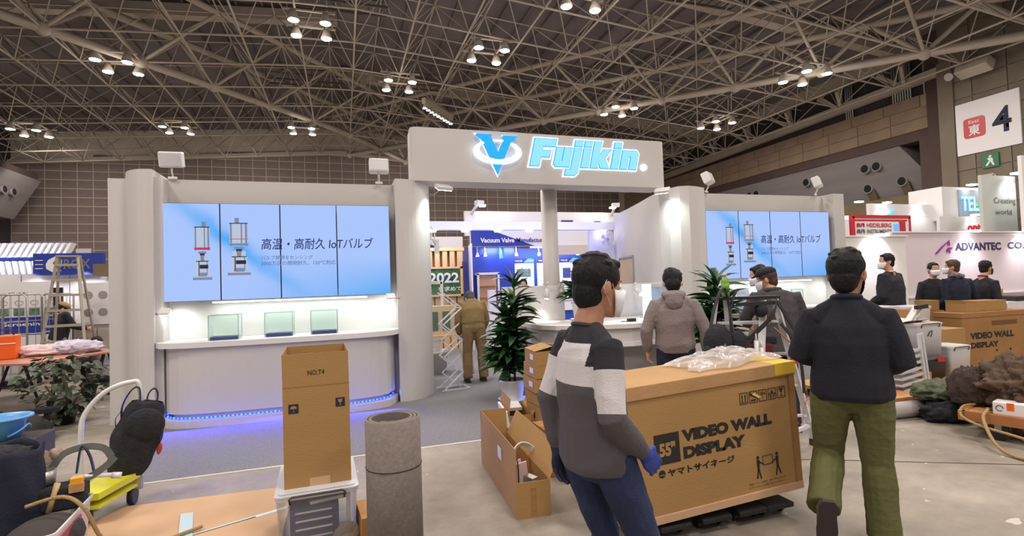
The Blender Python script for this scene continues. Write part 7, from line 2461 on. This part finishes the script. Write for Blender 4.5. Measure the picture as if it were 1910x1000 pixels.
    # ---------- gloves & shoes
    for s_ in ('L', 'R'):
        g = wear.get('glove' + s_)
        if g:
            b = MB()
            hand(b, J['wr' + s_], (J['wr' + s_] - J['el' + s_]).normalized(), J.get('palm' + s_, Vector((-1 if s_ == 'R' else 1, 0, 0))), 1 if s_ == 'R' else -1, J.get('curl' + s_, .5), 1.12)
            d = (J['wr' + s_] - J['el' + s_]).normalized()
            loft(b, [J['wr' + s_] - d * .03, J['wr' + s_] + d * .02], [(.033, .033), (.03, .03)], (1, 0, 0))
            me = remesh(b, .0042, 'glove', 2)
            make_obj(me, 'glove', M[g], t)
        if 'shoes' in wear:
            b = MB()
            fd = J.get('ft' + s_, Vector((0, 1, 0))).normalized()
            an = J['an' + s_]
            sd = fd.cross(Vector((0, 0, 1)))
            sd = sd.normalized() if sd.length > .2 else Vector((1, 0, 0))
            dn = sd.cross(fd).normalized()
            if dn.dot((an - J['kn' + s_])) < 0:
                dn = -dn
            loft(b, [an + fd * -.055 + dn * .03, an + fd * .0 + dn * .025, an + fd * .08 + dn * .045, an + fd * .15 + dn * .055, an + fd * .195 + dn * .06],
                 [(.036, .045), (.042, .052), (.046, .036), (.046, .028), (.034, .020)], sd, seg=14)
            loft(b, [an + dn * -.04, an + dn * .02], [(.042, .045), (.044, .05)], sd)
            me = remesh(b, .007, 'shoe', 2)
            so = make_obj(me, 'shoe', M[wear['shoes']], t)
            sl_ = MB()
            vs = []
            prof = [(-.085, .028), (-.06, .042), (.02, .044), (.10, .052), (.16, .050), (.205, .034), (.222, .012)]
            poly = [(x, y) for x, y in prof] + [(x, -y) for x, y in reversed(prof)]
            Mx = Matrix((fd, sd, dn)).transposed().to_4x4()
            Mx.translation = an + dn * .066
            sl_.plate(poly, Mx, .022)
            sl_.build('sole', M['sole'], so)
    return t

def hand(mb, wr, d, palm, sgn, curl=.5, k=1.0):
    """palm and five fingers; d = pointing direction, palm = direction the palm faces, sgn +1 right hand"""
    d = Vector(d).normalized()
    palm = Vector(palm)
    palm = (palm - d * palm.dot(d)).normalized()
    sd = d.cross(palm).normalized() * sgn      # thumb side
    loft(mb, [wr - d * .02, wr + d * .015, wr + d * .05, wr + d * .088], [(.024 * k, .019 * k), (.030 * k, .017 * k), (.040 * k, .015 * k), (.038 * k, .013 * k)], sd, seg=12)
    for i, (o_, L_) in enumerate(((.028, .070), (.0095, .078), (-.0095, .073), (-.027, .058))):
        p = wr + d * .082 + sd * o_ * k
        pts = [p - d * .02]
        dd = d.copy()
        for j_, q in enumerate((.45, .30, .25)):
            a = curl * (.35, .7, .6)[j_]
            ax = d.cross(palm).normalized()
            dd = (Matrix.Rotation(a, 3, ax) @ dd)
            pts.append(pts[-1] + dd * L_ * q * (1.5 if j_ == 0 else 1) * k)
        loft(mb, pts, [(.0092 * k,) * 2, (.0088 * k,) * 2, (.008 * k,) * 2, (.007 * k,) * 2], sd, seg=8)
    p = wr + d * .022 + sd * .022 * k
    q = (d * .7 + sd * .62 + palm * .35).normalized()
    q2 = (d * .85 + sd * .15 + palm * .5).normalized()
    loft(mb, [p - q * .01, p + q * .034 * k, p + q * .034 * k + q2 * .03 * k, p + q * .034 * k + q2 * .05 * k], [(.013 * k,) * 2, (.011 * k,) * 2, (.0095 * k,) * 2, (.008 * k,) * 2], palm, seg=8)

def stand(**kw):
    """relaxed standing joints, 1.70 m tall, altered by keyword"""
    J = dict(hipL=(-.09, 0, .90), hipR=(.09, 0, .90), knL=(-.10, .02, .49), knR=(.10, .02, .49), anL=(-.11, -.02, .09), anR=(.11, -.02, .09),
             shL=(-.175, -.01, 1.345), shR=(.175, -.01, 1.345), elL=(-.225, -.03, 1.09), elR=(.225, -.03, 1.09), wrL=(-.235, .05, .86), wrR=(.235, .05, .86),
             neck=(0, -.02, 1.435), head=(0, .0, 1.585))
    J.update(kw)
    return J

# striped sweater: black, off-white and dark grey bands told apart by an attribute along body and sleeve
def striped():
    m = bpy.data.materials.new('colour_block_sweater')
    m.use_nodes = True
    nt = m.node_tree
    N, Lk = nt.nodes, nt.links
    p = N['Principled BSDF']
    p.inputs['Roughness'].default_value = .9
    a = N.new('ShaderNodeAttribute'); a.attribute_name = 'stripe'
    r = N.new('ShaderNodeValToRGB'); r.color_ramp.interpolation = 'CONSTANT'
    mr = N.new('ShaderNodeMapRange'); mr.inputs['From Min'].default_value = -1; mr.inputs['From Max'].default_value = 2
    Lk.new(a.outputs['Fac'], mr.inputs['Value'])
    Lk.new(mr.outputs['Result'], r.inputs['Fac'])
    e = r.color_ramp.elements
    e[0].position = 0; e[0].color = srgb(84, 80, 84)
    e[1].position = 1 / 3; e[1].color = srgb(206, 202, 206)
    q = e.new(2 / 3); q.color = srgb(40, 38, 46)
    Lk.new(r.outputs['Color'], p.inputs['Base Color'])
    n2 = N.new('ShaderNodeTexNoise'); n2.inputs['Scale'].default_value = 160
    b = N.new('ShaderNodeBump'); b.inputs['Strength'].default_value = .25; b.inputs['Distance'].default_value = .01
    tc = N.new('ShaderNodeTexCoord')
    Lk.new(tc.outputs['Object'], n2.inputs['Vector'])
    Lk.new(n2.outputs['Fac'], b.inputs['Height'])
    Lk.new(b.outputs['Normal'], p.inputs['Normal'])
    return m
M['striped'] = striped()
R_ = math.radians
# 1 striped man, walking to the right across the foreground
person('man in striped black, white and grey sweater, jeans and blue gloves walking in the foreground', (.955, 1.95, 0), R_(-80),
       stand(hipL=(-.09, 0, .90), hipR=(.09, .02, .90), knR=(.09, .20, .49), anR=(.09, .10, .10), knL=(-.09, .12, .48), anL=(-.10, -.22, .24), ftL=(0, .75, -.66),
             shL=(-.15, .0, 1.35), shR=(.155, -.02, 1.34), elR=(.205, -.06, 1.09), wrR=(.17, .12, .92), elL=(-.19, -.08, 1.10), wrL=(-.17, -.06, .88),
             neck=(0, .0, 1.430), head=(.01, .05, 1.580), hyaw=R_(-2), hpitch=R_(-10), hs=1.05, palmR=(-1, -.2, .2), curlR=.45, curlL=.9),
       dict(top=('striped', .99, .05), trousers=('jeans', .92, .95), gloveR='glove', gloveL='glove_d', shoes='navy', stripes=(1.355, 1.195, .085, .245), armx=.145, wr=.008, wf=11, collar=('ink', .062, -.014), colr=.010),
       vox=.006, seed=3, mask='mask', skin='skin2')
# 2 man in black sweater and olive trousers, seen from behind
person('man in a black sweater and olive trousers seen from behind at the right', (2.87, 2.36, 0), R_(-46),
       stand(hipL=(-.10, 0, .90), hipR=(.10, 0, .89), knL=(-.13, .06, .50), anL=(-.18, -.24, .28), ftL=(-.05, .25, -.97), knR=(.115, .02, .47), anR=(.125, -.04, .085), ftR=(.35, .9, 0),
             shL=(-.185, 0, 1.33), shR=(.185, 0, 1.33), elL=(-.262, -.02, 1.11), elR=(.255, -.02, 1.08), wrL=(-.14, .20, 1.04), wrR=(.15, .20, 1.0),
             neck=(0, .01, 1.445), head=(.01, .03, 1.595), hs=1.2, hyaw=R_(-20), hpitch=R_(-6)),
       dict(top=('knit', 1.20, .045), trousers=('olive', 1.20, 1.15), shoes='shoe_grey', wr=.008, wf=10, collar=('navy', .068, .004), colr=.018, topname='sweater'),
       vox=.0065, seed=8, mask='black', skin='skin2')
# 3 grey hooded jacket
person('man in a grey hooded jacket and black trousers, his back turned, before a plant', (3.07, 4.37, 0), R_(-32),
       stand(elL=(-.27, -.04, 1.10), wrL=(-.265, .02, .88), elR=(.28, -.04, 1.10), wrR=(.285, .03, .87), head=(0, .05, 1.555), hs=1.12, hpitch=R_(-28), neck=(0, 0, 1.43), curlR=.8, curlL=.8),
       dict(top=('greyhood', 1.08, .02), trousers=('navy', 1.0, 1.0), shoes='black', ribbed=True, topname='jacket'),
       vox=.010, seed=12, hood='greyhood')
# 4 cap man
person('man in a black cap and dark grey jacket in front of the right video wall', (4.28, 4.30, 0), R_(-22),
       stand(shL=(-.19, .06, 1.37), shR=(.19, .02, 1.36), elL=(-.27, .18, 1.14), wrL=(-.16, .38, 1.05), elR=(.28, .06, 1.10), wrR=(.16, .28, 1.0), neck=(-.02, .08, 1.43), head=(-.05, .13, 1.555), hyaw=R_(58), hpitch=R_(-14)),
       dict(top=('dgrey', 1.18, .14), trousers=('navy', 1.0, 1.0), shoes='black', collar=('dgrey', .078, .01), colr=.022, topname='jacket', wr=.010, wf=9),
       vox=.010, seed=15, cap='blackcloth', mask='mask', hair='hair_br')
# 4b second man beyond him
person('dark haired person in grey just beyond the man in the black cap', (4.78, 5.02, 0), R_(20),
       stand(head=(0, .04, 1.60), hyaw=R_(40), hpitch=R_(-12)),
       dict(top=('greyhood', 1.0, .05), trousers=('navy', 1.0, 1.0), shoes='black', topname='jacket'), vox=.013, seed=17, mask='mask', hood='greyhood')
# 5 khaki man
person('man in khaki hooded top and trousers bending forward on the grey carpet', (2.03, 8.40, .006), R_(-5),
       stand(shL=(-.18, .16, 1.27), shR=(.18, .16, 1.27), elL=(-.235, .12, .99), wrL=(-.22, .16, .76), elR=(.24, .16, 1.0), wrR=(.20, .28, .80), neck=(0, .20, 1.31), head=(0, .30, 1.36), hpitch=R_(-48), knL=(-.11, .03, .48), knR=(.13, .03, .48), anL=(-.12, -.02, .09), anR=(.15, .02, .09), bend=(0, -.03, 0)),
       dict(top=('khaki', 1.15, .0), trousers=('khaki_t', 1.12, 1.15), shoes='sole', ribbed=True, topname='hooded_top'), vox=.011, seed=21, hood='khaki', hair='dgrey')
# 6 to 9: people by the long white wall
def suit(label, loc, rz, J, colr, seed, mask, hair='hair', hem=.14, vox=.012, shirt=True, k=1.06):
    return person(label, loc, R_(rz), J, dict(top=(colr, k, hem), trousers=('navy', 1.0, 1.0), shoes='black', collar=(('white2' if shirt else colr), .064, .022), colr=.009, topname='jacket'), vox=vox, seed=seed, mask=mask, hair=hair, fingers=False)
suit('man in black jacket and pale mask looking left before the long white wall', (8.44, 6.15, 0), 10,
     stand(head=(-.02, .03, 1.64), hyaw=R_(52), neck=(0, -.01, 1.46), shL=(-.19, 0, 1.41), shR=(.19, 0, 1.41), wrL=(-.18, .2, 1.0), wrR=(.18, .2, 1.0), elL=(-.24, -.02, 1.12), elR=(.24, -.02, 1.12)), 'blackcloth', 31, 'mask', k=1.32).scale = (1.07, 1.07, 1.07)
suit('man in a dark suit with a large white mask, facing the viewer', (9.98, 6.50, 0), 150,
     stand(head=(0, .02, 1.60), hyaw=R_(0)), 'blackcloth', 33, 'mask')
suit('brown haired man in a navy jacket with a patterned scarf, his back turned', (9.80, 6.02, 0), -15,
     stand(head=(-.05, .03, 1.63), hyaw=R_(48), shL=(-.2, .0, 1.40), shR=(.2, 0, 1.38), neck=(-.01, 0, 1.45), elR=(.30, .0, 1.12), wrR=(.18, .16, .98), wrL=(-.2, .2, .95)), 'navy', 35, 'mask', 'hair_br', .30, shirt=False, k=1.12)
suit('man in black with a black mask looking right, at the right edge', (10.45, 6.0, 0), -100,
     stand(head=(0, .05, 1.60), hpitch=R_(-4)), 'blackcloth', 37, 'black', shirt=False)
sc_ = thing('scarf', 'black and white patterned scarf round the neck of the brown haired man', 'scarf', (9.79, 6.02, 1.49), rz=R_(-15))
MB().tube([(.085 * math.cos(2 * PI * k / 20), .08 * math.sin(2 * PI * k / 20), .01 * math.sin(4 * PI * k / 20)) for k in range(20)], .032, seg=10, closed=True).build('scarf_ring', mat('check_scarf', srgb(120, 118, 130), .9, var=.9, vs=38), sc_)
# 10 person behind the partition
suit('small masked person in black behind the reception, below the product posters', (3.62, 10.4, .006), 180 - 20,
     stand(head=(0, .02, 1.56), shL=(-.175, 0, 1.36), shR=(.175, 0, 1.36)), 'blackcloth', 41, 'mask', vox=.014)
# 11 crouching person in plaid
M['plaid'] = mat('grey_plaid', srgb(135, 130, 142), .9, var=.55, vs=22)
person('crouching person in a grey plaid shirt half hidden by the left end of the booth', (-3.80, 10.2, 0), R_(30),
       stand(hipL=(-.10, -.10, .30), hipR=(.10, -.10, .30), knL=(-.16, .26, .46), knR=(.16, .26, .46), anL=(-.14, .02, .09), anR=(.14, .02, .09), shL=(-.18, .10, .68), shR=(.18, .10, .68), elL=(-.25, .3, .5), elR=(.25, .3, .5), wrL=(-.1, .45, .42), wrR=(.1, .45, .42), neck=(0, .14, .74), head=(0, .24, .82), hpitch=R_(-40)),
       dict(top=('plaid', 1.12, .05), trousers=('navy', 1.0, 1.0), shoes='black', topname='shirt'), vox=.014, seed=43)
# 12 person behind the far left ladder
person('person in a black top, pale trousers and beige hat behind the far left step ladder', (-5.22, 12.25, 0), R_(-60),
       stand(head=(0, .06, 1.40), hpitch=R_(-30), shL=(-.17, .08, 1.28), shR=(.17, .08, 1.28), neck=(0, .08, 1.32), elL=(-.2, .2, 1.05), elR=(.2, .2, 1.05), wrL=(-.15, .4, 1.0), wrR=(.15, .4, 1.0)),
       dict(top=('blackcloth', 1.1, .1), trousers=('plastrip', 1.05, 1.0), shoes='black', topname='jacket'), vox=.014, seed=45, cap='rope')
# 13 person in the doorway
person('person barely seen at the right edge of the beige doorway', (6.22, 10.05, .006), R_(100),
       stand(head=(0, .0, 1.60)), dict(top=('blackcloth', 1.0, .1), trousers=('navy', 1.0, 1.0), shoes='black', topname='jacket'), vox=.015, seed=47)
